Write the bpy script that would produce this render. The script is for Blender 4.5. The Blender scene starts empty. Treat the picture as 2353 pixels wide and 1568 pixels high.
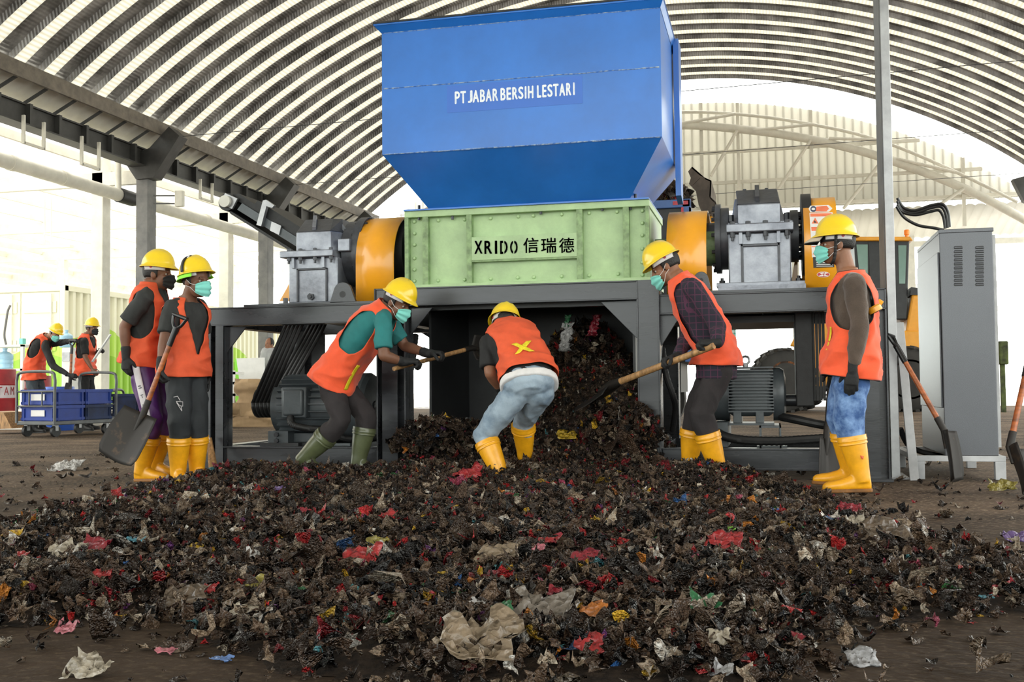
import bpy, bmesh, math, random
import numpy as np
from mathutils import Vector, Matrix, noise
V = Vector
R_ = math.radians
random.seed(11)
rng = np.random.default_rng(5)
SC = bpy.context.scene
COL = SC.collection

# ------------------------------------------------------------------ camera
F, CAMH = 2450.0, 0.68
TH, PH, RO = R_(13.6), math.atan(108 / 2450.0), 0.0095
_f = V((-math.sin(TH) * math.cos(PH), math.cos(TH) * math.cos(PH), math.sin(PH)))
_r = V((math.cos(TH), math.sin(TH), 0))
_u = _r.cross(_f)
CR = math.cos(RO) * _r - math.sin(RO) * _u
CU = math.sin(RO) * _r + math.cos(RO) * _u
CAMP = V((0, 0, CAMH))
cam = bpy.data.cameras.new('camera')
cam.sensor_fit = 'HORIZONTAL'
cam.sensor_width = 36.0
cam.lens = F / 2353.0 * 36.0
cam.clip_end = 400
camo = bpy.data.objects.new('camera', cam)
COL.objects.link(camo)
camo.matrix_world = Matrix.Translation(CAMP) @ Matrix((CR, CU, -_f)).transposed().to_4x4()
SC.camera = camo

# ------------------------------------------------------------------ light
SC.view_settings.view_transform = 'Standard'
SC.view_settings.look = 'None'
SC.view_settings.gamma = 1.0
SC.view_settings.use_curve_mapping = False
SC.view_settings.exposure = 0.08
W = bpy.data.worlds.new('overcast_sky')
SC.world = W
W.use_nodes = True
_nt = W.node_tree
_bg = _nt.nodes['Background']
_tc = _nt.nodes.new('ShaderNodeTexCoord')
_sx = _nt.nodes.new('ShaderNodeSeparateXYZ')
_rp = _nt.nodes.new('ShaderNodeValToRGB')
_nt.links.new(_tc.outputs['Generated'], _sx.inputs[0])
_nt.links.new(_sx.outputs['Z'], _rp.inputs[0])
_rp.color_ramp.elements[0].position = 0.0
_rp.color_ramp.elements[0].color = (0.93, 1.0, 0.93, 1)
_rp.color_ramp.elements[1].position = 0.5
_rp.color_ramp.elements[1].color = (1.0, 0.98, 0.94, 1)
_nt.links.new(_rp.outputs[0], _bg.inputs['Color'])
_bg.inputs['Strength'].default_value = 4.2


# ------------------------------------------------------------------ pixel -> place
def _ray(px, py):
    return _f + CR * ((px - 1176.5) / F) + CU * ((784 - py) / F)
def at(px, py, Y):
    d = _ray(px, py)
    return CAMP + d * (Y / d.y)
def atX(px, py, X):
    d = _ray(px, py)
    return CAMP + d * (X / d.x)
def atZ(px, py, Z=0.0):
    d = _ray(px, py)
    return CAMP + d * ((Z - CAMH) / d.z)


# ------------------------------------------------------------------ materials
MATS = {}
def pm(name, col, rough=0.5, metal=0.0, var=0.12, vs=5.0, bump=0.0, bs=40.0, col2=None, lo=0.35, hi=0.7, coat=0.0, spec=0.5, rvar=0.0, stretch=None, trans=0.0, sheen=0.0, detail=5.0, crease=0.0, cs=30.0):
    m = bpy.data.materials.new(name)
    m.use_nodes = True
    nt = m.node_tree
    b = nt.nodes['Principled BSDF']
    b.inputs['Metallic'].default_value = metal
    b.inputs['Roughness'].default_value = rough
    b.inputs['Specular IOR Level'].default_value = spec
    b.inputs['Coat Weight'].default_value = coat
    b.inputs['Coat Roughness'].default_value = 0.12
    if sheen:
        b.inputs['Sheen Weight'].default_value = sheen
    if trans:
        b.inputs['Transmission Weight'].default_value = trans
    c1 = tuple(col)
    c2 = tuple(col2) if col2 else tuple(max(0.0, c * (1 - 2.2 * var)) for c in col)
    tc = nt.nodes.new('ShaderNodeTexCoord')
    mp = nt.nodes.new('ShaderNodeMapping')
    if stretch:
        mp.inputs['Scale'].default_value = stretch
    nt.links.new(tc.outputs['Object'], mp.inputs[0])
    n = nt.nodes.new('ShaderNodeTexNoise')
    n.inputs['Scale'].default_value = vs
    n.inputs['Detail'].default_value = detail
    n.inputs['Roughness'].default_value = 0.62
    nt.links.new(mp.outputs[0], n.inputs['Vector'])
    r = nt.nodes.new('ShaderNodeValToRGB')
    r.color_ramp.elements[0].position = lo
    r.color_ramp.elements[0].color = (*c2, 1)
    r.color_ramp.elements[1].position = hi
    r.color_ramp.elements[1].color = (*c1, 1)
    nt.links.new(n.outputs['Fac'], r.inputs[0])
    nt.links.new(r.outputs[0], b.inputs['Base Color'])
    if rvar:
        mr = nt.nodes.new('ShaderNodeMapRange')
        mr.inputs['To Min'].default_value = max(0.02, rough - rvar)
        mr.inputs['To Max'].default_value = min(1.0, rough + rvar)
        nt.links.new(n.outputs['Fac'], mr.inputs['Value'])
        nt.links.new(mr.outputs[0], b.inputs['Roughness'])
    if bump:
        n2 = nt.nodes.new('ShaderNodeTexNoise')
        n2.inputs['Scale'].default_value = bs
        n2.inputs['Detail'].default_value = 4.0
        nt.links.new(mp.outputs[0], n2.inputs['Vector'])
        bp = nt.nodes.new('ShaderNodeBump')
        bp.inputs['Strength'].default_value = bump
        bp.inputs['Distance'].default_value = 0.02
        nt.links.new(n2.outputs['Fac'], bp.inputs['Height'])
        nt.links.new(bp.outputs[0], b.inputs['Normal'])
    if crease:
        add_crease(nt, b, crease, cs)
    MATS[name] = m
    return m
def add_crease(nt, b, strength, scale):
    """crumpled film: facets between fold lines"""
    tc = nt.nodes.new('ShaderNodeTexCoord')
    n = nt.nodes.new('ShaderNodeTexNoise'); n.inputs['Scale'].default_value = scale * .6
    mx = nt.nodes.new('ShaderNodeMix'); mx.data_type = 'VECTOR'; mx.inputs[0].default_value = 0.06
    nt.links.new(tc.outputs['Object'], n.inputs['Vector'])
    nt.links.new(tc.outputs['Object'], mx.inputs[4]); nt.links.new(n.outputs['Color'], mx.inputs[5])
    v = nt.nodes.new('ShaderNodeTexVoronoi'); v.inputs['Scale'].default_value = scale
    nt.links.new(mx.outputs[1], v.inputs['Vector'])
    bp = nt.nodes.new('ShaderNodeBump'); bp.inputs['Strength'].default_value = strength; bp.inputs['Distance'].default_value = 0.02
    nt.links.new(v.outputs['Distance'], bp.inputs['Height'])
    if b.inputs['Normal'].links:
        nt.links.new(b.inputs['Normal'].links[0].from_socket, bp.inputs['Normal'])
    nt.links.new(bp.outputs[0], b.inputs['Normal'])

M = {}
M['blue'] = pm('blue_gloss_paint', (0.022, 0.185, 0.66), 0.34, 0, 0.13, 1.3, 0.04, 9, coat=0.15, rvar=0.1)
M['blue_patch'] = pm('fresh_blue_paint', (0.03, 0.15, 0.60), 0.35, 0, 0.05, 2)
M['weld'] = pm('chipped_pale_edge', (0.42, 0.52, 0.62), 0.5, 0, 0.5, 30, col2=(0.05, 0.16, 0.5), lo=0.42, hi=0.62)
M['stencil'] = pm('sprayed_white_paint', (0.82, 0.86, 0.90), 0.6, 0, 0.15, 25, col2=(0.45, 0.58, 0.80), lo=0.2, hi=0.5)
M['green'] = pm('pale_green_paint', (0.43, 0.60, 0.31), 0.42, 0, 0.12, 5, 0.10, 70, rvar=0.1)
M['green_d'] = pm('worn_green_edge', (0.30, 0.44, 0.20), 0.5, 0, 0.25, 14)
M['ink'] = pm('black_stencil_paint', (0.012, 0.012, 0.014), 0.5, 0, 0.1)
M['steel'] = pm('dark_grey_steel_paint', (0.060, 0.064, 0.074), 0.28, 0.15, 0.3, 3.5, 0.015, 60, rvar=0.14, stretch=(0.35, 1, 1.6))
M['steel_d'] = pm('blackened_steel', (0.022, 0.023, 0.026), 0.45, 0.1, 0.2, 6)
M['gear'] = pm('silver_grey_casting_paint', (0.36, 0.38, 0.43), 0.36, 0.45, 0.22, 5, 0.25, 16, col2=(0.15, 0.16, 0.19), rvar=0.12)
M['gear_d'] = pm('dark_casting_paint', (0.09, 0.095, 0.11), 0.4, 0.3, 0.25, 7, 0.12, 25, rvar=0.1)
M['bolt'] = pm('dark_bolt_steel', (0.06, 0.062, 0.07), 0.38, 0.6, 0.2, 30)
M['orange'] = pm('orange_guard_paint', (0.86, 0.36, 0.012), 0.34, 0, 0.06, 3, 0.03, 10, coat=0.4, rvar=0.06)
M['motor'] = pm('motor_grey_paint', (0.075, 0.088, 0.098), 0.36, 0.1, 0.15, 8, 0.05, 50)
M['rubber'] = pm('black_rubber', (0.013, 0.013, 0.014), 0.55, 0, 0.3, 20, 0.05, 80)
M['galv'] = pm('galvanised_sheet', (0.40, 0.40, 0.41), 0.38, 0.8, 0.18, 4, rvar=0.1)
M['column'] = pm('grey_painted_column', (0.21, 0.205, 0.195), 0.6, 0, 0.2, 3, col2=(0.12, 0.12, 0.12))
M['colw'] = pm('pale_column_paint', (0.62, 0.60, 0.53), 0.6, 0, 0.12, 4)
M['dark_beam'] = pm('dark_eave_beam_paint', (0.055, 0.053, 0.05), 0.5, 0.1, 0.2, 4)
M['brown_rail'] = pm('rusty_eave_angle', (0.19, 0.16, 0.125), 0.6, 0, 0.2, 6)
M['cream'] = pm('cream_wall_sheet', (0.80, 0.78, 0.70), 0.55, 0, 0.07, 2)
M['cream_st'] = pm('cream_steel', (0.62, 0.59, 0.50), 0.55, 0, 0.1, 3)
M['cab'] = pm('hammered_grey_cabinet', (0.125, 0.13, 0.145), 0.32, 0.5, 0.12, 260, 0.08, 300, detail=2)
M['white_st'] = pm('off_white_painted_steel', (0.55, 0.56, 0.58), 0.5, 0, 0.15, 5)
M['wood'] = pm('worn_orange_wood', (0.50, 0.13, 0.025), 0.45, 0, 0.3, 5, stretch=(1, 1, 6), coat=0.3)
M['wood_p'] = pm('pale_worn_wood', (0.55, 0.30, 0.12), 0.55, 0, 0.3, 8, stretch=(6, 6, 1))
M['blade'] = pm('rusty_dark_blade', (0.022, 0.019, 0.017), 0.55, 0.4, 0.5, 9, col2=(0.10, 0.06, 0.035), lo=0.25, hi=0.42)
M['plast_b'] = pm('black_plastic', (0.012, 0.012, 0.013), 0.28, 0, 0.1)
M['white_p'] = pm('white_plastic', (0.78, 0.78, 0.76), 0.4, 0, 0.05)

# ------------------------------------------------------------------ mesh building
def catmull(P, n):
    P = [V(p) for p in P]
    out = []
    for i in range(len(P) - 1):
        p0, p1, p2, p3 = P[max(0, i - 1)], P[i], P[i + 1], P[min(len(P) - 1, i + 2)]
        for k in range(n):
            t = k / n
            out.append(0.5 * ((2 * p1) + (p2 - p0) * t + (2 * p0 - 5 * p1 + 4 * p2 - p3) * t * t + (3 * p1 - p0 - 3 * p2 + p3) * t ** 3))
    out.append(P[-1])
    return out
def lerp(a, b, t):
    return a + (b - a) * t
def interp(tab, t):
    if t <= tab[0][0]: return tab[0][1:]
    for (a, b) in zip(tab, tab[1:]):
        if t <= b[0]:
            k = (t - a[0]) / (b[0] - a[0])
            k = k * k * (3 - 2 * k)
            return tuple(x + (y - x) * k for x, y in zip(a[1:], b[1:]))
    return tab[-1][1:]

class MB:
    def __init__(self):
        self.v, self.f = [], []
    def add(self, vs, fs):
        o = len(self.v)
        self.v += [tuple(p) for p in vs]
        self.f += [tuple(i + o for i in q) for q in fs]
        return self
    def box(self, x0, x1, y0, y1, z0, z1):
        return self.add([(x, y, z) for z in (z0, z1) for y in (y0, y1) for x in (x0, x1)],
                        [(0, 2, 3, 1), (4, 5, 7, 6), (0, 1, 5, 4), (2, 6, 7, 3), (0, 4, 6, 2), (1, 3, 7, 5)])
    def obox(self, c, ax, ay, az):
        c, ax, ay, az = V(c), V(ax), V(ay), V(az)
        return self.add([c + ax * i + ay * j + az * k for k in (-1, 1) for j in (-1, 1) for i in (-1, 1)],
                        [(0, 2, 3, 1), (4, 5, 7, 6), (0, 1, 5, 4), (2, 6, 7, 3), (0, 4, 6, 2), (1, 3, 7, 5)])
    def pbox(self, px0, py0, px1, py1, Y, dep):
        cx, cy = (px0 + px1) / 2, (py0 + py1) / 2
        return self.box(at(px0, cy, Y).x, at(px1, cy, Y).x, Y, Y + dep, at(cx, py1, Y).z, at(cx, py0, Y).z)
    def bar(self, p, q, w, h=None, up=(0, 0, 1)):
        h = h or w
        p, q = V(p), V(q)
        d = (q - p)
        L = d.length
        d = d / L
        up = V(up)
        if abs(d.dot(up)) > 0.98: up = V((0, 1, 0))
        s = d.cross(up).normalized()
        u = s.cross(d)
        return self.obox((p + q) / 2, d * (L / 2), s * (w / 2), u * (h / 2))
    def loft(self, rings, caps=True, closed=True):
        o = len(self.v)
        n = len(rings[0])
        for r in rings: self.v += [tuple(p) for p in r]
        for i in range(len(rings) - 1):
            for j in range(n if closed else n - 1):
                k = (j + 1) % n
                self.f.append((o + i * n + j, o + i * n + k, o + (i + 1) * n + k, o + (i + 1) * n + j))
        if caps:
            self.f.append(tuple(o + j for j in reversed(range(n))))
            self.f.append(tuple(o + (len(rings) - 1) * n + j for j in range(n)))
        return self
    def tube(self, P, r, n=10, caps=True, flat=None):
        P = [V(p) for p in P]
        rs = r if isinstance(r, (list, tuple)) else [r] * len(P)
        rings = []
        t0 = (P[1] - P[0]).normalized()
        nrm = t0.orthogonal().normalized()
        for i, p in enumerate(P):
            t = (P[min(i + 1, len(P) - 1)] - P[max(i - 1, 0)]).normalized()
            nrm = (nrm - t * nrm.dot(t)).normalized()
            b = t.cross(nrm)
            rings.append([p + (nrm * math.cos(2 * math.pi * k / n) + b * math.sin(2 * math.pi * k / n)) * rs[i] for k in range(n)])
        return self.loft(rings, caps)
    def capsule(self, P, r, n=12):
        P = [V(p) for p in P]
        rs = list(r) if isinstance(r, (list, tuple)) else [r] * len(P)
        a = (P[0] - P[1]).normalized(); b = (P[-1] - P[-2]).normalized()
        Q, S = [], []
        for k in (1.0, 0.8, 0.5):
            Q.append(P[0] + a * rs[0] * 0.85 * k); S.append(rs[0] * math.sqrt(max(0.03, 1 - k * k)))
        Q += P; S += rs
        for k in (0.5, 0.8, 1.0):
            Q.append(P[-1] + b * rs[-1] * 0.85 * k); S.append(rs[-1] * math.sqrt(max(0.03, 1 - k * k)))
        return self.tube(Q, S, n)
    def cyl(self, p, q, r, r2=None, n=20, caps=True):
        return self.tube([p, q], [r, r if r2 is None else r2], n, caps)
    def lathe(self, p, axis, prof, n=24):
        p, a = V(p), V(axis).normalized()
        e = a.orthogonal().normalized(); b = a.cross(e)
        return self.loft([[p + a * t + (e * math.cos(2 * math.pi * k / n) + b * math.sin(2 * math.pi * k / n)) * max(r, 1e-4) for k in range(n)] for t, r in prof])
    def ell(self, c, rx, ry, rz, n=18, m=10, ax=None):
        c = V(c)
        X, Y, Z = ax if ax else (V((1, 0, 0)), V((0, 1, 0)), V((0, 0, 1)))
        rings = []
        for i in range(m + 1):
            ph = -math.pi / 2 + math.pi * (i + 0.02 if i == 0 else i - 0.02 if i == m else i) / m
            rings.append([c + X * (rx * math.cos(ph) * math.cos(2 * math.pi * j / n)) + Y * (ry * math.cos(ph) * math.sin(2 * math.pi * j / n)) + Z * (rz * math.sin(ph)) for j in range(n)])
        return self.loft(rings)
    def prism(self, poly, d):
        poly = [V(p) for p in poly]
        d = V(d); n = len(poly)
        return self.add(poly + [p + d for p in poly], [tuple(reversed(range(n))), tuple(range(n, 2 * n))] + [(i, (i + 1) % n, n + (i + 1) % n, n + i) for i in range(n)])
    def pprism(self, pts, Y, dep):
        return self.prism([at(x, y, Y) for x, y in pts], (0, dep, 0))
    def build(self, name, mat, parent=None, smooth=True, bevel=0.0, ang=35, seg=2, recalc=True):
        me = bpy.data.meshes.new(name)
        me.from_pydata(self.v, [], self.f)
        if recalc:
            bm = bmesh.new(); bm.from_mesh(me)
            bmesh.ops.recalc_face_normals(bm, faces=bm.faces)
            bm.to_mesh(me); bm.free()
        return link_mesh(name, me, mat, parent, smooth, bevel, ang, seg)

def link_mesh(name, me, mat, parent=None, smooth=True, bevel=0.0, ang=35, seg=2):
    if mat is not None:
        me.materials.append(M[mat] if isinstance(mat, str) else mat)
    if smooth and len(me.polygons):
        me.polygons.foreach_set('use_smooth', [True] * len(me.polygons))
        if ang < 180: me.set_sharp_from_angle(angle=R_(ang))
    o = bpy.data.objects.new(name, me)
    COL.objects.link(o)
    if parent is not None:
        o.parent = parent
        t = V((0, 0, 0)); q = parent
        while q is not None:
            t += q.location; q = q.parent
        o.location = -t
    if bevel:
        b = o.modifiers.new('bevel', 'BEVEL')
        b.width = bevel; b.segments = seg; b.limit_method = 'ANGLE'; b.angle_limit = R_(40)
        b.use_clamp_overlap = True
    return o
def thing(name, label, cat, loc=(0, 0, 0), group=None):
    o = bpy.data.objects.new(name, None)
    COL.objects.link(o)
    o.empty_display_size = 0.1
    o.location = loc
    return tag(o, label, cat, group)
def tag(o, label=None, cat=None, group=None, kind=None):
    if label: o['label'] = label
    if cat: o['category'] = cat
    if group: o['group'] = group
    if kind: o['kind'] = kind
    return o
def struct(o):
    o['kind'] = 'structure'
    return o
def copy_part(o, parent, delta):
    c = o.copy(); COL.objects.link(c); c.parent = parent
    c.location = o.location + V(delta)
    return c
def text_mesh(s, shear=0.0):
    c = bpy.data.curves.new('lettering', 'FONT'); c.body = s; c.shear = shear
    c.resolution_u = 4
    o = bpy.data.objects.new('tmp_lettering', c); COL.objects.link(o)
    dg = bpy.context.evaluated_depsgraph_get()
    me = bpy.data.meshes.new_from_object(o.evaluated_get(dg))
    bpy.data.objects.remove(o)
    return me
def lettering(name, s, origin, xdir, ydir, width, height, mat, parent, thick=0.003, embolden=0.0):
    """writing of a given width and height whose lower left corner is at origin"""
    me = text_mesh(s)
    me.materials.clear()
    co = np.array([v.co[:] for v in me.vertices])
    lo, hi = co.min(0), co.max(0)
    origin, xdir, ydir = V(origin), V(xdir).normalized(), V(ydir).normalized()
    zdir = xdir.cross(ydir)
    if embolden:
        bmx = bmesh.new(); bmx.from_mesh(me)
        base = list(bmx.faces)
        ex, ey = embolden * (hi[0] - lo[0]) / width, embolden * (hi[1] - lo[1]) / height
        for k, (ox, oy) in enumerate(((1, 1), (1, -1), (-1, 1), (-1, -1))):
            g = bmesh.ops.duplicate(bmx, geom=base)
            for e in g['geom']:
                if isinstance(e, bmesh.types.BMVert): e.co += V((ox * ex, oy * ey, 0))
        bmx.to_mesh(me); bmx.free()
    for v in me.vertices:
        u = (v.co.x - lo[0]) / (hi[0] - lo[0]); w = (v.co.y - lo[1]) / (hi[1] - lo[1])
        v.co = origin + xdir * (u * width) + ydir * (w * height)
    bm = bmesh.new(); bm.from_mesh(me)
    g = bmesh.ops.extrude_face_region(bm, geom=list(bm.faces))
    for e in g['geom']:
        if isinstance(e, bmesh.types.BMVert): e.co += zdir * thick
    bmesh.ops.recalc_face_normals(bm, faces=bm.faces)
    bm.to_mesh(me); bm.free()
    return link_mesh(name, me, mat, parent, smooth=False)

# ================================================================== THE HALL
RXC, RZC, RRAD, RHALF = -2.55, -6.14, 16.54, R_(39.6)
YB0, YB1, PITCH = -16.6, 33.8, 0.8
M['roof'] = None
def wave_sheet(name, col, col2, rough, metal, scale_x, strength):
    m = pm(name, col, rough, metal, 0.1, 1.6, 0, 10, col2=col2, lo=0.38, hi=0.62)
    nt = m.node_tree; b = nt.nodes['Principled BSDF']
    tc = nt.nodes.new('ShaderNodeTexCoord')
    w = nt.nodes.new('ShaderNodeTexWave')
    w.wave_type = 'BANDS'; w.bands_direction = 'X'; w.wave_profile = 'SIN'
    w.inputs['Scale'].default_value = scale_x
    nt.links.new(tc.outputs['Object'], w.inputs['Vector'])
    bp = nt.nodes.new('ShaderNodeBump')
    bp.inputs['Strength'].default_value = strength
    bp.inputs['Distance'].default_value = 0.02
    nt.links.new(w.outputs['Fac'], bp.inputs['Height'])
    nt.links.new(bp.outputs[0], b.inputs['Normal'])
    return m
M['roof'] = wave_sheet('crimped_galvanised_roof', (0.43, 0.42, 0.41), (0.145, 0.14, 0.135), 0.42, 0.45, 5.0, 0.5)
def translucent(name, col, scale_x, mixf=0.3):
    m = bpy.data.materials.new(name); m.use_nodes = True
    nt = m.node_tree
    for n in list(nt.nodes): nt.nodes.remove(n)
    out = nt.nodes.new('ShaderNodeOutputMaterial')
    t = nt.nodes.new('ShaderNodeBsdfTranslucent'); t.inputs['Color'].default_value = (*col, 1)
    d = nt.nodes.new('ShaderNodeBsdfDiffuse'); d.inputs['Color'].default_value = (0.62, 0.60, 0.53, 1)
    a = nt.nodes.new('ShaderNodeMixShader'); a.inputs[0].default_value = mixf
    nt.links.new(t.outputs[0], a.inputs[1]); nt.links.new(d.outputs[0], a.inputs[2])
    nt.links.new(a.outputs[0], out.inputs[0])
    tc = nt.nodes.new('ShaderNodeTexCoord')
    w = nt.nodes.new('ShaderNodeTexWave'); w.bands_direction = 'X'
    w.inputs['Scale'].default_value = scale_x
    nt.links.new(tc.outputs['Object'], w.inputs['Vector'])
    r = nt.nodes.new('ShaderNodeValToRGB')
    r.color_ramp.elements[0].color = (col[0] * 0.7, col[1] * 0.68, col[2] * 0.62, 1)
    r.color_ramp.elements[1].color = (*col, 1)
    nt.links.new(w.outputs['Fac'], r.inputs[0]); nt.links.new(r.outputs[0], t.inputs['Color'])
    return m
M['colw'] = pm('pale_column_paint', (0.74, 0.72, 0.64), 0.6, 0, 0.08, 4)
M['cream_st'] = pm('cream_steel', (0.72, 0.69, 0.60), 0.55, 0, 0.08, 3)
M['skylight'] = translucent('translucent_roof_sheet', (0.46, 0.44, 0.37), 4.0)
M['aisle'] = translucent('translucent_aisle_sheet', (0.88, 0.86, 0.80), 0.01, 0.1)

def arc(t, dr=0.0):
    a = -RHALF + 2 * RHALF * t
    return V((RXC + (RRAD + dr) * math.sin(a), 0, RZC + (RRAD + dr) * math.cos(a)))
NA = 72
rf = MB()
nk = int((YB1 - YB0) / PITCH)
DEEP = 0.11
for k in range(nk + 1):
    y0 = YB0 + k * PITCH
    rows = [(y0 + 0.30, 0.0), (y0 + 0.34, DEEP), (y0 + 0.76, DEEP), (y0 + 0.80, 0.0)]
    rings = [[arc(i / NA, dr) + V((0, y, 0)) for y, dr in rows] for i in range(NA + 1)]
    rf.loft(rings, caps=False, closed=False)
ceiling = struct(rf.build('ceiling', 'roof', ang=60, recalc=False))
sk = MB()
sk.loft([[arc(i / NA) + V((0, YB0, 0)), arc(i / NA) + V((0, YB0 + 0.30, 0))] for i in range(NA + 1)], caps=False, closed=False)
sk0 = sk.build('skylight_strip', 'skylight', ceiling, recalc=False)
for k in range(1, nk + 1):
    copy_part(sk0, ceiling, (0, k * PITCH, 0))

# floor and the yard outside
def floor_mat():
    m = pm('packed_dirty_floor', (0.17, 0.120, 0.083), 0.85, 0, 0.3, 1.1, 0.5, 22, col2=(0.032, 0.021, 0.014), lo=0.40, hi=0.72, stretch=(0.85, 1.2, 1), spec=0.12, rvar=0.1)
    nt = m.node_tree; b = nt.nodes['Principled BSDF']
    base = [n for n in nt.nodes if n.type == 'VALTORGB'][0]
    tc = nt.nodes.new('ShaderNodeTexCoord')
    mp = nt.nodes.new('ShaderNodeMapping'); mp.inputs['Scale'].default_value = (0.8, 1.15, 1)
    nt.links.new(tc.outputs['Object'], mp.inputs[0])
    n = nt.nodes.new('ShaderNodeTexNoise'); n.inputs['Scale'].default_value = 38; n.inputs['Detail'].default_value = 6; n.inputs['Roughness'].default_value = 0.7
    nt.links.new(mp.outputs[0], n.inputs['Vector'])
    r = nt.nodes.new('ShaderNodeValToRGB')
    r.color_ramp.elements[0].position = 0.52; r.color_ramp.elements[0].color = (0, 0, 0, 1)
    r.color_ramp.elements[1].position = 0.66; r.color_ramp.elements[1].color = (0.9, 0.9, 0.9, 1)
    nt.links.new(n.outputs['Fac'], r.inputs[0])
    mx = nt.nodes.new('ShaderNodeMix'); mx.data_type = 'RGBA'
    nt.links.new(r.outputs[0], mx.inputs[0])
    nt.links.new(base.outputs[0], mx.inputs[6]); mx.inputs[7].default_value = (0.34, 0.26, 0.18, 1)
    # base colour darkens towards the near end of the floor, with an uneven outline
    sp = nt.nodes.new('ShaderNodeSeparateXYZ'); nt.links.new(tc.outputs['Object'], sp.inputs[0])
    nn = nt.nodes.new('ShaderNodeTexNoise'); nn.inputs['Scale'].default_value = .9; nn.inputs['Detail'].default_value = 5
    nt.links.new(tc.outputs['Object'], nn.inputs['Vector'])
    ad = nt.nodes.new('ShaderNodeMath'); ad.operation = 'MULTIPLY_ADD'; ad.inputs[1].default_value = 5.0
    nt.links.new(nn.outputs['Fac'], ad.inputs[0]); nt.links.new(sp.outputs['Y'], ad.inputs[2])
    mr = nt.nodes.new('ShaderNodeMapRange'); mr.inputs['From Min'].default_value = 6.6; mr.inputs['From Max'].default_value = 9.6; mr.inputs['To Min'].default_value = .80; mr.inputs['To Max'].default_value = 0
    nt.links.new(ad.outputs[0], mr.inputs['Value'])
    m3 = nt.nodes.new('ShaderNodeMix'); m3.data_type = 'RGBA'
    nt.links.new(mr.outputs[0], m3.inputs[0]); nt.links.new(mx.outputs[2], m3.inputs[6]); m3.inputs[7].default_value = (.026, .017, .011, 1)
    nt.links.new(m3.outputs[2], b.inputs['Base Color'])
    return m
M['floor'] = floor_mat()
M['yard'] = pm('pale_concrete_yard', (0.62, 0.60, 0.56), 0.8, 0, 0.1, 1.5)
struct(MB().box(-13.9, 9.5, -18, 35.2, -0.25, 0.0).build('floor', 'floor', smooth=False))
struct(MB().box(-90, 80, -60, 160, -0.5, -0.06).build('ground', 'yard', smooth=False))
PLZ = 0.28
struct(MB().box(-60, -13.25, 17.0, 70, -0.05, PLZ).build('floor', 'yard', smooth=False))

# gable wall above the open back end
def arc_z(x, drop):
    s = (x - RXC) / RRAD
    return RZC + RRAD * math.sqrt(max(0, 1 - s * s)) - drop
gw = MB()
GY, GZ0 = 34.4, 6.25
pr, x = [], -13.0
while x < 7.95:
    pr += [(x, 0), (x + 0.02, -0.05), (x + 0.06, -0.05), (x + 0.08, 0)]
    x += 0.26
top = [V((px, GY + dy, max(GZ0 + 0.05, arc_z(px, 0.62)))) for px, dy in pr]
bot = [V((px, GY + dy, GZ0)) for px, dy in pr]
gw.loft([bot, top], caps=False, closed=False)
wall_back = struct(gw.build('wall_back', 'cream', ang=10))
wall_back.data.materials[0] = translucent('pale_gable_sheet', (0.84, 0.835, 0.815), 0.01, 0.25)
so = wall_back.modifiers.new('thickness', 'SOLIDIFY'); so.thickness = 0.02; so.offset = 1

truss = thing('roof_truss', 'cream arched pipe truss in front of the back gable wall', 'truss', (-2.55, 33.9, 6.3))
struct(truss)
TY = 33.95
half = [at(1550, 289, TY), at(1700, 297, TY), at(1866, 321, TY), at(2027, 362, TY), at(2215, 433, TY), at(2353, 508, TY)]
half[-1] = V((7.6, TY, half[-1].z + (7.6 - half[-1].x) * -0.45))
full = [V((2 * RXC - p.x, TY, p.z)) for p in reversed(half) if p.x > RXC + 0.2] + half
MB().tube(catmull(full, 5), 0.13, 12).build('bottom_chord', 'cream_st', truss)
half2 = [at(1550, 259, TY), at(1700, 263, TY), at(1866, 286, TY), at(2027, 325, TY), at(2200, 397, TY), at(2338, 465, TY)]
full2 = [V((2 * RXC - p.x, TY, p.z)) for p in reversed(half2) if p.x > RXC + 0.2] + half2
MB().tube(catmull(full2, 5), 0.05, 8).build('top_chord', 'cream_st', truss)
for a, b in [((1694, 300), (1633, 405)), ((1863, 322), (1785, 440)), ((2025, 372), (1938, 480)), ((2215, 433), (2160, 470)), ((1560, 285), (1690, 262)), ((1730, 300), (1866, 286)), ((1905, 318), (2027, 322)), ((2060, 365), (2200, 397))]:
    p, q = at(*a, TY - 0.1), at(*b, TY - 0.1)
    MB().cyl(p, q, 0.05, n=8).build('diagonal', 'cream_st', truss)
    MB().cyl(V((2 * RXC - p.x, p.y, p.z)), V((2 * RXC - q.x, q.y, q.z)), 0.05, n=8).build('diagonal', 'cream_st', truss)
for px_ in (1530, 1697, 1866, 2035, 2215):
    xx = at(px_, 400, TY).x
    for X in (xx, 2 * RXC - xx):
        MB().box(X - 0.05, X + 0.05, TY + 0.1, TY + 0.2, 5.4, arc_z(X, 0.7)).build('upright', 'cream_st', truss)
for zz in (8.10, 7.12, 6.32):
    w_ = math.sqrt(max(0, RRAD ** 2 - (zz + 0.65 - RZC) ** 2)) - 0.1
    MB().box(RXC - w_, RXC + w_, TY + 0.2, TY + 0.28, zz - 0.05, zz + 0.05).build('wall_rail', 'cream_st', truss)

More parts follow.
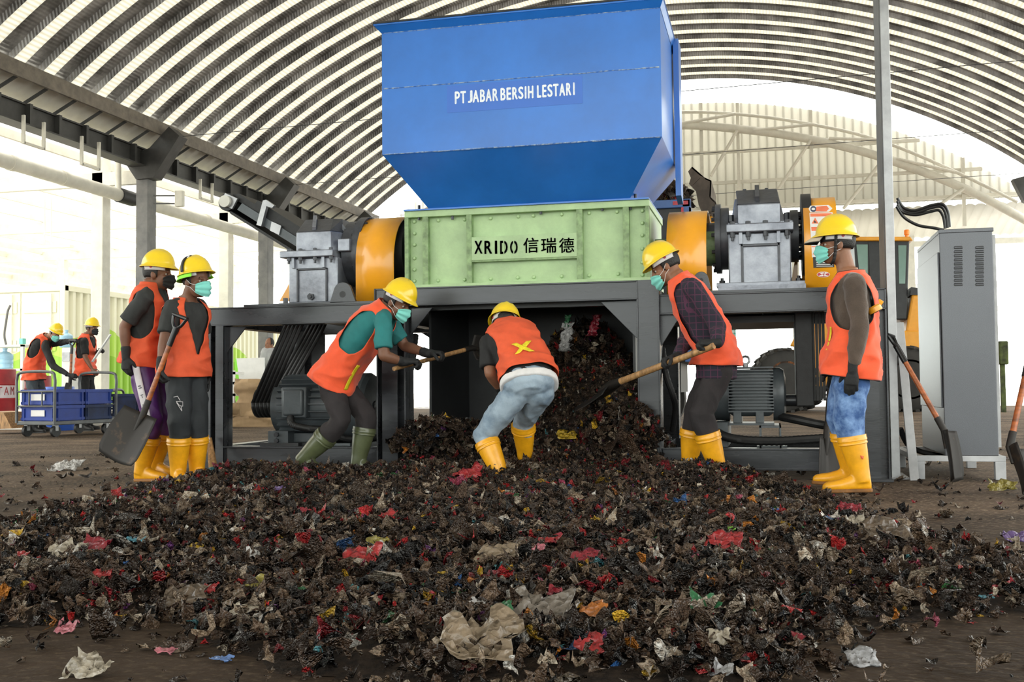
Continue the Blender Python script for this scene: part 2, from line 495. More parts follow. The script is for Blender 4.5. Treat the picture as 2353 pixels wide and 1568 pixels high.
# lean-to canopy and frames beyond the back opening
cn = MB()
pr2 = [(-13 + 0.3 * i + d, dz) for i in range(84) for d, dz in ((0, 0), (0.1, 0.05), (0.2, 0.05), (0.3, 0))][:-1]
cn.loft([[V((x, 34.9, 6.15 + dz)) for x, dz in pr2], [V((x, 37.6, 5.55 + dz)) for x, dz in pr2]], caps=False, closed=False)
can = cn.build('canopy', 'cream', ang=10)
can.data.materials[0] = translucent('pale_canopy_sheet', (0.76, 0.755, 0.735), 0.01, 0.3)
so = can.modifiers.new('thickness', 'SOLIDIFY'); so.thickness = 0.02
struct(can)
for X in (-9.2, 0.9, 4.6, 9.8):
    struct(MB().box(X - 0.12, X + 0.12, 37.3, 37.55, -0.06, 5.6).build('column', 'colw'))
for zz, yy in ((5.35, 37.5), (4.1, 39.5), (3.3, 40)):
    struct(MB().box(-13, 16, yy, yy + 0.15, zz - 0.09, zz + 0.09).build('beam', 'colw'))

# eave line on the left: beam, angle, struts, columns
XB = -13.2
zt, zb = atX(150, 274, XB).z, atX(150, 320, XB).z
bm_ = MB()
bm_.box(XB - 0.05, XB, 9, 33.7, zb, zt).box(XB - 0.2, XB + 0.06, 9, 33.7, zt - 0.03, zt).box(XB - 0.22, XB + 0.14, 9, 33.7, zb - 0.03, zb)
eave = struct(bm_.build('beam', 'dark_beam', smooth=False))
XR = -12.75
zr = atX(200, 222, XR).z
struct(MB().box(XR - 0.03, XR + 0.03, 9, 33.7, zr - 0.16, zr + 0.12).box(XR - 0.25, XR, 9, 33.7, zr + 0.1, zr + 0.13).build('trim_1', 'brown_rail', smooth=False))
y = 11.2
while y < 33.4:
    MB().bar((XR - 0.05, y, zr), (XB - 0.1, y - 0.25, zt), 0.05, 0.05).build('strut', 'dark_beam', eave)
    MB().box(XB, XB + 0.12, y - 0.3, y - 0.22, zb, zt).build('stiffener', 'dark_beam', eave)
    y += 0.83
gut = MB()
prg = [(10 + 0.42 * i + d, dx) for i in range(57) for d, dx in ((0, 0), (0.1, 0.06), (0.22, 0.06), (0.32, 0))]
gut.loft([[V((XR - 0.28 - dx, y, zr + 0.02)) for y, dx in prg], [V((XB - 0.32 - dx, y, zt + 0.16)) for y, dx in prg]], caps=False, closed=False)
g_ = gut.build('trim_2', 'cream', ang=10); struct(g_)
so = g_.modifiers.new('thickness', 'SOLIDIFY'); so.thickness = 0.01

for cy_ in (20.5, 26.2, 31.9):
    c = thing('column', {20.5: 'thick grey steel column with haunch bracket, behind the leftmost standing worker', 26.2: 'grey steel column with haunch bracket behind the left gearbox', 31.9: 'farthest grey eave column at the back left corner'}[cy_], 'column', (XB, cy_, 0))
    struct(c)
    zc = atX(330, 408, -13.1).z
    MB().box(-13.36, -13.07, cy_, cy_ + 0.34, 0, zt - 0.02).build('shaft', 'column', c, smooth=False, bevel=0.015)
    MB().box(-13.5, -12.75, cy_ - 0.1, cy_ + 0.44, 0, 0.03).build('base_plate', 'dark_beam', c, smooth=False)
    pts = [(312, 412), (283, 368), (343, 340), (388, 291), (412, 312), (352, 408)]
    P0 = [at(*p, 20.4) for p in pts]
    MB().prism([V((p.x, p.y + cy_ - 20.5, p.z)) for p in P0], (0, 0.34, 0)).build('haunch', 'dark_beam', c, smooth=False)
    rr = MB().tube([V((XR, cy_ + 0.1, zr - 0.2)), V((8.0, cy_ + 0.1, zr + 0.15))], 0.007, 6).build('tie_rod', 'bolt')
    tag(rr, {20.5: 'thin tie rod crossing the hall under the roof, nearest', 26.2: 'thin tie rod crossing the hall behind the blue hopper', 31.9: 'thin tie rod crossing the hall close to the gable wall'}[cy_], 'tie rod', 'thin tie rods across the hall')
    struct(rr)
xw_ = at(221, 700, 20.9).x
for cy_ in (20.9, 26.6, 32.3):
    struct(MB().box(xw_ - .15, xw_ + .15, cy_, cy_ + 0.3, PLZ, 6.0).build('column', 'colw', smooth=False, bevel=0.02))
struct(MB().box(7.9, 8.25, 32.6, 32.9, 0, 6.6).build('column', 'dark_beam', smooth=False))
struct(MB().pprism([(2327, 412), (2353, 405), (2375, 470), (2353, 462)], 32.6, 0.3).build('haunch', 'dark_beam', smooth=False))

# aisle roof outside the eave, with purlins and rafters
az = lambda x: 5.75 + (x + 13.4) * 0.02
struct(MB().add([(-13.4, 8, az(-13.4) + .2), (-34, 8, az(-34) + .2), (-34, 46, az(-34) + .2), (-13.4, 46, az(-13.4) + .2)], [(0, 1, 2, 3)]).build('roof', 'aisle', smooth=False))
ais = None
for i in range(13):
    xx = -14.6 - 1.45 * i
    o_ = struct(MB().box(xx - 0.04, xx + 0.04, 9, 45, az(xx), az(xx) + 0.18).build('purlin', 'cream_st', smooth=False))
for yy in (15.0, 20.9, 26.6, 32.3, 38.0, 43.7):
    struct(MB().box(-33, -13.6, yy, yy + 0.14, az(-20) - 0.32, az(-20) - 0.02).build('rafter', 'colw', smooth=False))
for yy in (26.6, 32.3, 38.0, 43.7):
    struct(MB().box(-24.15, -23.85, yy, yy + 0.25, -0.06, 5.3).build('column', 'colw', smooth=False))

# drain pipe under the aisle roof
pp = thing('drain_pipe', 'long cream drain pipe running under the left aisle roof', 'pipe', (-13.9, 20, 4.8))
pz = atX(131, 402, -13.9).z
MB().tube([(-13.9, 9, pz), (-13.9, 36, pz - 0.1)], 0.14, 16).build('pipe_run', 'cream_st', pp)
for pxx in (20, 140, 300, 470):
    yy = atX(pxx, 420, -13.9).y
    MB().tube([(-13.9, yy, pz - 0.03), (-13.9, yy + 0.12, pz - 0.03)], 0.155, 16).build('coupling', 'cream_st', pp)
yy = atX(272, 440, -13.9).y
MB().tube([(-13.9, yy, pz - 0.04), (-13.9, yy + 0.55, pz - 0.045)], 0.165, 16).build('coupling', 'rubber', pp)
MB().tube([(-13.9, yy, pz), (-13.9, yy - 0.02, pz + 0.55), (-13.9, yy - 0.02, pz + 0.95)], 0.07, 12).build('branch_pipe', 'cream_st', pp)

for i, (px_, py0, py1) in enumerate(((78, 252, 338), (208, 300, 386), (474, 396, 462))):
    p0, p1 = atX(px_, py0, -13.0), atX(px_, py1, -13.0)
    h_ = thing('hanging_bracket', ('thin rectangular bracket hanging from the eave beam, nearest the photo edge', 'thin rectangular bracket hanging beside the pale column', 'thin rectangular bracket hanging left of the conveyor head')[i], 'bracket', (-13.0, p0.y, p1.z), 'hanging brackets under the eave beam')
    dy = 0.55
    for yy in (p0.y - dy / 2, p0.y + dy / 2):
        MB().box(-13.03, -12.97, yy - 0.02, yy + 0.02, p1.z, zb + 0.1).build('upright', 'cream_st', h_, smooth=False)
    MB().box(-13.03, -12.97, p0.y - dy / 2, p0.y + dy / 2, p1.z, p1.z + 0.04).build('crossbar', 'cream_st', h_, smooth=False)

lm = thing('hanging_lamp', 'long lamp hanging on two rods under the left aisle roof', 'lamp', at(120, 566, 24))
for px_ in (103, 118):
    MB().cyl(at(px_, 565, 24), at(px_, 440, 24), 0.02, n=6).build('rod', 'cream_st', lm)
a_, b_ = at(70, 569, 24), at(165, 566, 24)
MB().bar(a_, b_, 0.16, 0.07).build('lamp_body', 'colw', lm, smooth=False)

jb = thing('junction_box', 'small pale electrical box on a bracket beside the left column', 'electrical box', at(403, 460, 20.3))
MB().pbox(401, 438, 418, 474, 20.3, 0.12).build('housing', 'cream_st', jb, smooth=False, bevel=0.01)
MB().bar(at(353, 450, 20.4), at(402, 450, 20.4), 0.03).build('bracket_arm', 'dark_beam', jb, smooth=False)
MB().bar(at(353, 468, 20.4), at(402, 468, 20.4), 0.03).build('bracket_arm', 'dark_beam', jb, smooth=False)

# ================================================================== THE SHREDDER
YF = 7.9          # front plane of the frame
YR = 9.5          # rear plane
sh = thing('industrial_shredder', 'big industrial shredder with blue hopper on a dark steel frame', 'machine', (-1.85, 8.7, 0))

# ---- frame
fr = MB()
xl0, xr1 = at(470, 900, YF).x, at(2042, 900, YF).x
zb0, zb1 = 0.07, 0.228          # base channel
zs0, zs1 = 1.21, 1.36           # side beams
zm0, zm1 = 1.325, 1.468         # raised middle portal
xm0, xm1 = at(868, 680, YF).x, at(1517, 680, YF).x
fr.box(xl0, xr1, YR - 0.02, YR + 0.1, zs0, zs1)
frame = fr.build('frame', 'steel', sh, smooth=False, bevel=0.004)
def channel(x0, x1, y, z0, z1, name, face=0.045, fl=0.012):
    """rolled channel facing the front: recessed web between two lips"""
    m = MB().box(x0, x1, y + face, y + face + 0.012, z0, z1)
    m.box(x0, x1, y, y + 0.13, z1 - fl, z1).box(x0, x1, y, y + 0.13, z0, z0 + fl)
    return m.build(name, 'steel', frame, smooth=False, bevel=0.003)
def hleg(x0, x1, y, z0, z1, name='leg', d=0.16):
    m = MB().box(x0, x1, y + d / 2 - 0.006, y + d / 2 + 0.006, z0, z1)
    m.box(x0, x0 + 0.012, y, y + d, z0, z1).box(x1 - 0.012, x1, y, y + d, z0, z1)
    return m.build(name, 'steel', frame, smooth=False, bevel=0.003)
channel(xl0, xm0, YF, zs0, zs1, 'side_beam', 0.012)
channel(xm1 - 0.02, xr1, YF, zs0, zs1, 'side_beam', 0.012)
channel(xm0, xm1 - 0.16, YF - 0.05, zm0, zm1, 'top_beam', 0.012)
MB().box(xm0 - 0.012, xm0, YF - 0.05, YF + 0.2, zs0, zm1).build('end_plate', 'steel_d', frame, smooth=False)
xlg = at(513, 900, YF).x
hleg(xl0, xlg, YF, 0.0, zs0)
MB().box(xlg - 0.07, xlg, YF - 0.002, YF + 0.012, 0.0, zs0).box(xl0, xl0 + .055, YF - .002, YF + .012, 0, zs0).build('leg_flange', 'steel', frame, smooth=False)
xa, xb = at(870, 900, YF).x, at(945, 900, YF).x
hleg(xa, xb - 0.03, YF - 0.05, 0.0, zm0, d=0.2)
MB().box(xa + 0.05, xa + 0.175, YF - 0.055, YF - 0.04, 0, zm0).build('leg_flange', 'steel', frame, smooth=False)
xc, xd = at(1465, 860, YF - .05).x, at(1517, 860, YF - .05).x
hleg(xc, xd, YF - 0.05, 0.0, zm1, d=0.2)
MB().box(xc + 0.005, xd - 0.012, YF - 0.045, YF - 0.035, 0, zm1).build('leg_flange', 'steel', frame, smooth=False)
xe = at(1985, 900, YF).x
hleg(xe, xr1, YF, 0.0, zs1, d=0.18)
MB().box(xe, xr1 - 0.06, YF + 0.03, YF + 0.045, 0, zs0).build('leg_flange', 'steel', frame, smooth=False)
MB().box(xe - 0.02, xr1 + 0.015, YF - 0.06, YF + 0.18, 0.0, 0.022).build('foot_plate', 'steel', frame, smooth=False, bevel=0.003)
xar = at(1022, 850, YR).x
for x0, x1 in ((xl0, xlg), (xar, xar + .2), (xc, xd), (xe, xr1)):
    hleg(x0, x1, YR - 0.06, 0.0, zs0)
channel(xlg - 0.03, xa, YF, zb0, zb1, 'base_beam', 0.03)
channel(xd, xe + 0.02, YF, zb0, zb1, 'base_beam', 0.03)
channel(xlg - 0.03, xe, YR - 0.05, zb0, zb1, 'base_beam', 0.03)
for x in (xl0 + 0.08, xa + 0.08, xc + 0.08, xe + 0.05):
    MB().box(x - 0.06, x + 0.06, YF + 0.14, YR, zb0, zb1).build('cross_beam', 'steel', frame, smooth=False)
    MB().box(x - 0.06, x + 0.06, YF + 0.14, YR, zs0, zs1 - 0.01).build('cross_beam', 'steel', frame, smooth=False)
for x in (-3.55, -0.1):
    MB().box(x - 0.05, x + 0.05, YF + 0.14, YR, zs0 + 0.02, zs1 - 0.01).build('cross_beam', 'steel_d', frame, smooth=False)
def gusset(pts, Y, mat='steel'):
    MB().pprism(pts, Y, 0.014).build('gusset', mat, frame, smooth=False, bevel=0.002)
gusset([(513, 752), (566, 751), (513, 822)], YF + 0.05)
gusset([(945, 709), (994, 707), (945, 768)], YF + 0.02)
gusset([(1380, 694), (1464, 690), (1464, 778)], YF + 0.02)
gusset([(1517, 722), (1566, 721), (1517, 800)], YF + 0.05)
gusset([(983, 765), (1018, 765), (1018, 818)], YR - 0.05)
gusset([(1900, 713), (1985, 709), (1985, 780)], YF + 0.12)
MB().pbox(1517, 684, 1548, 719, YF + 0.005, 0.01).build('splice_plate', 'steel', frame, smooth=False)
# plates that carry the drives
MB().box(xl0 + 0.35, xm0 - 0.03, YF + 0.0, YR, zs1, zs1 + 0.018).build('bed_plate', 'steel', frame, smooth=False)
MB().box(xm1 + 0.3, xr1 - 0.25, YF + 0.0, YR, zs1, zs1 + 0.018).build('bed_plate', 'steel', frame, smooth=False)
MB().box(at(1650, 660, YF).x, at(1852, 660, YF).x, YF + 0.0, YF + 0.5, zs1 + 0.018, zs1 + 0.05).build('bed_plate', 'gear', frame, smooth=False)

# ---- discharge chute under the cutting chamber
ch = MB()
cx0, cx1 = at(1020, 820, 8.6).x, at(1478, 820, 8.6).x
ch.box(cx0, cx0 + 0.02, 8.2, 9.35, 0.42, 1.462).box(cx1 - 0.02, cx1, 8.1, 9.35, 0.2, 1.462).box(cx0, cx1, 9.3, 9.33, 0.35, 1.462)
ch.box(xb, xc, 7.98, 8.06, zm0 - .03, 1.466).box(cx0, cx1, 8.0, 9.35, 1.44, 1.462)
chute = ch.build('discharge_chute', 'steel_d', sh, smooth=False)

# ---- cutting chamber, pale green
YG = 8.0
gx0, gx1, gz0, gz1 = -2.804, -0.861, 1.488, 2.09
box = MB().box(gx0 + 0.01, gx1 - 0.01, YG + 0.05, YG + 1.0, gz0, gz1 - 0.005).build('cutter_box', 'green', sh, smooth=False)
def gp(px0, py0, px1, py1, name, dep, mat='green', off=0.0):
    cx, cy = (px0 + px1) / 2, (py0 + py1) / 2
    x0, x1 = at(px0, cy, YG).x, at(px1, cy, YG).x
    z0, z1 = at(cx, py1, YG).z, at(cx, py0, YG).z
    return MB().box(x0, x1, YG - off, YG + dep, z0, z1).build(name, mat, box, smooth=False, bevel=0.003)
MB().box(gx0, gx1, YG - 0.01, YG + 1.02, gz1 - 0.05, gz1).build('top_flange', 'green', box, smooth=False, bevel=0.003)
MB().box(gx0, gx1, YG - 0.03, YG + 1.02, gz1, gz1 + 0.012).build('gasket_plate', 'blue', box, smooth=False)
MB().box(gx0, gx1, YG - 0.04, YG + 1.02, gz0 - 0.02, gz0 + 0.012).build('bottom_flange', 'green', box, smooth=False, bevel=0.003)
def vrib(pxa, pxb, pyc=560, name='rib'):
    x0, x1 = at(pxa, pyc, YG).x, at(pxb, pyc, YG).x
    MB().box(x0, x1, YG - 0.005, YG + 0.06, gz0, gz1 - 0.03).build(name, 'green_d', box, smooth=False, bevel=0.002)
vrib(930, 939, name='end_rib'); vrib(1484, 1492, name='end_rib')
for a, b in ((971, 984), (1072, 1084), (1325, 1339), (1432, 1446)): vrib(a, b)
# name plate across the middle
px0, px1 = at(1084, 570, YG).x, at(1326, 560, YG).x
pz0, pz1 = at(1205, 594, YG).z, at(1205, 540, YG).z
MB().box(px0, px1, YG - 0.004, YG + 0.055, pz0, pz1).build('name_plate', 'green', box, smooth=False, bevel=0.002)
MB().box(px0, px1, YG + 0.0, YG + 0.055, pz0 - 0.014, pz0).build('plate_ledge', 'green_d', box, smooth=False)
def glyphs(name, s, pxa, pya, pxb, pyb, mat, Y, parent):
    cx, cy = (pxa + pxb) / 2, (pya + pyb) / 2
    o = V((at(pxa, cy, Y).x, Y - 0.0015, at(cx, pyb, Y).z))
    w = at(pxb, cy, Y).x - o.x
    h = at(cx, pya, Y).z - o.z
    return lettering(name, s, o, (1, 0, 0), (0, 0, 1), w, h, mat, parent, 0.003, .0022 if name == 'stencil_letter' else .0010)
x_ = 1091
for chh, w_ in (('X', 17), ('R', 16), ('I', 4), ('D', 16), ('O', 16)):
    pad = {'X': 1091, 'R': 1114, 'I': 1138, 'D': 1150, 'O': 1173}[chh]
    glyphs('stencil_letter', chh, pad, 554, pad + w_, 583, 'ink', YG - 0.004, box)
for chh, pad in (('信', 1203), ('瑞', 1244), ('德', 1285)):
    glyphs('stencil_character', chh, pad, 547, pad + 34, 581, 'ink', YG - 0.004, box)
# stencil bridges left in the letters
for pad, ww in ((1154, 12), (1177, 8)):
    glyphs_z = at(pad, 568, YG).z
    MB().box(at(pad + 3, 568, YG).x, at(pad + 5.2, 568, YG).x, YG - 0.0092, YG - 0.004, at(pad, 584, YG).z, at(pad, 553, YG).z).build('stencil_gap', 'green', box, smooth=False)
bolt0 = MB().lathe((0, 0, 0), (0, -1, 0), [(-0.002, 0.016), (0.004, 0.016), (0.0045, 0.0145), (0.014, 0.013), (0.018, 0.008), (0.0185, 0.0)], 12)
b0 = None
spots = [(953, y) for y in (510, 537, 563, 594, 620, 646)] + [(1476, y) for y in (485, 513, 541, 572, 603, 632)]
spots += [(1008, 507), (1068, 505), (1128, 502), (1191, 498), (1226, 496), (1291, 493), (1354, 490), (1418, 487)]
spots += [(1007, 645), (1068, 643), (1128, 641), (1190, 638), (1227, 637), (1291, 635), (1354, 633), (1420, 630)]
for s in spots:
    p = at(*s, YG + 0.05)
    if b0 is None:
        b0 = bolt0.build('bolt', 'green', box); b0.location += p; base_p = p
    else:
        copy_part(b0, box, p - base_p)
cb = None
for s in ((963, 500), (1040, 499), (1243, 487), (1384, 479), (1448, 477)):
    p = at(*s, YG + 0.02)
    if cb is None:
        cb = MB().cyl((0, 0, -0.02), (0, 0, 0.03), 0.012, n=6).build('flange_bolt', 'bolt', box); cb.location += p; cp0 = p
    else:
        copy_part(cb, box, p - cp0)
for s in ((963, 481), (1040, 477), (1243, 466), (1384, 461), (1460, 457)):
    p = at(*s, YG + 0.02); q = V((p.x, p.y, gz1 + 0.02))
    copy_part(cb, box, q - cp0)

# ---- hopper
YH = 7.6
hx0, hx1, hzc, hzt = -2.842, -0.720, 2.467, 3.405
lx0, lx1, lz = at(985, 479, 7.98).x, at(1448, 463, 7.98).x, gz1 + 0.012
YHB = 9.0
t = 0.012
def panel(name, q, mat='blue', off=None):
    """sheet of steel between four corners with its own thickness"""
    q = [V(p) for p in q]
    n = (q[1] - q[0]).cross(q[3] - q[0]).normalized() * t
    return q, n
hop = MB()
F4 = [V((hx0, YH, hzc)), V((hx1, YH, hzc)), V((hx1, YH, hzt)), V((hx0, YH, hzt))]
B4 = [V((hx0, YHB, hzc)), V((hx1, YHB, hzc)), V((hx1, YHB, hzt)), V((hx0, YHB, hzt))]
L4 = [V((lx0, 7.98, lz)), V((lx1, 7.98, lz)), V((lx1, 8.8, lz)), V((lx0, 8.8, lz))]
hop.add(F4 + B4 + L4, [(0, 1, 2, 3), (5, 4, 7, 6), (1, 5, 6, 2), (4, 0, 3, 7),
                       (8, 9, 1, 0), (9, 10, 5, 1), (10, 11, 4, 5), (11, 8, 0, 4)])
hopper = hop.build('hopper', 'blue', sh, smooth=False, recalc=False)
so = hopper.modifiers.new('plate', 'SOLIDIFY'); so.thickness = 0.012; so.offset = -1
# flared rim
rim = MB()
zr0, zr1 = hzt, at(865, 55, YH - 0.05).z
def frame_ring(z, o): return [V((hx0 - o, YH - o, z)), V((hx1 + o * 0.6, YH - o, z)), V((hx1 + o * 0.6, YHB + o, z)), V((hx0 - o, YHB + o, z))]
rim.loft([frame_ring(zr0, 0.004), frame_ring(zr1 - 0.012, 0.045), frame_ring(zr1 - 0.012, 0.05), frame_ring(zr1, 0.05), frame_ring(zr1, -0.02), frame_ring(zr0, -0.02)], caps=False)
rm = rim.build('rim', 'blue', hopper, smooth=False)
MB().box(hx0 - 0.05, hx1 + 0.03, YH - 0.056, YH + 0.02, zr1, zr1 + 0.014).box(hx0 - 0.05, hx0, YH, YHB, zr1, zr1 + 0.012).box(hx1 - 0.02, hx1 + 0.03, YH, YHB, zr1, zr1 + 0.012).build('rim_edge', 'rubber', hopper, smooth=False)
def seam(z, jag):
    m = MB(); rs = []
    x = hx0 + 0.01
    while x < hx1 - 0.01:
        h = 0.0035 + abs(noise.noise(V((x * 9, z * 3, 1)))) * jag
        dz = noise.noise(V((x * 5, z, 4))) * jag * 0.7
        rs.append([V((x, YH - 0.001, z - h + dz)), V((x, YH - 0.005, z + dz)), V((x, YH - 0.001, z + h + dz)), V((x, YH + 0.004, z + dz))])
        x += 0.025
    return m.loft(rs)
for z_, j_ in ((hzt, 0.006), (at(1200, 179, YH).z, 0.007), (hzc, 0.004)):
    seam(z_, j_).build('weld_seam', 'weld', hopper)
# right hand loading wing
MB().add([(hx1 + 0.012, 8.55, hzc - 0.26), (hx1 + 0.012, 8.75, hzc - 0.30), (hx1 + 0.012, 8.75, zr1), (hx1 + 0.012, 8.5, zr1),
          (hx1 + 0.055, 8.55, hzc - 0.26), (hx1 + 0.055, 8.75, hzc - 0.30), (hx1 + 0.055, 8.75, zr1), (hx1 + 0.055, 8.5, zr1)],
         [(0, 1, 2, 3), (7, 6, 5, 4), (0, 4, 5, 1), (1, 5, 6, 2), (2, 6, 7, 3), (3, 7, 4, 0)]).build('side_wing', 'blue', hopper, smooth=False)
# fresh paint patch and the sprayed company name
pc = [at(1027, 197, YH), at(1338, 172, YH), at(1336, 238, YH), at(1025, 258, YH)]
pxa, pxb = pc[0].x, pc[1].x
MB().box(pxa, pxb, YH - 0.0015, YH + 0.002, at(1180, 249, YH).z, at(1180, 186, YH).z).build('paint_patch', 'blue_patch', hopper, smooth=False)
words = [('P', 1045, 1057), ('T', 1058, 1071), ('J', 1075, 1086), ('A', 1086, 1101), ('B', 1103, 1115), ('A', 1116, 1130), ('R', 1132, 1145),
         ('B', 1150, 1162), ('E', 1164, 1175), ('R', 1177, 1190), ('S', 1191, 1203), ('I', 1206, 1210), ('H', 1213, 1226),
         ('L', 1234, 1244), ('E', 1246, 1256), ('S', 1258, 1270), ('T', 1271, 1284), ('A', 1285, 1299), ('R', 1301, 1313), ('I', 1317, 1321)]
zt0, zt1 = at(1185, 229, YH).z, at(1185, 200, YH).z
lb = MB()
for chh, a, b in words:
    x0, x1 = at(a, 215, YH).x, at(b, 215, YH).x
    me = text_mesh(chh)
    co = np.array([v.co[:] for v in me.vertices]); lo_, hi_ = co.min(0), co.max(0)
    # bold: the letter is laid down three times with small offsets
    for k, (ox, oz) in enumerate(((0, 0), (0.0065, 0.0), (0.0033, 0.003), (0.0033, -0.003))):
        vs = [(x0 + (c[0] - lo_[0]) / (hi_[0] - lo_[0]) * (x1 - x0 - 0.0065) + ox, YH - 0.0022 - k * 0.0003, zt0 + 0.003 + (c[1] - lo_[1]) / (hi_[1] - lo_[1]) * (zt1 - zt0 - 0.006) + oz) for c in co]
        lb.add(vs, [tuple(p.vertices) for p in me.polygons])
    bpy.data.meshes.remove(me)
lb.build('painted_name', 'stencil', hopper, smooth=False, recalc=False)

# ---- gearboxes
def hexbolt(m, p, ax, r=0.016, L=0.03):
    p, ax = V(p), V(ax)
    m.cyl(p - ax * 0.004, p + ax * L, r, n=6)
def gearbox(name, ff, Y, flange_side):
    """cast gearbox; ff maps a pixel of the photo to the front plane"""
    g = MB().build(name, 'gear', sh) if False else None
    return g
def gb_left():
    Y0, Y1 = 8.05, 8.75
    P = lambda x, y, Y=Y0: at(480 + x / 4.902, 430 + y / 4.902, Y)
    x0, x1 = P(897, 1000).x, P(1448, 1000).x
    zb_, zf0, zf1 = zs1 + 0.03, P(1150, 795).z, P(1150, 722).z
    zu = P(1180, 500).z; ztp = P(1250, 310).z
    body = MB().box(x0, x1, Y0, Y1, zb_, zf0)
    g = body.build('gearbox', 'gear', sh, bevel=0.012)
    MB().box(P(832, 750).x, P(1425, 750).x, Y0 - 0.06, Y1 + 0.06, zf0, zf1).build('split_flange', 'gear', g, bevel=0.006)
    ux0, ux1 = P(985, 600).x, P(1365, 600).x
    dx = x1 - ux1
    up = MB()
    up.loft([[V((ux0, Y0 + .0, zf1)), V((ux1, Y0 + .0, zf1)), V((x1 + .02, Y0 + .12, zf1)), V((x1 + .02, Y1, zf1)), V((ux0 - .04, Y1, zf1)), V((ux0 - .04, Y0 + 0.1, zf1))],
             [V((ux0, Y0 + .0, zu)), V((ux1, Y0 + .0, zu)), V((x1, Y0 + .14, zu)), V((x1, Y1, zu)), V((ux0 - .03, Y1, zu)), V((ux0 - .03, Y0 + 0.1, zu))]])
    up.build('cover', 'gear', g, smooth=False, bevel=0.008)
    tp = MB()
    tx0, tx1 = P(1075, 400, Y0 + .2).x, P(1470, 400, Y0 + .2).x
    tp.loft([[V((ux0, Y0, zu)), V((ux1, Y0, zu)), V((x1, Y0 + .14, zu)), V((x1, Y1, zu)), V((ux0 - .03, Y1, zu)), V((ux0 - .03, Y0 + .1, zu))],
             [V((tx0, Y0 + .22, ztp)), V((tx1 - .06, Y0 + .22, ztp)), V((tx1, Y0 + .26, ztp)), V((tx1, Y1 - .1, ztp)), V((tx0, Y1 - .1, ztp)), V((tx0, Y0 + .26, ztp))]])
    tp.build('sloped_lid', 'gear_d', g, smooth=False, bevel=0.008)
    q0, q1 = P(1185, 470, Y0 + .02), P(1185, 300, Y0 + .2)
    MB().bar(q0, V((q1.x, Y0 + .22, ztp + 0.02)), 0.03, 0.03).build('lifting_rib', 'gear', g, smooth=False)
    # recessed panel: a raised border around it
    a0, a1, b0_, b1_ = P(995, 1000).x, P(1340, 1000).x, zb_ + 0.01, P(1180, 915).z
    MB().box(a0, a0 + .016, Y0 - .018, Y0, b0_, b1_).box(a1 - .016, a1, Y0 - .018, Y0, b0_, b1_).box(a0, a1, Y0 - .018, Y0, b1_ - .016, b1_).build('panel_border', 'gear_d', g, smooth=False, bevel=0.004)
    for xx in (900, 1030, 1195, 1375):
        m = MB(); p = P(xx, 800, Y0 - .035)
        m.cyl((p.x, Y0 - .035, zf0 - .05), (p.x, Y0 - .035, zf1 + .02), 0.011, n=8).cyl((p.x, Y0 - .035, zf0 - .025), (p.x, Y0 - .035, zf0), 0.018, n=6).cyl((p.x, Y0 - .035, zf1), (p.x, Y0 - .035, zf1 + .018), 0.018, n=6)
        m.build('bolt', 'bolt', g)
    for xx in (962, 1300):
        p = P(xx, 840, Y0)
        MB().box(p.x - .012, p.x + .012, Y0 - .03, Y0, zf0 - .085, zf0).build('rib', 'gear', g, smooth=False)
    m = MB(); p = P(1155, 1238); m.cyl((p.x, Y0 - .025, p.z), (p.x, Y0, p.z), 0.03, n=6).cyl((p.x, Y0 - .04, p.z), (p.x, Y0, p.z), 0.014, n=10); m.build('drain_plug', 'gear_d', g)
    # big bolted flange on the right flank
    c = P(1590, 760, 8.4); zc = c.z
    fx = x1
    fl_ = MB().cyl((fx, 8.4, zc), (fx + .10, 8.4, zc), 0.275, n=36).cyl((fx + .10, 8.4, zc), (fx + .17, 8.4, zc), 0.305, n=36).cyl((fx + .17, 8.4, zc), (fx + .40, 8.4, zc), 0.12, n=24)
    fo = fl_.build('shaft_flange', 'gear_d', g)
    for k in range(14):
        a = 2 * math.pi * k / 14
        yy, zz = 8.4 + 0.285 * math.cos(a), zc + 0.285 * math.sin(a)
        MB().cyl((fx + .09, yy, zz), (fx + .195, yy, zz), 0.016, n=6).build('flange_bolt', 'bolt', g)
    MB().obox((fx + .05, 8.12, P(1480, 650).z), (.05, 0, 0), (0, .06, 0), (0, 0, .05)).build('corner_boss', 'gear', g, smooth=False, bevel=.006)
    for ys in (8.2, 8.5):
        MB().prism([(fx - .02, ys, zf1), (fx + .16, ys, zf1 + .02), (fx - .02, ys, ztp - .06)], (0, .03, 0)).build('web_rib', 'gear_d', g, smooth=False)
    MB().box(x0 - .06, x1 + .06, Y0 - .06, Y1 + .06, zs1 + .018, zb_).build('foot', 'gear', g, smooth=False, bevel=.004)
    MB().cyl((P(865, 1250).x, Y0 + .0, zb_), (P(865, 1250).x, Y0 + .0, zb_ + .045), 0.022, n=6).build('anchor_bolt', 'bolt', g)
    return zc
zshaft = gb_left()
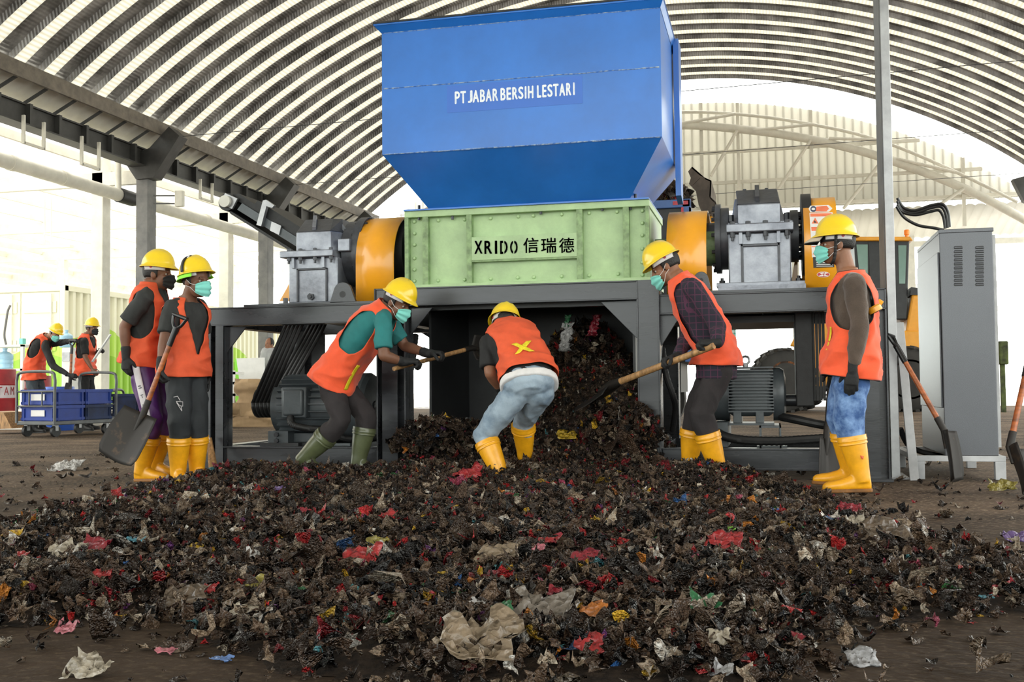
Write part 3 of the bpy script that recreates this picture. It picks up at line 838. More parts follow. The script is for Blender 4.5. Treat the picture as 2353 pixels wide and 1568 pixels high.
def gb_right():
    Y0, Y1 = 8.08, 8.72
    P = lambda x, y, Y=Y0: at(1500 + x / 4.753, 370 + y / 4.753, Y)
    zb_ = zs1 + .07
    zf0, zf1 = P(1170, 778).z, P(1170, 690).z
    x0, x1 = P(825, 1100).x, P(1515, 1100).x
    g = MB().box(x0, x1, Y0, Y1, zb_, zf0).build('gearbox', 'gear', sh, bevel=0.012)
    MB().box(P(805, 730).x, P(1535, 730).x, Y0 - .06, Y1 + .06, zf0, zf1).build('split_flange', 'gear', g, bevel=.006)
    zsh = P(1150, 600).z; zu = P(1150, 465).z; ztp = P(1150, 250).z
    sx0, sx1 = P(790, 640).x, P(1540, 640).x
    ux0, ux1 = P(905, 470).x, P(1400, 470).x
    tx0, tx1 = P(905, 260, Y0 + .25).x, P(1355, 250, Y0 + .25).x
    MB().loft([[V((x, y, z)) for x, y in ((sx0, Y0 + .1), (sx1, Y0 + .1), (sx1, Y1), (sx0, Y1))] for z in (zf1, zf1 + .03)] +
              [[V((P(850, 600).x, Y0 + .12, zsh)), V((P(1440, 600).x, Y0 + .12, zsh)), V((P(1440, 600).x, Y1, zsh)), V((P(850, 600).x, Y1, zsh))],
               [V((tx0 - .01, Y0 + .26, ztp - .06)), V((tx1 + .01, Y0 + .26, ztp - .06)), V((tx1, Y1 - .1, ztp - .06)), V((tx0, Y1 - .1, ztp - .06))]]).build('shoulder_web', 'gear', g, smooth=False, bevel=.008)
    MB().loft([[V((x, y, z)) for x, y in ((P(925, 500).x, Y0), (P(1390, 500).x, Y0), (P(1390, 500).x, Y1), (P(925, 500).x, Y1))] for z in (zf1, zu)]).build('cover', 'gear', g, smooth=False, bevel=.01)
    MB().loft([[V((ux0 + .01, Y0 + .0, zu)), V((ux1 - .005, Y0, zu)), V((ux1, Y1, zu)), V((ux0, Y1, zu))],
               [V((tx0, Y0 + .24, ztp)), V((tx1, Y0 + .24, ztp)), V((tx1, Y1 - .1, ztp)), V((tx0, Y1 - .1, ztp))]]).build('sloped_lid', 'gear_d', g, smooth=False, bevel=.008)
    q = P(1140, 410, Y0 + .02); q2 = P(1135, 235, Y0 + .25)
    MB().bar((q.x, Y0 + .03, q.z), (q2.x, Y0 + .24, ztp + .02), 0.032, 0.035).build('lifting_rib', 'gear_d', g, smooth=False)
    for xx in (1000, 1240):
        p = P(xx, 250, Y0 + .3); MB().cyl((p.x, Y0 + .32, ztp - .01), (p.x, Y0 + .32, ztp + .022), .014, n=6).build('bolt', 'bolt', g)
    a0, a1, b0_, b1_ = P(962, 1000).x, P(1390, 1000).x, zb_, P(1170, 905).z
    MB().box(a0, a0 + .018, Y0 - .02, Y0, b0_, b1_).box(a1 - .018, a1, Y0 - .02, Y0, b0_, b1_).box(a0, a1, Y0 - .02, Y0, b1_ - .02, b1_).build('panel_border', 'gear_d', g, smooth=False, bevel=.004)
    for xx in (870, 1042, 1232, 1468):
        p = P(xx, 800, Y0 - .035); m = MB()
        m.cyl((p.x, Y0 - .035, zf0 - .06), (p.x, Y0 - .035, zf1 + .022), .011, n=8).cyl((p.x, Y0 - .035, zf0 - .035), (p.x, Y0 - .035, zf0), .02, n=6).cyl((p.x, Y0 - .035, zf1), (p.x, Y0 - .035, zf1 + .02), .02, n=6)
        m.build('bolt', 'bolt', g)
    for xx in (960, 1374):
        p = P(xx, 830); MB().box(p.x - .012, p.x + .012, Y0 - .03, Y0, zf0 - .085, zf0).build('rib', 'gear', g, smooth=False)
    for sx, sg in ((x0, -1), (x1, 1)):
        zc = P(1500, 760).z
        m = MB().cyl((sx, 8.4, zc), (sx + sg * .06, 8.4, zc), .24 if sg < 0 else .20, n=32)
        if sg < 0: m.cyl((sx - .06, 8.4, zc), (sx - .1, 8.4, zc), .27, n=32)
        m.cyl((sx, 8.4, zc), (sx + sg * .22, 8.4, zc), .06 if sg > 0 else .13, n=24)
        m.build('shaft_flange', 'gear_d', g)
        for k in range(12):
            a = 2 * math.pi * k / 12
            r_ = .17 if sg > 0 else .245
            MB().cyl((sx + sg * .06, 8.4 + r_ * math.cos(a), zc + r_ * math.sin(a)), (sx + sg * .125, 8.4 + r_ * math.cos(a), zc + r_ * math.sin(a)), .015, n=6).build('flange_bolt', 'bolt', g)
    for (xx, s_) in ((850, 1), (1465, 1)):
        p = P(xx, 600); MB().cyl((p.x, Y0 + .1, zsh - .02), (p.x, Y0 + .1, zsh + .03), .022, n=6).build('bolt', 'bolt', g)
    fx0, fx1 = P(700, 1350).x, P(1690, 1350).x
    MB().box(fx0, fx1, Y0 - .08, Y1 + .06, zs1 + .05, zb_ + .012).build('foot', 'gear', g, smooth=False, bevel=.005)
    for xx in (755, 1600):
        p = P(xx, 1300); MB().cyl((p.x, Y0 + .05, zb_), (p.x, Y0 + .05, zb_ + .06), .012, n=8).cyl((p.x, Y0 + .05, zb_ + .012), (p.x, Y0 + .05, zb_ + .04), .024, n=6).build('anchor_bolt', 'bolt', g)
    return zc
zsr = gb_right()

# ---- lugs
def lug(pts_base, ctr, r, Y, hole):
    b = MB(); c = at(*ctr, Y); L, Rr = at(*pts_base[0], Y), at(*pts_base[1], Y)
    rad = at(ctr[0] + r, ctr[1], Y).x - c.x
    poly = [L, Rr] + [V((c.x + rad * math.cos(a), Y, c.z + rad * math.sin(a))) for a in np.linspace(0.25, math.pi - 0.25, 12)]
    o = b.prism(poly, (0, .03, 0)).build('lifting_lug', 'steel', frame, smooth=False, bevel=.003)
    h = rad * hole
    MB().cyl((c.x, Y - .002, c.z - rad * .25), (c.x, Y + .032, c.z - rad * .25), h, n=18).build('lug_hole', 'steel_d', frame)
lug([(757, 697), (818, 695)], (787, 671), 21, YF + 0.0, 0.33)
lug([(1590, 670), (1634, 665)], (1611, 640), 16, YF + 0.06, 0.3)

# ---- orange guards
def guard(name, x0, x1, z0, z1, yc, hw, thick=0.012):
    """sheet bent over the top into an upside-down U, axis along the machine"""
    R = hw
    prof = [V((0, yc - hw, z0)), V((0, yc - hw, z1 - R))] + [V((0, yc - R * math.cos(a), z1 - R + R * math.sin(a))) for a in np.linspace(0.12, math.pi - 0.12, 18)] + [V((0, yc + hw, z1 - R)), V((0, yc + hw, z0))]
    m = MB().loft([[p + V((x, 0, 0)) for p in prof] for x in (x0, x1)], caps=False, closed=False)
    o = m.build(name, 'orange', sh, ang=40)
    s = o.modifiers.new('sheet', 'SOLIDIFY'); s.thickness = thick; s.offset = 0
    return o
gl0, gl1 = at(818, 600, 8.05).x, at(905, 600, 8.05).x
guard('coupling_guard', gl0, gl1, zs1, at(860, 503, 8.4).z, 8.45, 0.40)
cd = MB().cyl((gl0 + .1, 8.45, zshaft), (gl1 + .02, 8.45, zshaft), .27, n=32).cyl((gl1 + .02, 8.45, zshaft), (gx0 + .01, 8.45, zshaft), .14, n=24)
cd.build('shaft_coupling', 'rubber', sh)
gr0, gr1 = at(1530, 550, 8.0).x, at(1622, 550, 8.0).x
guard('coupling_guard', gr0, gr1, zs1, at(1576, 484, 8.3).z, 8.42, 0.40)
MB().cyl((gx1, 8.4, zsr - .05), (gr1, 8.4, zsr - .05), .07, n=20).cyl((gr0 + .05, 8.4, zsr - .05), (gr1 + .07, 8.4, zsr - .05), .155, n=36).cyl((gr1 + .07, 8.4, zsr - .05), (gr1 + .16, 8.4, zsr - .05), .11, n=36).build('shaft_coupling', 'green_d', sh)
bg0, bg1 = at(1848, 560, 8.0).x, at(1925, 560, 8.0).x
bzt = at(1885, 457, 8.35).z
bg = guard('belt_guard', bg0, bg1, zs1, bzt, 8.36, 0.36)
MB().cyl((bg0 - .01, 8.36, zsr), (bg0 + .06, 8.36, zsr), .31, n=32).cyl((bg0 - .12, 8.36, zsr), (bg0, 8.36, zsr), .05, n=16).build('drive_pulley', 'steel_d', sh)
MB().add([(bg1 - .004, 8.01, zs1), (bg1 - .004, 8.71, zs1), (bg1 - .004, 8.71, bzt - .2), (bg1 - .004, 8.01, bzt - .2), (bg1 - .016, 8.01, zs1), (bg1 - .016, 8.71, zs1), (bg1 - .016, 8.71, bzt - .2), (bg1 - .016, 8.01, bzt - .2)],
         [(0, 1, 2, 3), (7, 6, 5, 4), (0, 4, 5, 1), (1, 5, 6, 2), (2, 6, 7, 3), (3, 7, 4, 0)]).build('guard_side', 'orange', bg, smooth=False)
MB().pprism([(642, 692), (667, 648), (667, 692)], 8.5, .012).build('guard_stay', 'orange', sh, smooth=False)
MB().pprism([(1818, 647), (1833, 560), (1833, 647)], 8.5, .012).build('guard_stay', 'orange', sh, smooth=False)
# stickers on the belt guard
YS = 8.0 - 0.009
def stk(name, pts, mat, k=1, Y=None):
    Yk = (Y or YS) - 0.0006 * k
    MB().pprism(pts, Yk, 0.0006).build(name, mat, bg, smooth=False)
M['st_white'] = pm('sticker_white', (0.72, 0.70, 0.68), 0.45, 0, 0.05)
M['st_or'] = pm('sticker_orange', (0.80, 0.16, 0.05), 0.45, 0, 0.08, 20)
M['st_red'] = pm('sticker_red', (0.50, 0.03, 0.05), 0.4, 0, 0.2, 30)
M['st_navy'] = pm('sticker_navy', (0.02, 0.03, 0.09), 0.4, 0, 0.2)
stk('arrow_sticker', [(1858, 480), (1862, 473), (1904, 471), (1913, 479), (1905, 487), (1862, 488)], 'st_white', 1)
stk('arrow_sticker', [(1876, 475), (1900, 473), (1905, 480), (1899, 486), (1874, 486)], 'st_or', 2)
stk('arrow_sticker', [(1869 + 7 * math.cos(a), 480.5 + 7 * math.sin(a)) for a in np.linspace(0, 2 * math.pi, 18)[:-1]], 'st_navy', 2)
stk('arrow_sticker', [(1869 + 4.2 * math.cos(a), 480.5 + 2.6 * math.sin(a)) for a in np.linspace(0, 2 * math.pi, 18)[:-1]], 'st_white', 3)
stk('warning_sticker', [(1860, 489), (1913, 488), (1922, 589), (1866, 592)], 'st_white', 1)
stk('warning_sticker', [(1862, 491), (1911, 490), (1912, 497), (1862, 498)], 'st_or', 2)
stk('warning_sticker', [(1864, 522), (1914, 521), (1915, 530), (1865, 531)], 'st_or', 2)
stk('warning_sticker', [(1865, 566), (1880, 566), (1880, 568), (1865, 568)], 'st_or', 2)
for (cx_, cy_) in ((1873, 507), (1875, 578)):
    stk('warning_triangle', [(cx_ - 8, cy_ + 7), (cx_ + 8, cy_ + 7), (cx_, cy_ - 7)], 'st_or', 2)
    stk('warning_triangle', [(cx_ - 3, cy_ + 5), (cx_ + 4, cy_ + 5), (cx_ - 2, cy_ - 1)], 'ink', 3)
stk('rating_plate', [(1868, 591), (1917, 591), (1917, 614), (1869, 616)], 'ink', 1)
for k_ in range(5):
    y_ = 595 + k_ * 4
    stk('rating_plate', [(1876, y_), (1914, y_), (1914, y_ + 1.6), (1876, y_ + 1.6)], 'st_white', 2)
stk('oval_badge', [(1892 + 15 * math.cos(a), 631 + 6.5 * math.sin(a)) for a in np.linspace(0, 2 * math.pi, 26)[:-1]], 'st_white', 1)
stk('oval_badge', [(1892 + 14 * math.cos(a), 631 + 5.6 * math.sin(a)) for a in np.linspace(0, 2 * math.pi, 26)[:-1]], 'st_red', 2)
stk('oval_badge', [(1883, 627), (1893, 626), (1893, 629), (1887, 630), (1893, 632), (1892, 635), (1883, 635), (1883, 633), (1889, 632)], 'st_white', 3)
stk('oval_badge', [(1895, 626), (1902, 627), (1901, 629), (1897, 629), (1897, 633), (1902, 633), (1901, 635), (1894, 635)], 'st_white', 3)

# ---- electric motors
def motor(Yc, xa, xb, zc, r, name='electric_motor', nf=15):
    g = MB().cyl((xa, Yc, zc), (xb, Yc, zc), r * 0.9, n=32).build(name, 'motor', sh)
    fins = MB()
    for k in range(nf * 2):
        a = math.pi * 2 * (k + .5) / (nf * 2)
        ca, sa = math.cos(a), math.sin(a)
        if abs(sa) > abs(ca) and sa < 0: continue
        h = .03 if abs(ca) > .25 else .02
        # fins stand out horizontally, as in a cast body
        fins.obox(((xa + xb) / 2, Yc + ca * (r * .93), zc + sa * (r * .93)), ((xb - xa) / 2 - .015, 0, 0), (0, h * ca, h * sa), (0, -.004 * sa, .004 * ca))
    fins.build('cooling_fins', 'motor', g, smooth=False)
    return g
# left motor
MY = 8.35
mz = at(745, 936, MY).z
mr = (at(745, 860, MY).z - at(745, 1012, MY).z) / 2
mx0, mx1 = at(655, 930, MY).x, at(800, 930, MY).x
m1 = motor(MY, mx0 + .03, mx1, mz, mr)
tx0, tx1 = at(649, 925, 8.03).x, at(700, 925, 8.03).x
tz0, tz1 = at(670, 958, 8.03).z, at(670, 893, 8.03).z
MB().box(tx0 - .012, tx1 + .012, 8.03, MY - mr * .7, tz0 - .012, tz1 + .012).build('terminal_box', 'motor', m1, bevel=.012)
MB().box(tx0 + .008, tx1 - .008, 8.005, 8.04, tz0 + .008, tz1 - .008).build('terminal_cover', 'motor', m1, bevel=.02, seg=3)
MB().lathe((mx1, MY, mz), (1, 0, 0), [(-.02, mr * .9), (0, mr * 1.0), (.05, mr * 1.02), (.20, mr * 1.02), (.235, mr * .93), (.24, mr * .3), (.245, 0.0)], 36).build('fan_cowl', 'motor', m1)
MB().lathe((mx1 + .242, MY, mz), (1, 0, 0), [(0, .05), (.01, .05), (.012, .03), (.014, 0)], 18).build('cowl_badge', 'steel', m1)
MB().cyl((mx0 + .03, MY, mz), (mx0 - .03, MY, mz), mr * .8, n=32).cyl((mx0 - .03, MY, mz), (mx0 - .16, MY, mz), .05, n=20).build('end_bell', 'motor', m1)
MB().box(mx0 + .03, mx1 - .02, MY - mr * .85, MY + mr * .85, mz - mr * 1.02, mz - mr * .75).build('motor_foot', 'motor', m1, smooth=False, bevel=.006)
sx0, sx1 = at(618, 1005, 8.02).x, at(664, 1005, 8.02).x
zz = mz - mr * 1.02
MB().box(sx0, sx1, 8.0, 8.7, zb1 + .02, at(640, 991, 8.0).z).build('slide_block', 'motor', m1, smooth=False, bevel=.004)
MB().box(sx0 - .06, sx1 + .1, 7.98, 8.72, zb1 - .0, zb1 + .025).build('slide_base', 'steel_d', m1, smooth=False)
MB().box(sx1, mx1 + .2, 8.05, 8.65, zz - .06, zz).build('slide_rail', 'steel_d', m1, smooth=False)
MB().box(mx1 + .0, mx1 + .16, 8.0, 8.7, zb1, zz).build('slide_block', 'motor', m1, smooth=False, bevel=.004)
for yy in (999, 1013):
    p = at(637, yy, 8.0); MB().cyl((p.x, 8.0, p.z), (p.x, 7.975, p.z), .02, n=6).build('slide_bolt', 'bolt', m1)
# pulley and belts of the left motor
pzc, pyc = at(618, 925, MY).z, MY
pr_ = (at(610, 890, MY).z - at(610, 957, MY).z) / 2
pxa, pxb = at(597, 925, MY).x, at(645, 925, MY).x
pul = MB()
pul.cyl((pxb - .08, pyc, pzc), (pxb + .04, pyc, pzc), pr_ * 1.0, n=32)
for k in range(5):
    x = lerp(pxa, pxb - .06, k / 4)
    pul.cyl((x - .008, pyc, pzc), (x + .012, pyc, pzc), pr_ * .97, n=32)
pul.build('motor_pulley', 'rubber', sh)
topz, topy, topr = zshaft, 8.45, .30
for k in range(5):
    x = lerp(pxa, pxb - .05, k / 4)
    xt = x + .14 + .01 * k
    # loop around both pulleys, leaning to the right towards the gearbox shaft
    pts = []
    for a in np.linspace(math.pi, 2 * math.pi, 10): pts.append(V((x, pyc + pr_ * math.cos(a), pzc + pr_ * math.sin(a))))
    pts.append(V((x + .30, pyc + topr * .9, 1.18)))
    pts.append(V((x + .42, topy + topr * .9, zs1 + .12)))
    pts.append(V((x + .42, topy - topr * .6, zs1 + .12)))
    pts.append(V((x + .30, pyc - topr * .55, 1.18)))
    pts.append(pts[0])
    rings = []
    for i, p in enumerate(pts):
        rings.append([p + V((sx_ * .0155, 0, 0)) + (V((0, 0, 0))) for sx_ in (-1, 1)])
    m = MB().loft(rings, caps=False, closed=False)
    o = m.build('drive_belt', 'rubber', sh, ang=60)
    s_ = o.modifiers.new('belt', 'SOLIDIFY'); s_.thickness = .014; s_.offset = 0
MB().pbox(681, 762, 700, 960, 8.75, .3).build('belt_housing', 'steel_d', sh, smooth=False)
MB().pbox(700, 762, 716, 935, 8.8, .3).build('belt_housing', 'steel', sh, smooth=False)
# right motor
MY2 = 8.4
nz = at(1725, 907, 8.15).z
nr = (at(1720, 845, 8.2).z - at(1720, 972, 8.2).z) / 2
nx0, nx1 = at(1672, 905, 8.12).x, at(1778, 905, 8.12).x
m2 = MB().box(nx0, nx1, MY2 - nr * .82, MY2 + nr * .82, nz - nr * .8, nz + nr * .92).build('electric_motor', 'motor', sh, bevel=.05, seg=4)
fn = MB()
for k in range(15):
    z = lerp(nz - nr * .62, nz + nr * .98, k / 14)
    dy = math.sqrt(max(0.02, 1 - ((z - nz) / (nr * 1.12)) ** 2))
    fn.box(nx0, nx1, MY2 - nr * (.5 + .5 * dy), MY2 + nr * (.5 + .5 * dy), z - .0055, z + .0055)
fn.build('cooling_fins', 'motor', m2, smooth=False)
MB().lathe((nx1, MY2, nz), (1, 0, 0), [(-.005, nr * .98), (.045, nr * .98), (.075, nr * .9), (.09, nr * .6), (.09, 0)], 32).build('end_bell', 'motor', m2)
MB().lathe((nx0, MY2, nz), (-1, 0, 0), [(-.005, nr * .98), (.05, nr * .97), (.15, nr * .95), (.17, nr * .8), (.17, 0)], 32).build('fan_cowl', 'motor', m2)
MB().cyl((nx1 + .08, MY2, nz - .05), (nx1 + .28, MY2, nz - .05), .045, n=16).build('motor_shaft', 'steel', m2)
ez = nz + nr * .95
MB().cyl((at(1713, 840, MY2).x, MY2, ez), (at(1713, 840, MY2).x, MY2, ez + .035), .02, n=12).tube([V((at(1713, 840, MY2).x + .03 * math.cos(a), MY2, ez + .065 + .03 * math.sin(a))) for a in np.linspace(0, 2 * math.pi, 17)], .009, 8).build('eye_bolt', 'galv', m2)
for a, b in ((1684, 1703), (1736, 1755)):
    MB().box(at(a, 960, 8.15).x, at(b, 960, 8.15).x, MY2 - nr * .9, MY2 + nr * .9, nz - nr * 1.05, nz - nr * .6).build('motor_foot', 'motor', m2, smooth=False, bevel=.006)
MB().box(nx0, nx1, MY2 - nr * .95, MY2 + nr * .95, nz - nr * 1.12, nz - nr * 1.04).build('foot_plate', 'motor', m2, smooth=False)
zf_ = nz - nr * 1.12
MB().box(nx0 - .09, nx0 + .0, 8.02, 8.7, zb1, zf_ + .03).build('slide_block', 'motor', m2, smooth=False, bevel=.004)
ux, vx = at(1745, 990, 8.05).x, at(1795, 990, 8.05).x
MB().box(ux, vx, 8.03, 8.7, zf_ - .012, zf_).box(ux, ux + .012, 8.03, 8.7, zb1, zf_).box(vx - .012, vx, 8.03, 8.7, zb1, zf_).box(ux - .02, vx + .04, 8.03, 8.7, zb1, zb1 + .012).build('slide_block', 'motor', m2, smooth=False)
# black belts / guard from the right motor up to the belt guard
MB().pbox(1828, 712, 1868, 935, 8.2, .4).build('belt_shroud', 'rubber', sh, smooth=False, bevel=.01)
for k in range(4):
    xx = lerp(at(1870, 800, 8.25).x, at(1893, 800, 8.25).x, k / 3)
    MB().box(xx - .012, xx + .008, 8.24, 8.27, nz - .05, zs0 + .1).build('drive_belt', 'rubber', sh, smooth=False)
MB().box(at(1655, 740, 8.3).x, at(1850, 740, 8.3).x, 8.3, 9.3, zs0 - .05, zs0 + .0).build('under_tray', 'steel_d', sh, smooth=False)

# ---- black conduits on the frame
def conduit(name, pts, r, rib=True):
    P = catmull([at(x, y, Y) for x, y, Y in pts], 14)
    rs = [r * (1.0 + (0.10 if (i % 2 and rib) else 0)) for i in range(len(P))]
    return MB().tube(P, rs, 10).build(name, 'rubber', sh)
conduit('conduit', [(667, 958, 8.0), (672, 975, 7.97), (700, 984, 7.98), (745, 990, 8.02), (790, 1008, 8.1), (835, 1010, 8.2), (868, 1006, 8.3)], .028)
conduit('conduit', [(1640, 985, 8.1), (1662, 1002, 7.98), (1710, 1012, 7.95), (1790, 1014, 7.95), (1860, 1010, 7.95), (1930, 1006, 8.0), (1990, 1004, 8.15)], .032)
conduit('cable', [(1795, 958, 8.3), (1830, 965, 8.2), (1880, 975, 8.2), (1940, 984, 8.3), (1995, 985, 8.4)], .032, False)
conduit('conduit', [(1522, 800, 8.1), (1530, 860, 8.0), (1545, 905, 8.0), (1552, 940, 8.1), (1545, 990, 8.2)], .022)
conduit('conduit', [(955, 770, 8.2), (948, 830, 8.1), (938, 880, 8.1), (942, 930, 8.1), (935, 980, 8.1)], .024)

# ================================================================== PEOPLE
M['skin'] = pm('tanned_skin', (0.30, 0.135, 0.075), 0.5, 0, 0.12, 9, 0.05, 60, spec=0.4)
M['skin_d'] = pm('dark_tanned_skin', (0.20, 0.088, 0.05), 0.5, 0, 0.12, 9, 0.05, 60, spec=0.4)
M['hair'] = pm('black_hair', (0.012, 0.010, 0.009), 0.6, 0, 0.2, 40, 0.3, 120)
M['vest'] = pm('orange_mesh_vest', (0.95, 0.105, 0.028), 0.75, 0, 0.10, 6, 0.12, 260, sheen=0.2)
M['vest_r'] = pm('faded_orange_vest', (0.82, 0.11, 0.035), 0.8, 0, 0.12, 6, 0.12, 260)
M['vest_y'] = pm('yellow_vest_tape', (0.88, 0.70, 0.02), 0.6, 0, 0.15, 30)
M['black_c'] = pm('black_cotton', (0.016, 0.016, 0.017), 0.85, 0, 0.2, 9, 0.15, 30)
M['char_c'] = pm('charcoal_cotton', (0.035, 0.037, 0.036), 0.85, 0, 0.2, 9, 0.15, 30)
M['teal_c'] = pm('teal_cotton', (0.018, 0.19, 0.19), 0.8, 0, 0.12, 6, 0.15, 25)
M['brown_c'] = pm('brown_sweater', (0.10, 0.068, 0.050), 0.9, 0, 0.18, 5, 0.2, 90, sheen=0.3)
M['navy_c'] = pm('dark_navy_trousers', (0.020, 0.024, 0.028), 0.8, 0, 0.2, 6, 0.1, 30)
M['plum_c'] = pm('dark_cargo_cotton', (0.028, 0.022, 0.024), 0.85, 0, 0.2, 6, 0.15, 30)
M['purple'] = pm('purple_sports_fabric', (0.10, 0.018, 0.16), 0.5, 0, 0.2, 5, 0.05, 20)
M['stripe_w'] = pm('pale_side_stripe', (0.62, 0.58, 0.60), 0.6, 0, 0.08, 12)
M['jean_b'] = pm('washed_blue_denim', (0.20, 0.33, 0.58), 0.85, 0, 0.2, 9, 0.2, 40, col2=(0.035, 0.09, 0.25), lo=0.40, hi=0.62)
M['jean_g'] = pm('faded_grey_denim', (0.34, 0.42, 0.50), 0.85, 0, 0.15, 6, 0.15, 40, col2=(0.14, 0.20, 0.27), lo=0.32, hi=0.6)
M['jean_d'] = pm('dark_grey_denim', (0.06, 0.075, 0.09), 0.85, 0, 0.15, 6, 0.15, 40)
M['grey_c'] = pm('light_grey_cotton', (0.42, 0.42, 0.43), 0.85, 0, 0.1, 6)
M['boot_y'] = pm('yellow_rubber', (0.88, 0.40, 0.010), 0.38, 0, 0.10, 14, 0.04, 20, coat=0.25)
M['boot_g'] = pm('olive_rubber', (0.10, 0.115, 0.055), 0.35, 0, 0.15, 8, coat=0.3)
M['sole'] = pm('muddy_sole', (0.30, 0.12, 0.02), 0.6, 0, 0.25, 12)
M['glove'] = pm('black_work_glove', (0.014, 0.014, 0.015), 0.75, 0, 0.2, 20, 0.2, 60)
M['helmet'] = pm('yellow_helmet_shell', (0.90, 0.62, 0.012), 0.28, 0, 0.05, 6, coat=0.5)
M['mask'] = pm('turquoise_surgical_mask', (0.22, 0.66, 0.58), 0.8, 0, 0.08, 12)
M['mask_k'] = pm('black_cloth_mask', (0.014, 0.014, 0.015), 0.8, 0, 0.1)
M['white_c'] = pm('white_cloth', (0.74, 0.72, 0.72), 0.8, 0, 0.08, 10)
M['eye_w'] = pm('eye_white', (0.42, 0.37, 0.33), 0.25, 0, 0.02)
M['eye_k'] = pm('dark_iris', (0.015, 0.010, 0.008), 0.15, 0, 0.02)
M['neon'] = pm('neon_green_cloth', (0.30, 0.85, 0.06), 0.7, 0, 0.08)
def plaid_mat():
    m = bpy.data.materials.new('dark_plaid_cotton'); m.use_nodes = True
    nt = m.node_tree; b = nt.nodes['Principled BSDF']; b.inputs['Roughness'].default_value = 0.9
    tc = nt.nodes.new('ShaderNodeTexCoord')
    fac = None
    for d, sc in (('X', 7.0), ('Z', 7.0), ('Y', 7.0)):
        w = nt.nodes.new('ShaderNodeTexWave'); w.bands_direction = d; w.inputs['Scale'].default_value = sc
        nt.links.new(tc.outputs['Object'], w.inputs['Vector'])
        g = nt.nodes.new('ShaderNodeMath'); g.operation = 'GREATER_THAN'; g.inputs[1].default_value = 0.965
        nt.links.new(w.outputs['Fac'], g.inputs[0])
        if fac is None: fac = g
        else:
            a = nt.nodes.new('ShaderNodeMath'); a.operation = 'MAXIMUM'
            nt.links.new(fac.outputs[0], a.inputs[0]); nt.links.new(g.outputs[0], a.inputs[1]); fac = a
    mx = nt.nodes.new('ShaderNodeMix'); mx.data_type = 'RGBA'
    nt.links.new(fac.outputs[0], mx.inputs[0])
    mx.inputs[6].default_value = (0.017, 0.015, 0.026, 1); mx.inputs[7].default_value = (0.075, 0.022, 0.05, 1)
    nt.links.new(mx.outputs[2], b.inputs['Base Color'])
    return m
M['plaid'] = plaid_mat()

REM = []
def remesh(mb, name, mat, parent, vox=0.009, it=3, wr=0.0, ws=11.0, seed=0.0):
    me = bpy.data.meshes.new(name); me.from_pydata(mb.v, [], mb.f)
    bm = bmesh.new(); bm.from_mesh(me); bmesh.ops.recalc_face_normals(bm, faces=bm.faces); bm.to_mesh(me); bm.free()
    o = link_mesh(name, me, mat, parent, smooth=False)
    r = o.modifiers.new('skin', 'REMESH'); r.mode = 'VOXEL'; r.voxel_size = vox; r.use_smooth_shade = True
    s = o.modifiers.new('soft', 'SMOOTH'); s.factor = 0.5; s.iterations = it
    REM.append((o, wr, ws, seed))
    return o
def bake_all():
    bpy.context.view_layer.update()
    dg = bpy.context.evaluated_depsgraph_get()
    for o, wr, ws, seed in REM:
        me = bpy.data.meshes.new_from_object(o.evaluated_get(dg))
        n = len(me.vertices)
        if wr and n:
            nm = np.empty(n * 3); me.vertices.foreach_get('normal', nm); nm = nm.reshape(-1, 3)
            co = np.empty(n * 3); me.vertices.foreach_get('co', co); co = co.reshape(-1, 3)
            d = np.array([0.9 - 2.6 * abs(noise.noise(V((p[0] * ws * .75 + seed, p[1] * ws * .75 + .35 * p[2] * ws, p[2] * ws * 0.55 + .4 * p[0] * ws)))) + 0.7 * noise.noise(V((p[0] * ws * 1.9, p[1] * ws * 1.9 + seed, p[2] * ws * 1.1))) for p in co])
            co = co + nm * (d * wr)[:, None]
            me.vertices.foreach_set('co', co.ravel())
        me.polygons.foreach_set('use_smooth', [True] * len(me.polygons))
        mats = [m for m in o.data.materials]
        me.materials.clear()
        for m in mats: me.materials.append(m)
        old = o.data
        o.modifiers.clear()
        nm_ = old.name
        o.data = me
        bpy.data.meshes.remove(old)
        me.name = nm_
    REM.clear()

def basis(f, u):
    f = V(f).normalized(); u = V(u)
    r = f.cross(u).normalized(); u = r.cross(f).normalized()
    return r, f, u

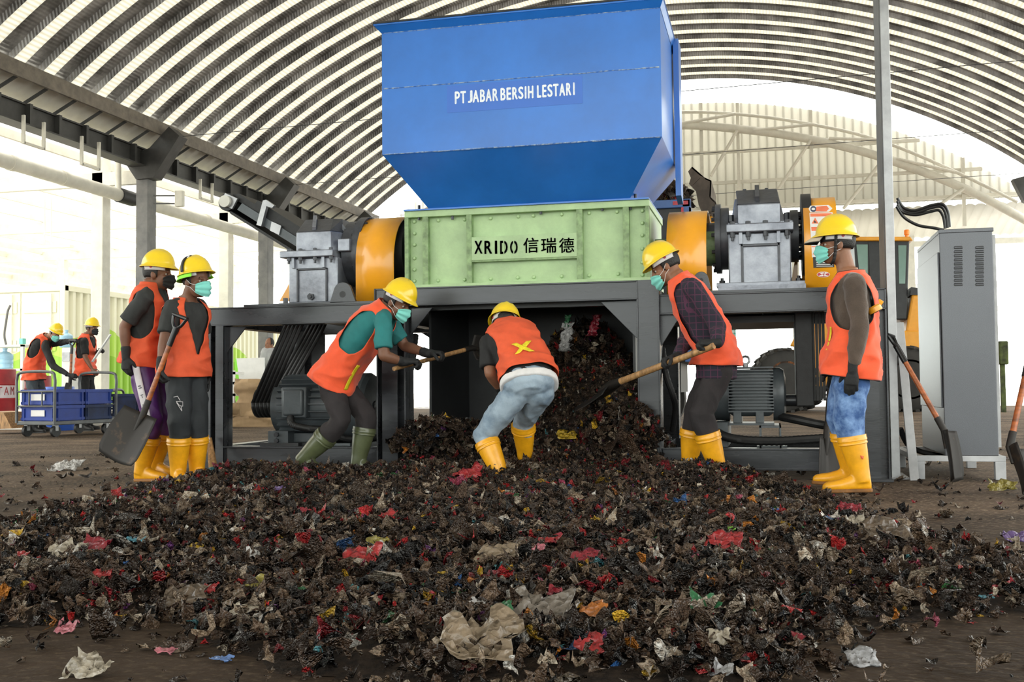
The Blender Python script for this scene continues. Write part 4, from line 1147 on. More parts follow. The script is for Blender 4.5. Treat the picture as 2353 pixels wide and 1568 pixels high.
TORSO = [(-0.22, .085, .075), (-0.10, .145, .108), (0.0, .168, .118), (0.18, .158, .112), (0.38, .146, .104), (0.60, .160, .112), (0.80, .180, .116), (0.90, .172, .104), (0.97, .135, .085), (1.03, .075, .064), (1.10, .058, .060)]
class Body:
    def __init__(s, P, C, N, hr, cr, w=1.0):
        s.P, s.C, s.N = V(P), V(C), V(N)
        s.hr, s.cr, s.w = V(hr).normalized(), V(cr).normalized(), w
        s.tc = 0.70
        s.tmin = -9.0
    def c(s, t):
        if t < 0: return s.P + (s.c(0.08) - s.P) * (t / 0.08)
        if t > 1: return s.N + (s.N - s.c(0.92)) * ((t - 1) / 0.08)
        c = s.tc
        return s.P * ((t - c) * (t - 1) / c) + s.C * (t * (t - 1) / (c * (c - 1))) + s.N * (t * (t - c) / (1 - c))
    def fr(s, t):
        u = (s.c(t + 0.03) - s.c(t - 0.03)).normalized()
        k = min(1, max(0, t))
        r = s.hr.lerp(s.cr, k)
        f = u.cross(r).normalized()
        r = f.cross(u).normalized()
        return r, f, u
    def pt(s, t, ph, oa=0.0, ob=0.0):
        a, b = interp(TORSO, max(t, s.tmin))
        a, b = a * s.w + oa, b * s.w + ob
        r, f, u = s.fr(t)
        cs, sn = math.cos(ph), math.sin(ph)
        e = 0.86
        return s.c(t) + r * (a * math.copysign(abs(cs) ** e, cs)) + f * (b * math.copysign(abs(sn) ** e, sn))
    def loft(s, mb, t0, t1, n, oa=0.0, ob=None, seg=36):
        ob = oa if ob is None else ob
        fa = oa if callable(oa) else (lambda t: oa)
        fb = ob if callable(ob) else (lambda t: ob)
        rings = []
        for i in range(n + 1):
            t = t0 + (t1 - t0) * i / n
            rings.append([s.pt(t, 2 * math.pi * j / seg, fa(t), fb(t)) for j in range(seg)])
        mb.loft(rings)
    def patch(s, name, mat, parent, t0, t1, p0, p1, off, nt=8, np_=8, thick=0.002, keep=None, shape=None):
        vs, fs = [], []
        for i in range(nt + 1):
            for j in range(np_ + 1):
                a, b = i / nt, j / np_
                t, ph = (t0 + (t1 - t0) * a, p0 + (p1 - p0) * b) if shape is None else shape(a, b)
                o = off(t) if callable(off) else off
                vs.append(s.pt(t, ph, o, o))
        for i in range(nt):
            for j in range(np_):
                fs.append((i * (np_ + 1) + j, i * (np_ + 1) + j + 1, (i + 1) * (np_ + 1) + j + 1, (i + 1) * (np_ + 1) + j))
        o = MB().add(vs, fs).build(name, mat, parent, ang=180)
        q = o.modifiers.new('cloth', 'SOLIDIFY'); q.thickness = thick; q.offset = 0
        return o

def make_vest(B, parent, mat, off, t0=-0.12, t1=1.045, arm_t=(0.42, 0.93), arm_w=0.80, vneck=0.5, seed=0.0, wr=0.0095, trim=None):
    nt, ns = 64, 96
    B.tmin = -0.02
    vs, alive = [], {}
    for i in range(nt + 1):
        tt = t0 + (t1 - t0) * i / nt
        for j in range(ns):
            ph = 2 * math.pi * j / ns
            t = tt + .022 * noise.noise(V((math.cos(ph) * 1.6 + seed, math.sin(ph) * 1.6, 0))) * max(0, 1 - i / 14)
            oa, ob = off(t)
            p = B.pt(t, ph, oa, ob)
            n_ = (noise.noise(V((p.x * 9 + seed, p.y * 9, p.z * 7))) + .8 - 2.4 * abs(noise.noise(V((p.x * 7 + p.z * 4 + seed, p.y * 7, p.z * 9 - p.x * 4))))) * wr * (1.9 - min(1, max(0, t)))
            r, f, u = B.fr(t)
            p = p + (r * math.cos(ph) + f * math.sin(ph)) * n_
            vs.append(p)
            ok = True
            side = min(abs((ph + math.pi) % (2 * math.pi) - math.pi), abs(ph - math.pi))
            if arm_t[0] < t < arm_t[1]:
                m = (arm_t[0] + arm_t[1]) / 2; h = (arm_t[1] - arm_t[0]) / 2
                if side < arm_w * math.sqrt(max(0, 1 - ((t - m) / h) ** 2)): ok = False
            fr_ = abs(ph - math.pi / 2)
            if t > vneck and fr_ < 0.62 * (t - vneck) / (1 - vneck): ok = False
            alive[(i, j)] = ok
    fs = []
    for i in range(nt):
        for j in range(ns):
            k = (j + 1) % ns
            if alive[(i, j)] and alive[(i, k)] and alive[(i + 1, j)] and alive[(i + 1, k)]:
                fs.append((i * ns + j, i * ns + k, (i + 1) * ns + k, (i + 1) * ns + j))
    B.tmin = -9.0
    me = MB().add(vs, fs)
    o = me.build('vest', mat, parent, ang=180, recalc=False)
    bm = bmesh.new(); bm.from_mesh(o.data)
    bmesh.ops.delete(bm, geom=[v for v in bm.verts if not v.link_faces], context='VERTS')
    bd = [v for v in bm.verts if v.is_boundary]
    for _ in range(6):
        new = {}
        for v in bd:
            nb = [e.other_vert(v) for e in v.link_edges if e.is_boundary]
            if len(nb) == 2: new[v] = v.co * 0.5 + (nb[0].co + nb[1].co) * 0.25
        for v, c in new.items(): v.co = c
    loops = []
    if trim:
        left = {e for e in bm.edges if e.is_boundary}
        while left:
            e = left.pop(); a, b = e.verts
            chain = [a.co.copy(), b.co.copy()]; st = a
            while b is not st:
                nx_ = [q for q in b.link_edges if q in left]
                if not nx_: break
                left.discard(nx_[0]); b = nx_[0].other_vert(b); chain.append(b.co.copy())
            if len(chain) > 12: loops.append(chain)
    bm.to_mesh(o.data); bm.free()
    for ch_ in loops:
        MB().tube(ch_, .0042, 6).build('vest_trim', trim, o)
    q = o.modifiers.new('cloth', 'SOLIDIFY'); q.thickness = 0.004; q.offset = 1
    return o

def hand_mesh(mb, Wp, d, n, t, curl, s=1.0, inf=0.0, spread=0.05):
    d = V(d).normalized(); n = V(n); n = (n - d * n.dot(d)).normalized()
    t = V(t); t = (t - d * t.dot(d) - n * t.dot(n)).normalized()
    rings = []
    for k, hw, ht in ((-.02, .024, .020), (.01, .027, .020), (.04, .037, .019), (.07, .041, .016), (.092, .038, .013)):
        c = Wp + d * (k * s)
        rings.append([c + t * ((hw * s + inf) * math.cos(a)) + n * ((ht * s + inf) * math.sin(a)) for a in np.linspace(0, 2 * math.pi, 17)[:-1]])
    mb.loft(rings)
    for i in range(4):
        o = (.0295, .0098, -.0098, -.0285)[i]
        b = Wp + d * ((.078, .084, .080, .072)[i] * s) + t * (o * s)
        L = (.072, .080, .074, .058)[i] * s
        pts = [b]; dirv = (d + t * (o * spread / .03)).normalized()
        ang = 0.0
        for q, (seg, cc) in enumerate(((.46, 1.0), (.30, 1.15), (.24, .7))):
            ang += curl * cc * (1 + 0.06 * (i - 1.5))
            dv = dirv * math.cos(ang) + n * math.sin(ang)
            pts.append(pts[-1] + dv * (L * seg))
        mb.capsule(pts, [.0098 * s + inf, .0092 * s + inf, .0084 * s + inf, .0074 * s + inf], 10)
    b = Wp + d * (.022 * s) + t * (.026 * s) + n * (.004 * s)
    v1 = (d * .62 + t * .72 + n * .25).normalized()
    v2 = (d * .80 + t * .35 + n * (.35 + .5 * curl)).normalized()
    v3 = (d * .80 + n * (.45 + .6 * curl) - t * .05 * curl).normalized()
    pts = [b, b + v1 * (.042 * s), b + v1 * (.042 * s) + v2 * (.033 * s), b + v1 * (.042 * s) + v2 * (.033 * s) + v3 * (.026 * s)]
    mb.capsule(pts, [.0125 * s + inf, .0112 * s + inf, .0098 * s + inf, .0085 * s + inf], 10)

def head_mesh(mb, C, f, u, s=1.0):
    r, f, u = basis(f, u)
    ax = (r, f, u)
    C0 = C
    mb.ell(C + u * .012 * s - f * .008 * s, .076 * s, .097 * s, .100 * s, 24, 14, ax)
    C = C - u * (.013 * s)
    mb.ell(C + f * .028 * s - u * .050 * s, .062 * s, .066 * s, .078 * s, 20, 12, ax)
    mb.ell(C + f * .050 * s - u * .100 * s, .036 * s, .036 * s, .026 * s, 14, 8, ax)      # chin
    mb.ell(C + f * .080 * s + u * .012 * s, .050 * s, .016 * s, .012 * s, 14, 8, ax)       # brow
    for k in (-1, 1):
        mb.ell(C + f * .062 * s - u * .032 * s + r * (k * .040 * s), .022 * s, .024 * s, .020 * s, 12, 8, ax)   # cheek
        e = C - f * .006 * s - u * .022 * s + r * (k * .074 * s)
        er = (r * k * .45 - f * .9).normalized()
        mb.ell(e, .010 * s, .020 * s, .031 * s, 12, 8, (r, f, u))                                              # ear
        mb.ell(e + r * (k * .008 * s) - f * .010 * s, .006 * s, .012 * s, .027 * s, 10, 8, (r, f, u))
    mb.tube([C + f * .088 * s + u * .004 * s, C + f * .104 * s - u * .022 * s, C + f * .112 * s - u * .040 * s], [.009 * s, .013 * s, .015 * s], 10)
    mb.ell(C + f * .098 * s - u * .042 * s, .018 * s, .014 * s, .011 * s, 12, 8, ax)
    mb.ell(C + f * .088 * s - u * .070 * s, .024 * s, .012 * s, .007 * s, 12, 6, ax)
    mb.ell(C + f * .086 * s - u * .082 * s, .022 * s, .013 * s, .008 * s, 12, 6, ax)
    return r, f, u

def make_helmet(C, f, u, parent, s=1.0, band='white_c', strap=None, lens=True):
    r, f, u = basis(f, u)
    O = C + u * (.043 * s) + f * .004
    ns = 56
    rows = []
    prof = [(0.0, 1.0), (.25, .975), (.48, .89), (.68, .75), (.83, .57), (.93, .36), (.985, .16), (1.0, 0.02)]
    for q, zc in prof:
        ring = []
        for j in range(ns):
            a = 2 * math.pi * j / ns
            x, y = math.sin(a), math.cos(a)
            rr = max(q, 0.004)
            px, py = x * .108 * rr, y * .124 * rr
            z = .122 * zc
            if q < .99:
                z += .0085 * math.exp(-(px / .013) ** 2) * max(0, zc) ** .7
                z += .004 * math.exp(-((abs(px) - .042) / .010) ** 2) * max(0, zc)
            ring.append(O + r * (px * s) + f * (py * s) + u * (z * s))
        rows.append(ring)
    for k, dz in ((.35, -.004), (.8, -.010), (1.0, -.014)):
        ring = []
        for j in range(ns):
            a = 2 * math.pi * j / ns
            x, y = math.sin(a), math.cos(a)
            w = .014 + .016 * max(0, y) ** 1.5 + .003 * max(0, -y)
            ring.append(O + r * (x * (.108 + w * k) * s) + f * (y * (.124 + w * k) * s) + u * ((dz - .008 * max(0, y) * k) * s))
        rows.append(ring)
    h = MB().loft(rows, caps=False)
    o = h.build('helmet', 'helmet', parent, ang=60)
    q = o.modifiers.new('shell', 'SOLIDIFY'); q.thickness = .004; q.offset = -1
    # suspension: white band round the back of the head
    vs, fs = [], []
    n = 30
    for i, z in enumerate((.004, -.018, -.040)):
        for j in range(n + 1):
            a = math.pi * (0.28 + 1.44 * j / n)
            vs.append(O + r * (math.sin(a) * .094 * s) + f * (math.cos(a) * .113 * s) + u * (z * s))
    for i in range(2):
        for j in range(n): fs.append((i * (n + 1) + j, i * (n + 1) + j + 1, (i + 1) * (n + 1) + j + 1, (i + 1) * (n + 1) + j))
    b = MB().add(vs, fs).build('head_band', band, o, ang=180)
    q = b.modifiers.new('shell', 'SOLIDIFY'); q.thickness = .004
    if lens:
        for sg in (-1, 1):
            c = O + r * (sg * .088 * s) - f * .03 * s - u * .018 * s
            MB().cyl(c, c + r * (sg * .006) , .010, n=14).build('band_knob', 'st_red', b)
    if strap:
        pts = []
        for a in np.linspace(-1.62, 1.62, 26):
            pts.append(O + r * (math.sin(a) * .114 * s) + u * ((.002 + .1275 * max(0, math.cos(a))) * s) - f * (.02 * s))
        m = MB(); vs = []
        for p in pts:
            vs += [p - f * .013, p + f * .013]
        m.add(vs, [(2 * i, 2 * i + 1, 2 * i + 3, 2 * i + 2) for i in range(len(pts) - 1)])
        q = m.build('helmet_strap', strap, o, ang=180).modifiers.new('shell', 'SOLIDIFY'); q.thickness = .004; q.offset = 0
    return o

def make_mask(C, f, u, parent, mat, s=1.0, loops=True, drop=0.0):
    r, f, u = basis(f, u)
    O = C + f * .028 * s - u * (.078 + drop) * s
    vs, fs = [], []
    nu, nv = 24, 14
    for i in range(nv + 1):
        v = -1 + 2 * i / nv
        for j in range(nu + 1):
            a = -1.15 + 2.3 * j / nu
            el = v * .78
            pleat = .004 * math.sin(v * 9)
            nose = .020 * math.exp(-(a / .28) ** 2) * (0.4 + 0.6 * math.exp(-((v - .35) / .5) ** 2))
            rad = 1.0
            vs.append(O + r * ((.079 + pleat) * math.sin(a) * math.cos(el * .55) * s) + f * ((.094 * math.cos(a) * math.cos(el * .6) + pleat + nose) * s) + u * (.057 * math.sin(el) / math.sin(.78) * (1 - .48 * (a / 1.15) ** 2) * s))
    for i in range(nv):
        for j in range(nu): fs.append((i * (nu + 1) + j, i * (nu + 1) + j + 1, (i + 1) * (nu + 1) + j + 1, (i + 1) * (nu + 1) + j))
    o = MB().add(vs, fs).build('face_mask', mat, parent, ang=180)
    q = o.modifiers.new('cloth', 'SOLIDIFY'); q.thickness = .003
    if loops:
        for sg in (-1, 1):
            ear = C - f * .014 * s - u * .033 * s + r * (sg * .082 * s)
            for vv in (1, nv - 1):
                p = V(vs[vv * (nu + 1) + (nu if sg > 0 else 0)])
                mid = (p + ear) / 2 + r * (sg * .006 * s)
                MB().tube([p, mid, ear + u * (.02 if vv > 5 else -.025) * s], .0018, 6).build('ear_loop', 'white_c', o)
    return o

def make_hair(C, f, u, parent, s=1.0):
    r, f, u = basis(f, u)
    vs, fs = [], []
    n, m = 30, 10
    for i in range(m + 1):
        el = -0.62 + 2.0 * i / m
        for j in range(n + 1):
            a = math.pi * (0.40 + 1.20 * j / n)
            ce = math.cos(el)
            vs.append(C + u * .012 * s - f * .008 * s + r * (math.sin(a) * .0795 * ce * s) + f * (math.cos(a) * .1005 * ce * s) + u * (.1035 * math.sin(el) * s))
    for i in range(m):
        for j in range(n): fs.append((i * (n + 1) + j, i * (n + 1) + j + 1, (i + 1) * (n + 1) + j + 1, (i + 1) * (n + 1) + j))
    o = MB().add(vs, fs).build('hair', 'hair', parent, ang=180)
    q = o.modifiers.new('depth', 'SOLIDIFY'); q.thickness = .006; q.offset = 1
    return o

def foot_axes(an, toe, kn):
    fd = V(toe) - V(an)
    up = V((0, 0, 1))
    h = V((fd.x, fd.y, 0))
    h = h.normalized()
    pitch = V((h.x, h.y, max(-0.55, min(0.3, (fd.z + .06) / max(.05, V((fd.x, fd.y, 0)).length)))))
    fwd = pitch.normalized()
    side = fwd.cross(up).normalized()
    nup = side.cross(fwd).normalized()
    return fwd, side, nup
def make_boot(name, kn, an, toe, parent, mat, s=1.0, top=0.25, vox=0.008):
    fwd, side, nup = foot_axes(an, toe, kn)
    heel = V(an) - fwd * (.068 * s) - nup * (.086 * s)
    mb = MB()
    rings = []
    for q, hw, h in ((0.0, .022, .055), (.03, .034, .085), (.16, .037, .105), (.32, .038, .105), (.48, .043, .082), (.66, .049, .064), (.82, .047, .056), (.94, .034, .047), (1.0, .014, .03)):
        c = heel + fwd * (q * .285 * s)
        ring = []
        for k in range(18):
            a = 2 * math.pi * k / 18
            cx, cz = math.cos(a), math.sin(a)
            z = (h / 2) * (1 + cz) if cz > 0 else (h / 2) * (1 - min(1, abs(cz) ** .45))
            ring.append(c + side * (hw * s * math.copysign(abs(cx) ** .8, cx)) + nup * ((z + .012) * s))
        rings.append(ring)
    mb.loft(rings)
    ax = (V(kn) - V(an)).normalized()
    L = top * s
    P, R = [], []
    for k, rr in ((-.03, .054), (.05, .060), (.12, .070), (.19, .078), (top - .012, .084), (top, .085)):
        P.append(V(an) + ax * (k * s) - fwd * (.012 * s * (1 - max(0, k) / top))); R.append(rr * s)
    mb.tube(P, R, 24)
    o = remesh(mb, name, mat, parent, vox, 2)
    # ridged cuff
    tp = P[-1]
    MB().tube([tp - ax * .050, tp - ax * .047, tp - ax * .040, tp - ax * .036, tp - ax * .030, tp - ax * .027, tp - ax * .016, tp - ax * .012, tp + ax * .004],
              [.0835 * s, .0865 * s, .0865 * s, .0840 * s, .0845 * s, .0875 * s, .0875 * s, .0855 * s, .0860 * s], 28).build('boot_cuff', mat, o)
    sm = MB()
    out = []
    for q, hw in ((-.02, .018), (.03, .036), (.16, .039), (.35, .038), (.5, .043), (.66, .051), (.82, .049), (.95, .034), (1.02, .012)):
        out.append((q, hw))
    poly = [heel + fwd * (q * .285 * s) + side * (hw * s) for q, hw in out] + [heel + fwd * (q * .285 * s) - side * (hw * s) for q, hw in reversed(out)]
    sm.prism(poly, nup * (.022 * s))
    sm.build('sole', 'sole' if mat == 'boot_y' else 'rubber', o, bevel=.004)
    return o

def person(name, label, loc, J, skin='skin', shirt='black_c', sleeve='short', vest='vest', trousers='navy_c', boots='boot_y', gloves=('L', 'R'),
           mask='mask', helmet=True, band='white_c', strap=None, w=1.0, s=1.0, vest_off=None, vest_kw=None, wr=0.008, vox=0.008, hands=None, boot_top=.25, shirt_low=-0.12, group=None, loops=True, belt=None, hair=True, mask_drop=0.0, trouser_r=1.0):
    root = thing(name, label, 'person', loc, group)
    B = Body(J['P'], J['C'], J['N'], J['hr'], J['cr'], w)
    mb = MB()
    B.loft(mb, -0.2, 1.08, 22)
    head_r, head_f, head_u = head_mesh(mb, J['head'], J['face'], J['hup'], s)
    hb = J['head'] - head_f * .022 * s - head_u * .06 * s
    mb.capsule([J['N'] - (J['N'] - J['C']).normalized() * .05, J['N'].lerp(hb, .5), hb], [.062 * s, .054 * s, .054 * s], 16)
    arm_pts = {}
    for k in 'LR':
        S, E, Wr = J[k + 'sh'], J[k + 'el'], J[k + 'wr']
        mb.capsule([J['N'].lerp(S, .55), S], [.050, .054], 14)
        mb.capsule([S, S.lerp(E, .5), E], [.052 * s, .046 * s, .040 * s], 14)
        mb.capsule([E, E.lerp(Wr, .3), Wr], [.040 * s, .041 * s, .027 * s], 14)
        hd = J.get(k + 'hd') or (Wr - E)
        # default: palm faces the thigh, thumb to the front
        r_, f_, u_ = B.fr(.7)
        pn = J.get(k + 'pn') or (r_ * (-1 if k == 'R' else 1))
        th = J.get(k + 'th') or f_
        c_ = J.get(k + 'cu', .35)
        hand_mesh(mb, Wr + V(hd).normalized() * .02, hd, pn, th, c_, s)
        if k in gloves:
            g = MB()
            hand_mesh(g, Wr + V(hd).normalized() * .02, hd, pn, th, c_, s, .0035)
            g.capsule([Wr.lerp(E, .22), Wr, Wr + V(hd).normalized() * .03], [.037 * s, .034 * s, .031 * s], 16)
            remesh(g, 'glove', 'glove', root, max(.005, vox * .7), 1)
        arm_pts[k] = (S, E, Wr)
        H, K, A = J[k + 'hip'], J[k + 'kn'], J[k + 'an']
        mb.capsule([H, H.lerp(K, .45), K], [.074 * s, .064 * s, .050 * s], 16)
        mb.capsule([K, K.lerp(A, .35), A], [.052 * s, .053 * s, .036 * s], 16)
        fwd, side, nup = foot_axes(A, J[k + 'toe'], K)
        mb.capsule([A - fwd * .03 - nup * .04, A + fwd * .08 - nup * .05, A + fwd * .16 - nup * .055], [.034 * s, .036 * s, .028 * s], 12)
    body = remesh(mb, 'body', skin, root, min(vox, .007) if vox < .01 else vox, 2)
    for k in (-1, 1):
        e = J['head'] + head_f * .071 * s - head_u * .021 * s + head_r * (k * .029 * s)
        eo = MB().ell(e, .012 * s, .012 * s, .010 * s, 12, 8).build('eye', 'eye_w', root)
        MB().ell(e + head_f * .0080 * s + head_r * (k * .002 * s), .0068 * s, .0062 * s, .0062 * s, 10, 6).build('iris', 'eye_k', eo)
        MB().tube([e + head_f * .012 * s + head_u * .022 * s - head_r * (k * .016 * s), e + head_f * .016 * s + head_u * .026 * s, e + head_f * .004 * s + head_u * .022 * s + head_r * (k * .020 * s)], [.003, .004, .002], 6).build('eyebrow', 'hair', root)
    if hair: make_hair(J['head'], J['face'], J['hup'], root, s)
    # shirt
    mb = MB()
    B.tmin = -0.02
    B.loft(mb, shirt_low, 0.985, 20, .012)
    B.tmin = -9.0
    for k in 'LR':
        S, E, Wr = arm_pts[k]
        mb.capsule([J['N'].lerp(S, .6), S], [.055, .064], 14)
        if sleeve == 'short':
            q = S.lerp(E, .80)
            mb.tube([S.lerp(E, -.08), S.lerp(E, .3), q], [.060 * s, .064 * s, .066 * s], 18)
        else:
            mb.capsule([S, S.lerp(E, .5), E], [.064 * s, .060 * s, .056 * s], 16)
            mb.tube([E.lerp(S, .12), E, E.lerp(Wr, .5), E.lerp(Wr, .96)], [.052 * s, .056 * s, .048 * s, .038 * s], 16)
    remesh(mb, 'shirt', shirt, root, vox, 3, wr * .8, 12, hash(name) % 17)
    if belt:
        mb = MB(); B.tmin = -0.02; B.loft(mb, shirt_low - .07, shirt_low + .06, 4, .030); B.tmin = -9.0
        remesh(mb, 'shirt_hem', belt, root, vox, 2, wr * .4, 9, 3)
    # trousers
    mb = MB()
    B.loft(mb, -.22, .14, 8, .014)
    for k in 'LR':
        H, K, A = J[k + 'hip'], J[k + 'kn'], J[k + 'an']
        tr = trouser_r
        mb.capsule([H, H.lerp(K, .5), K, K.lerp(A, .25)], [.092 * s, .086 * s * tr, .074 * s * tr, min(.070 * tr, .076) * s], 18)
        mb.capsule([K, K.lerp(A, .30), K.lerp(A, .55)], [.074 * s * tr, min(.076 * tr, .074) * s, .056 * s], 18)
    remesh(mb, 'trousers', trousers, root, vox, 3, wr * 1.15, 10, 5.0 + len(name))
    for k in 'LR':
        make_boot('boot', J[k + 'kn'], J[k + 'an'], J[k + 'toe'], root, boots, s, boot_top, vox)
    vo = None
    if vest:
        off = vest_off or (lambda t: (lerp(.045, .022, min(1, max(0, (t + .1) / .9))), lerp(.045, .020, min(1, max(0, (t + .1) / .9)))))
        vo = make_vest(B, root, vest, off, seed=len(label) * 1.7, **(vest_kw or {}))
    if mask: make_mask(J['head'], J['face'], J['hup'], root, mask, s, loops, mask_drop)
    hl = make_helmet(J['head'], J.get('hface', J['face']), J.get('hhup', J['hup']), root, s, band, strap) if helmet else None
    return root, B, vo, hl

def pts(Y0, **kw):
    J = {}
    for k, v in kw.items():
        J[k] = at(v[0], v[1], Y0 + v[2])
    return J

# ---- the man standing at the right, in profile
J = pts(6.86, P=(1958, 815, 0), C=(1957, 705, 0), N=(1950, 637, 0), head=(1923, 555, 0),
        Lsh=(1963, 652, -.185), Lel=(1976, 750, -.225), Lwr=(1960, 842, -.205), Rsh=(1955, 650, .185), Rel=(1945, 750, .22), Rwr=(1925, 840, .22),
        Lhip=(1960, 825, -.085), Lkn=(1950, 965, -.085), Lan=(1974, 1098, -.09), Ltoe=(1900, 1122, -.11),
        Rhip=(1955, 825, .085), Rkn=(1935, 960, .10), Ran=(1950, 1085, .14), Rtoe=(1890, 1104, .12))
J.update(hr=V((0.05, 1, 0)), cr=V((0.05, 1, 0)), face=V((-1, -.06, -.02)), hup=V((-.03, 0, 1)), hface=V((-1, -.06, .02)), hhup=V((0.03, 0, 1)))
J['Lhd'] = V((-.12, 0, -1)); J['Lpn'] = V((.25, 1, 0)); J['Lth'] = V((-1, 0.1, 0)); J['Lcu'] = .30
rw, rwB, rwv, rwh = person('person', 'person in profile with orange vest over brown sweater, blue jeans and yellow boots', at(1955, 1140, 6.86) * V((1, 1, 0)) if False else V((at(1955, 1100, 6.86).x, 6.86, 0)), J,
    shirt='brown_c', sleeve='long', trousers='jean_b', vest_off=lambda t: (lerp(.048, .02, min(1, max(0, t + .2))), lerp(.056, .030, min(1, max(0, t + .2)))),
    vest_kw=dict(t0=-.47, arm_t=(.40, .985), arm_w=.86, vneck=.75, trim='black_c'), strap=None, w=1.0, trouser_r=1.18)
r_, f_, u_ = basis(J['face'], J['hup'])
hc = J['head']
# peaked cap worn under the helmet, and the ribbed chin strap
vs, fs = [], []
for i in range(9):
    for j in range(15):
        a = -1.0 + 2.0 * j / 14; k = i / 8
        vs.append(hc + u_ * (.046 - .012 * k - .035 * k * k) + r_ * (math.sin(a) * .083) + f_ * (math.cos(a) * (.085 + .10 * k) + .012))
for i in range(8):
    for j in range(14): fs.append((i * 15 + j, i * 15 + j + 1, (i + 1) * 15 + j + 1, (i + 1) * 15 + j))
M['cap'] = pm('beige_cap_cloth', (0.62, 0.52, 0.40), 0.8, 0, 0.1, 10)
cp = MB().add(vs, fs).build('cap_visor', 'cap', rw, ang=180)
q = cp.modifiers.new('thick', 'SOLIDIFY'); q.thickness = .004
MB().add([V(p) - u_ * .006 for p in vs], fs).build('visor_underside', 'black_c', cp, ang=180).modifiers.new('thick', 'SOLIDIFY').thickness = .003
vs, fs = [], []
for i in range(4):
    for j in range(31):
        a = -2.9 + 5.8 * j / 30
        vs.append(hc + u_ * (.058 - .021 * i) + r_ * (math.sin(a) * .084) + f_ * (math.cos(a) * .106 - .006))
for i in range(3):
    for j in range(30): fs.append((i * 31 + j, i * 31 + j + 1, (i + 1) * 31 + j + 1, (i + 1) * 31 + j))
MB().add(vs, fs).build('cap_band', 'black_c', rw, ang=180).modifiers.new('thick', 'SOLIDIFY').thickness = .004
L_ = -r_
pp_ = [hc + L_ * .100 + u_ * .035 + f_ * .015, hc + L_ * .088 - u_ * .02 + f_ * .018, hc + L_ * .074 - u_ * .08 + f_ * .022, hc + L_ * .045 - u_ * .125 + f_ * .030, hc - u_ * .135 + f_ * .040]
P_ = catmull(pp_, 14)
MB().tube(P_, [.0085 + (.002 if i % 2 else 0) for i in range(len(P_))], 8).build('chin_strap', 'rubber', rwh)
for (t0_, t1_, w_) in ((.22, .45, .12), (.02, .20, .08)):
    rwB.patch('vest_tape', 'vest_y', rwv, t0_, t1_, 2.12, 2.12 + w_, lambda t: lerp(.062, .050, min(1, t / .5)), 10, 4, .002)
# red spark mark on the near boot
kx = at(1985, 1051, 6.70)
MB().prism([at(1972, 1052, 6.712), at(1978, 1047, 6.70), at(1985, 1049, 6.70), at(1984, 1056, 6.70)], (0, .012, 0)).build('boot_mark', 'st_or', rw, smooth=False)
# respirator hanging on his back
rp = thing('respirator_mask', 'black half mask respirator with round orange filters hung behind the standing profile man', 'respirator', at(2004, 700, 6.80))
MB().ell(at(2002, 686, 6.78), .030, .035, .055, 18, 12).build('mask_body', 'plast_b', rp)
for a, b, Yr in (((2008, 707), (2016, 721), 6.72), ((2012, 700), (2018, 704), 6.86)):
    p, q_ = at(*a, Yr), at(*b, Yr)
    fo = MB().lathe(p, q_ - p, [(-.01, .03), (0, .042), (.028, .042), (.030, .036), (.031, 0)], 24).build('filter', 'orange', rp)
    MB().lathe(p + (q_ - p).normalized() * .0305, q_ - p, [(0, .034), (.002, .034), (.0025, 0)], 20).build('filter_grille', 'rubber', fo)
MB().tube(catmull([at(1996, 660, 6.80), at(2000, 672, 6.80), at(2002, 682, 6.80)], 6), .006, 8).build('strap', 'rubber', rp)

# ---- the leftmost standing man, seen from behind his right shoulder
J = pts(7.15, P=(330, 832, 0), C=(343, 722, 0), N=(348, 660, 0), head=(362, 624, .02),
        Rsh=(332, 686, -.18), Rel=(286, 752, -.21), Rwr=(290, 814, -.20), Lsh=(362, 684, .18), Lel=(372, 760, .22), Lwr=(380, 825, .20),
        Rhip=(325, 840, -.085), Rkn=(350, 962, -.09), Ran=(329, 1080, -.06), Rtoe=(383, 1098, -.08),
        Lhip=(345, 840, .085), Lkn=(382, 950, .10), Lan=(359, 1068, .14), Ltoe=(396, 1090, .12))
J.update(hr=V((.15, -1, 0)), cr=V((.25, -1, 0)), face=V((1, .30, -.06)), hup=V((0.03, 0, 1)))
J['Rhd'] = V((-.02, .0, -1)); J['Rpn'] = V((.2, 1, 0)); J['Rth'] = V((1, 0, 0)); J['Rcu'] = .45
w1, w1B, w1v, w1h = person('person', 'leftmost standing person in orange vest, charcoal shirt and purple striped trousers, turned away', V((at(340, 1100, 7.15).x, 7.15, 0)), J,
    skin='skin_d', shirt='char_c', trousers='purple', vest='vest_r', mask='mask_k', loops=False, vest_kw=dict(t0=-.06, arm_t=(.38, .94), arm_w=.72, vneck=.7), shirt_low=-.17, w=.95)
def leg_stripe(parent, H, K, A, offv, mat, name, hw=.022, r0=.098, r1=.074, t1=.3):
    P = catmull([H, H.lerp(K, .5), K, K.lerp(A, t1)], 6)
    vs = []
    for i, p in enumerate(P):
        k = i / (len(P) - 1)
        tg = (P[min(i + 1, len(P) - 1)] - P[max(0, i - 1)]).normalized()
        o = (offv - tg * offv.dot(tg)).normalized(); sd = tg.cross(o)
        R = lerp(r0, r1, k) + .008
        for j in range(5):
            a = (j / 4 - .5) * 2 * hw / R
            vs.append(p + o * (R * math.cos(a)) + sd * (R * math.sin(a)))
    fs = [(i * 5 + j, i * 5 + j + 1, (i + 1) * 5 + j + 1, (i + 1) * 5 + j) for i in range(len(P) - 1) for j in range(4)]
    o = MB().add(vs, fs).build(name, mat, parent, ang=180)
    o.modifiers.new('cloth', 'SOLIDIFY').thickness = .003
    return o, P
tr_ = [c for c in w1.children if c.name.startswith('trousers')][0]
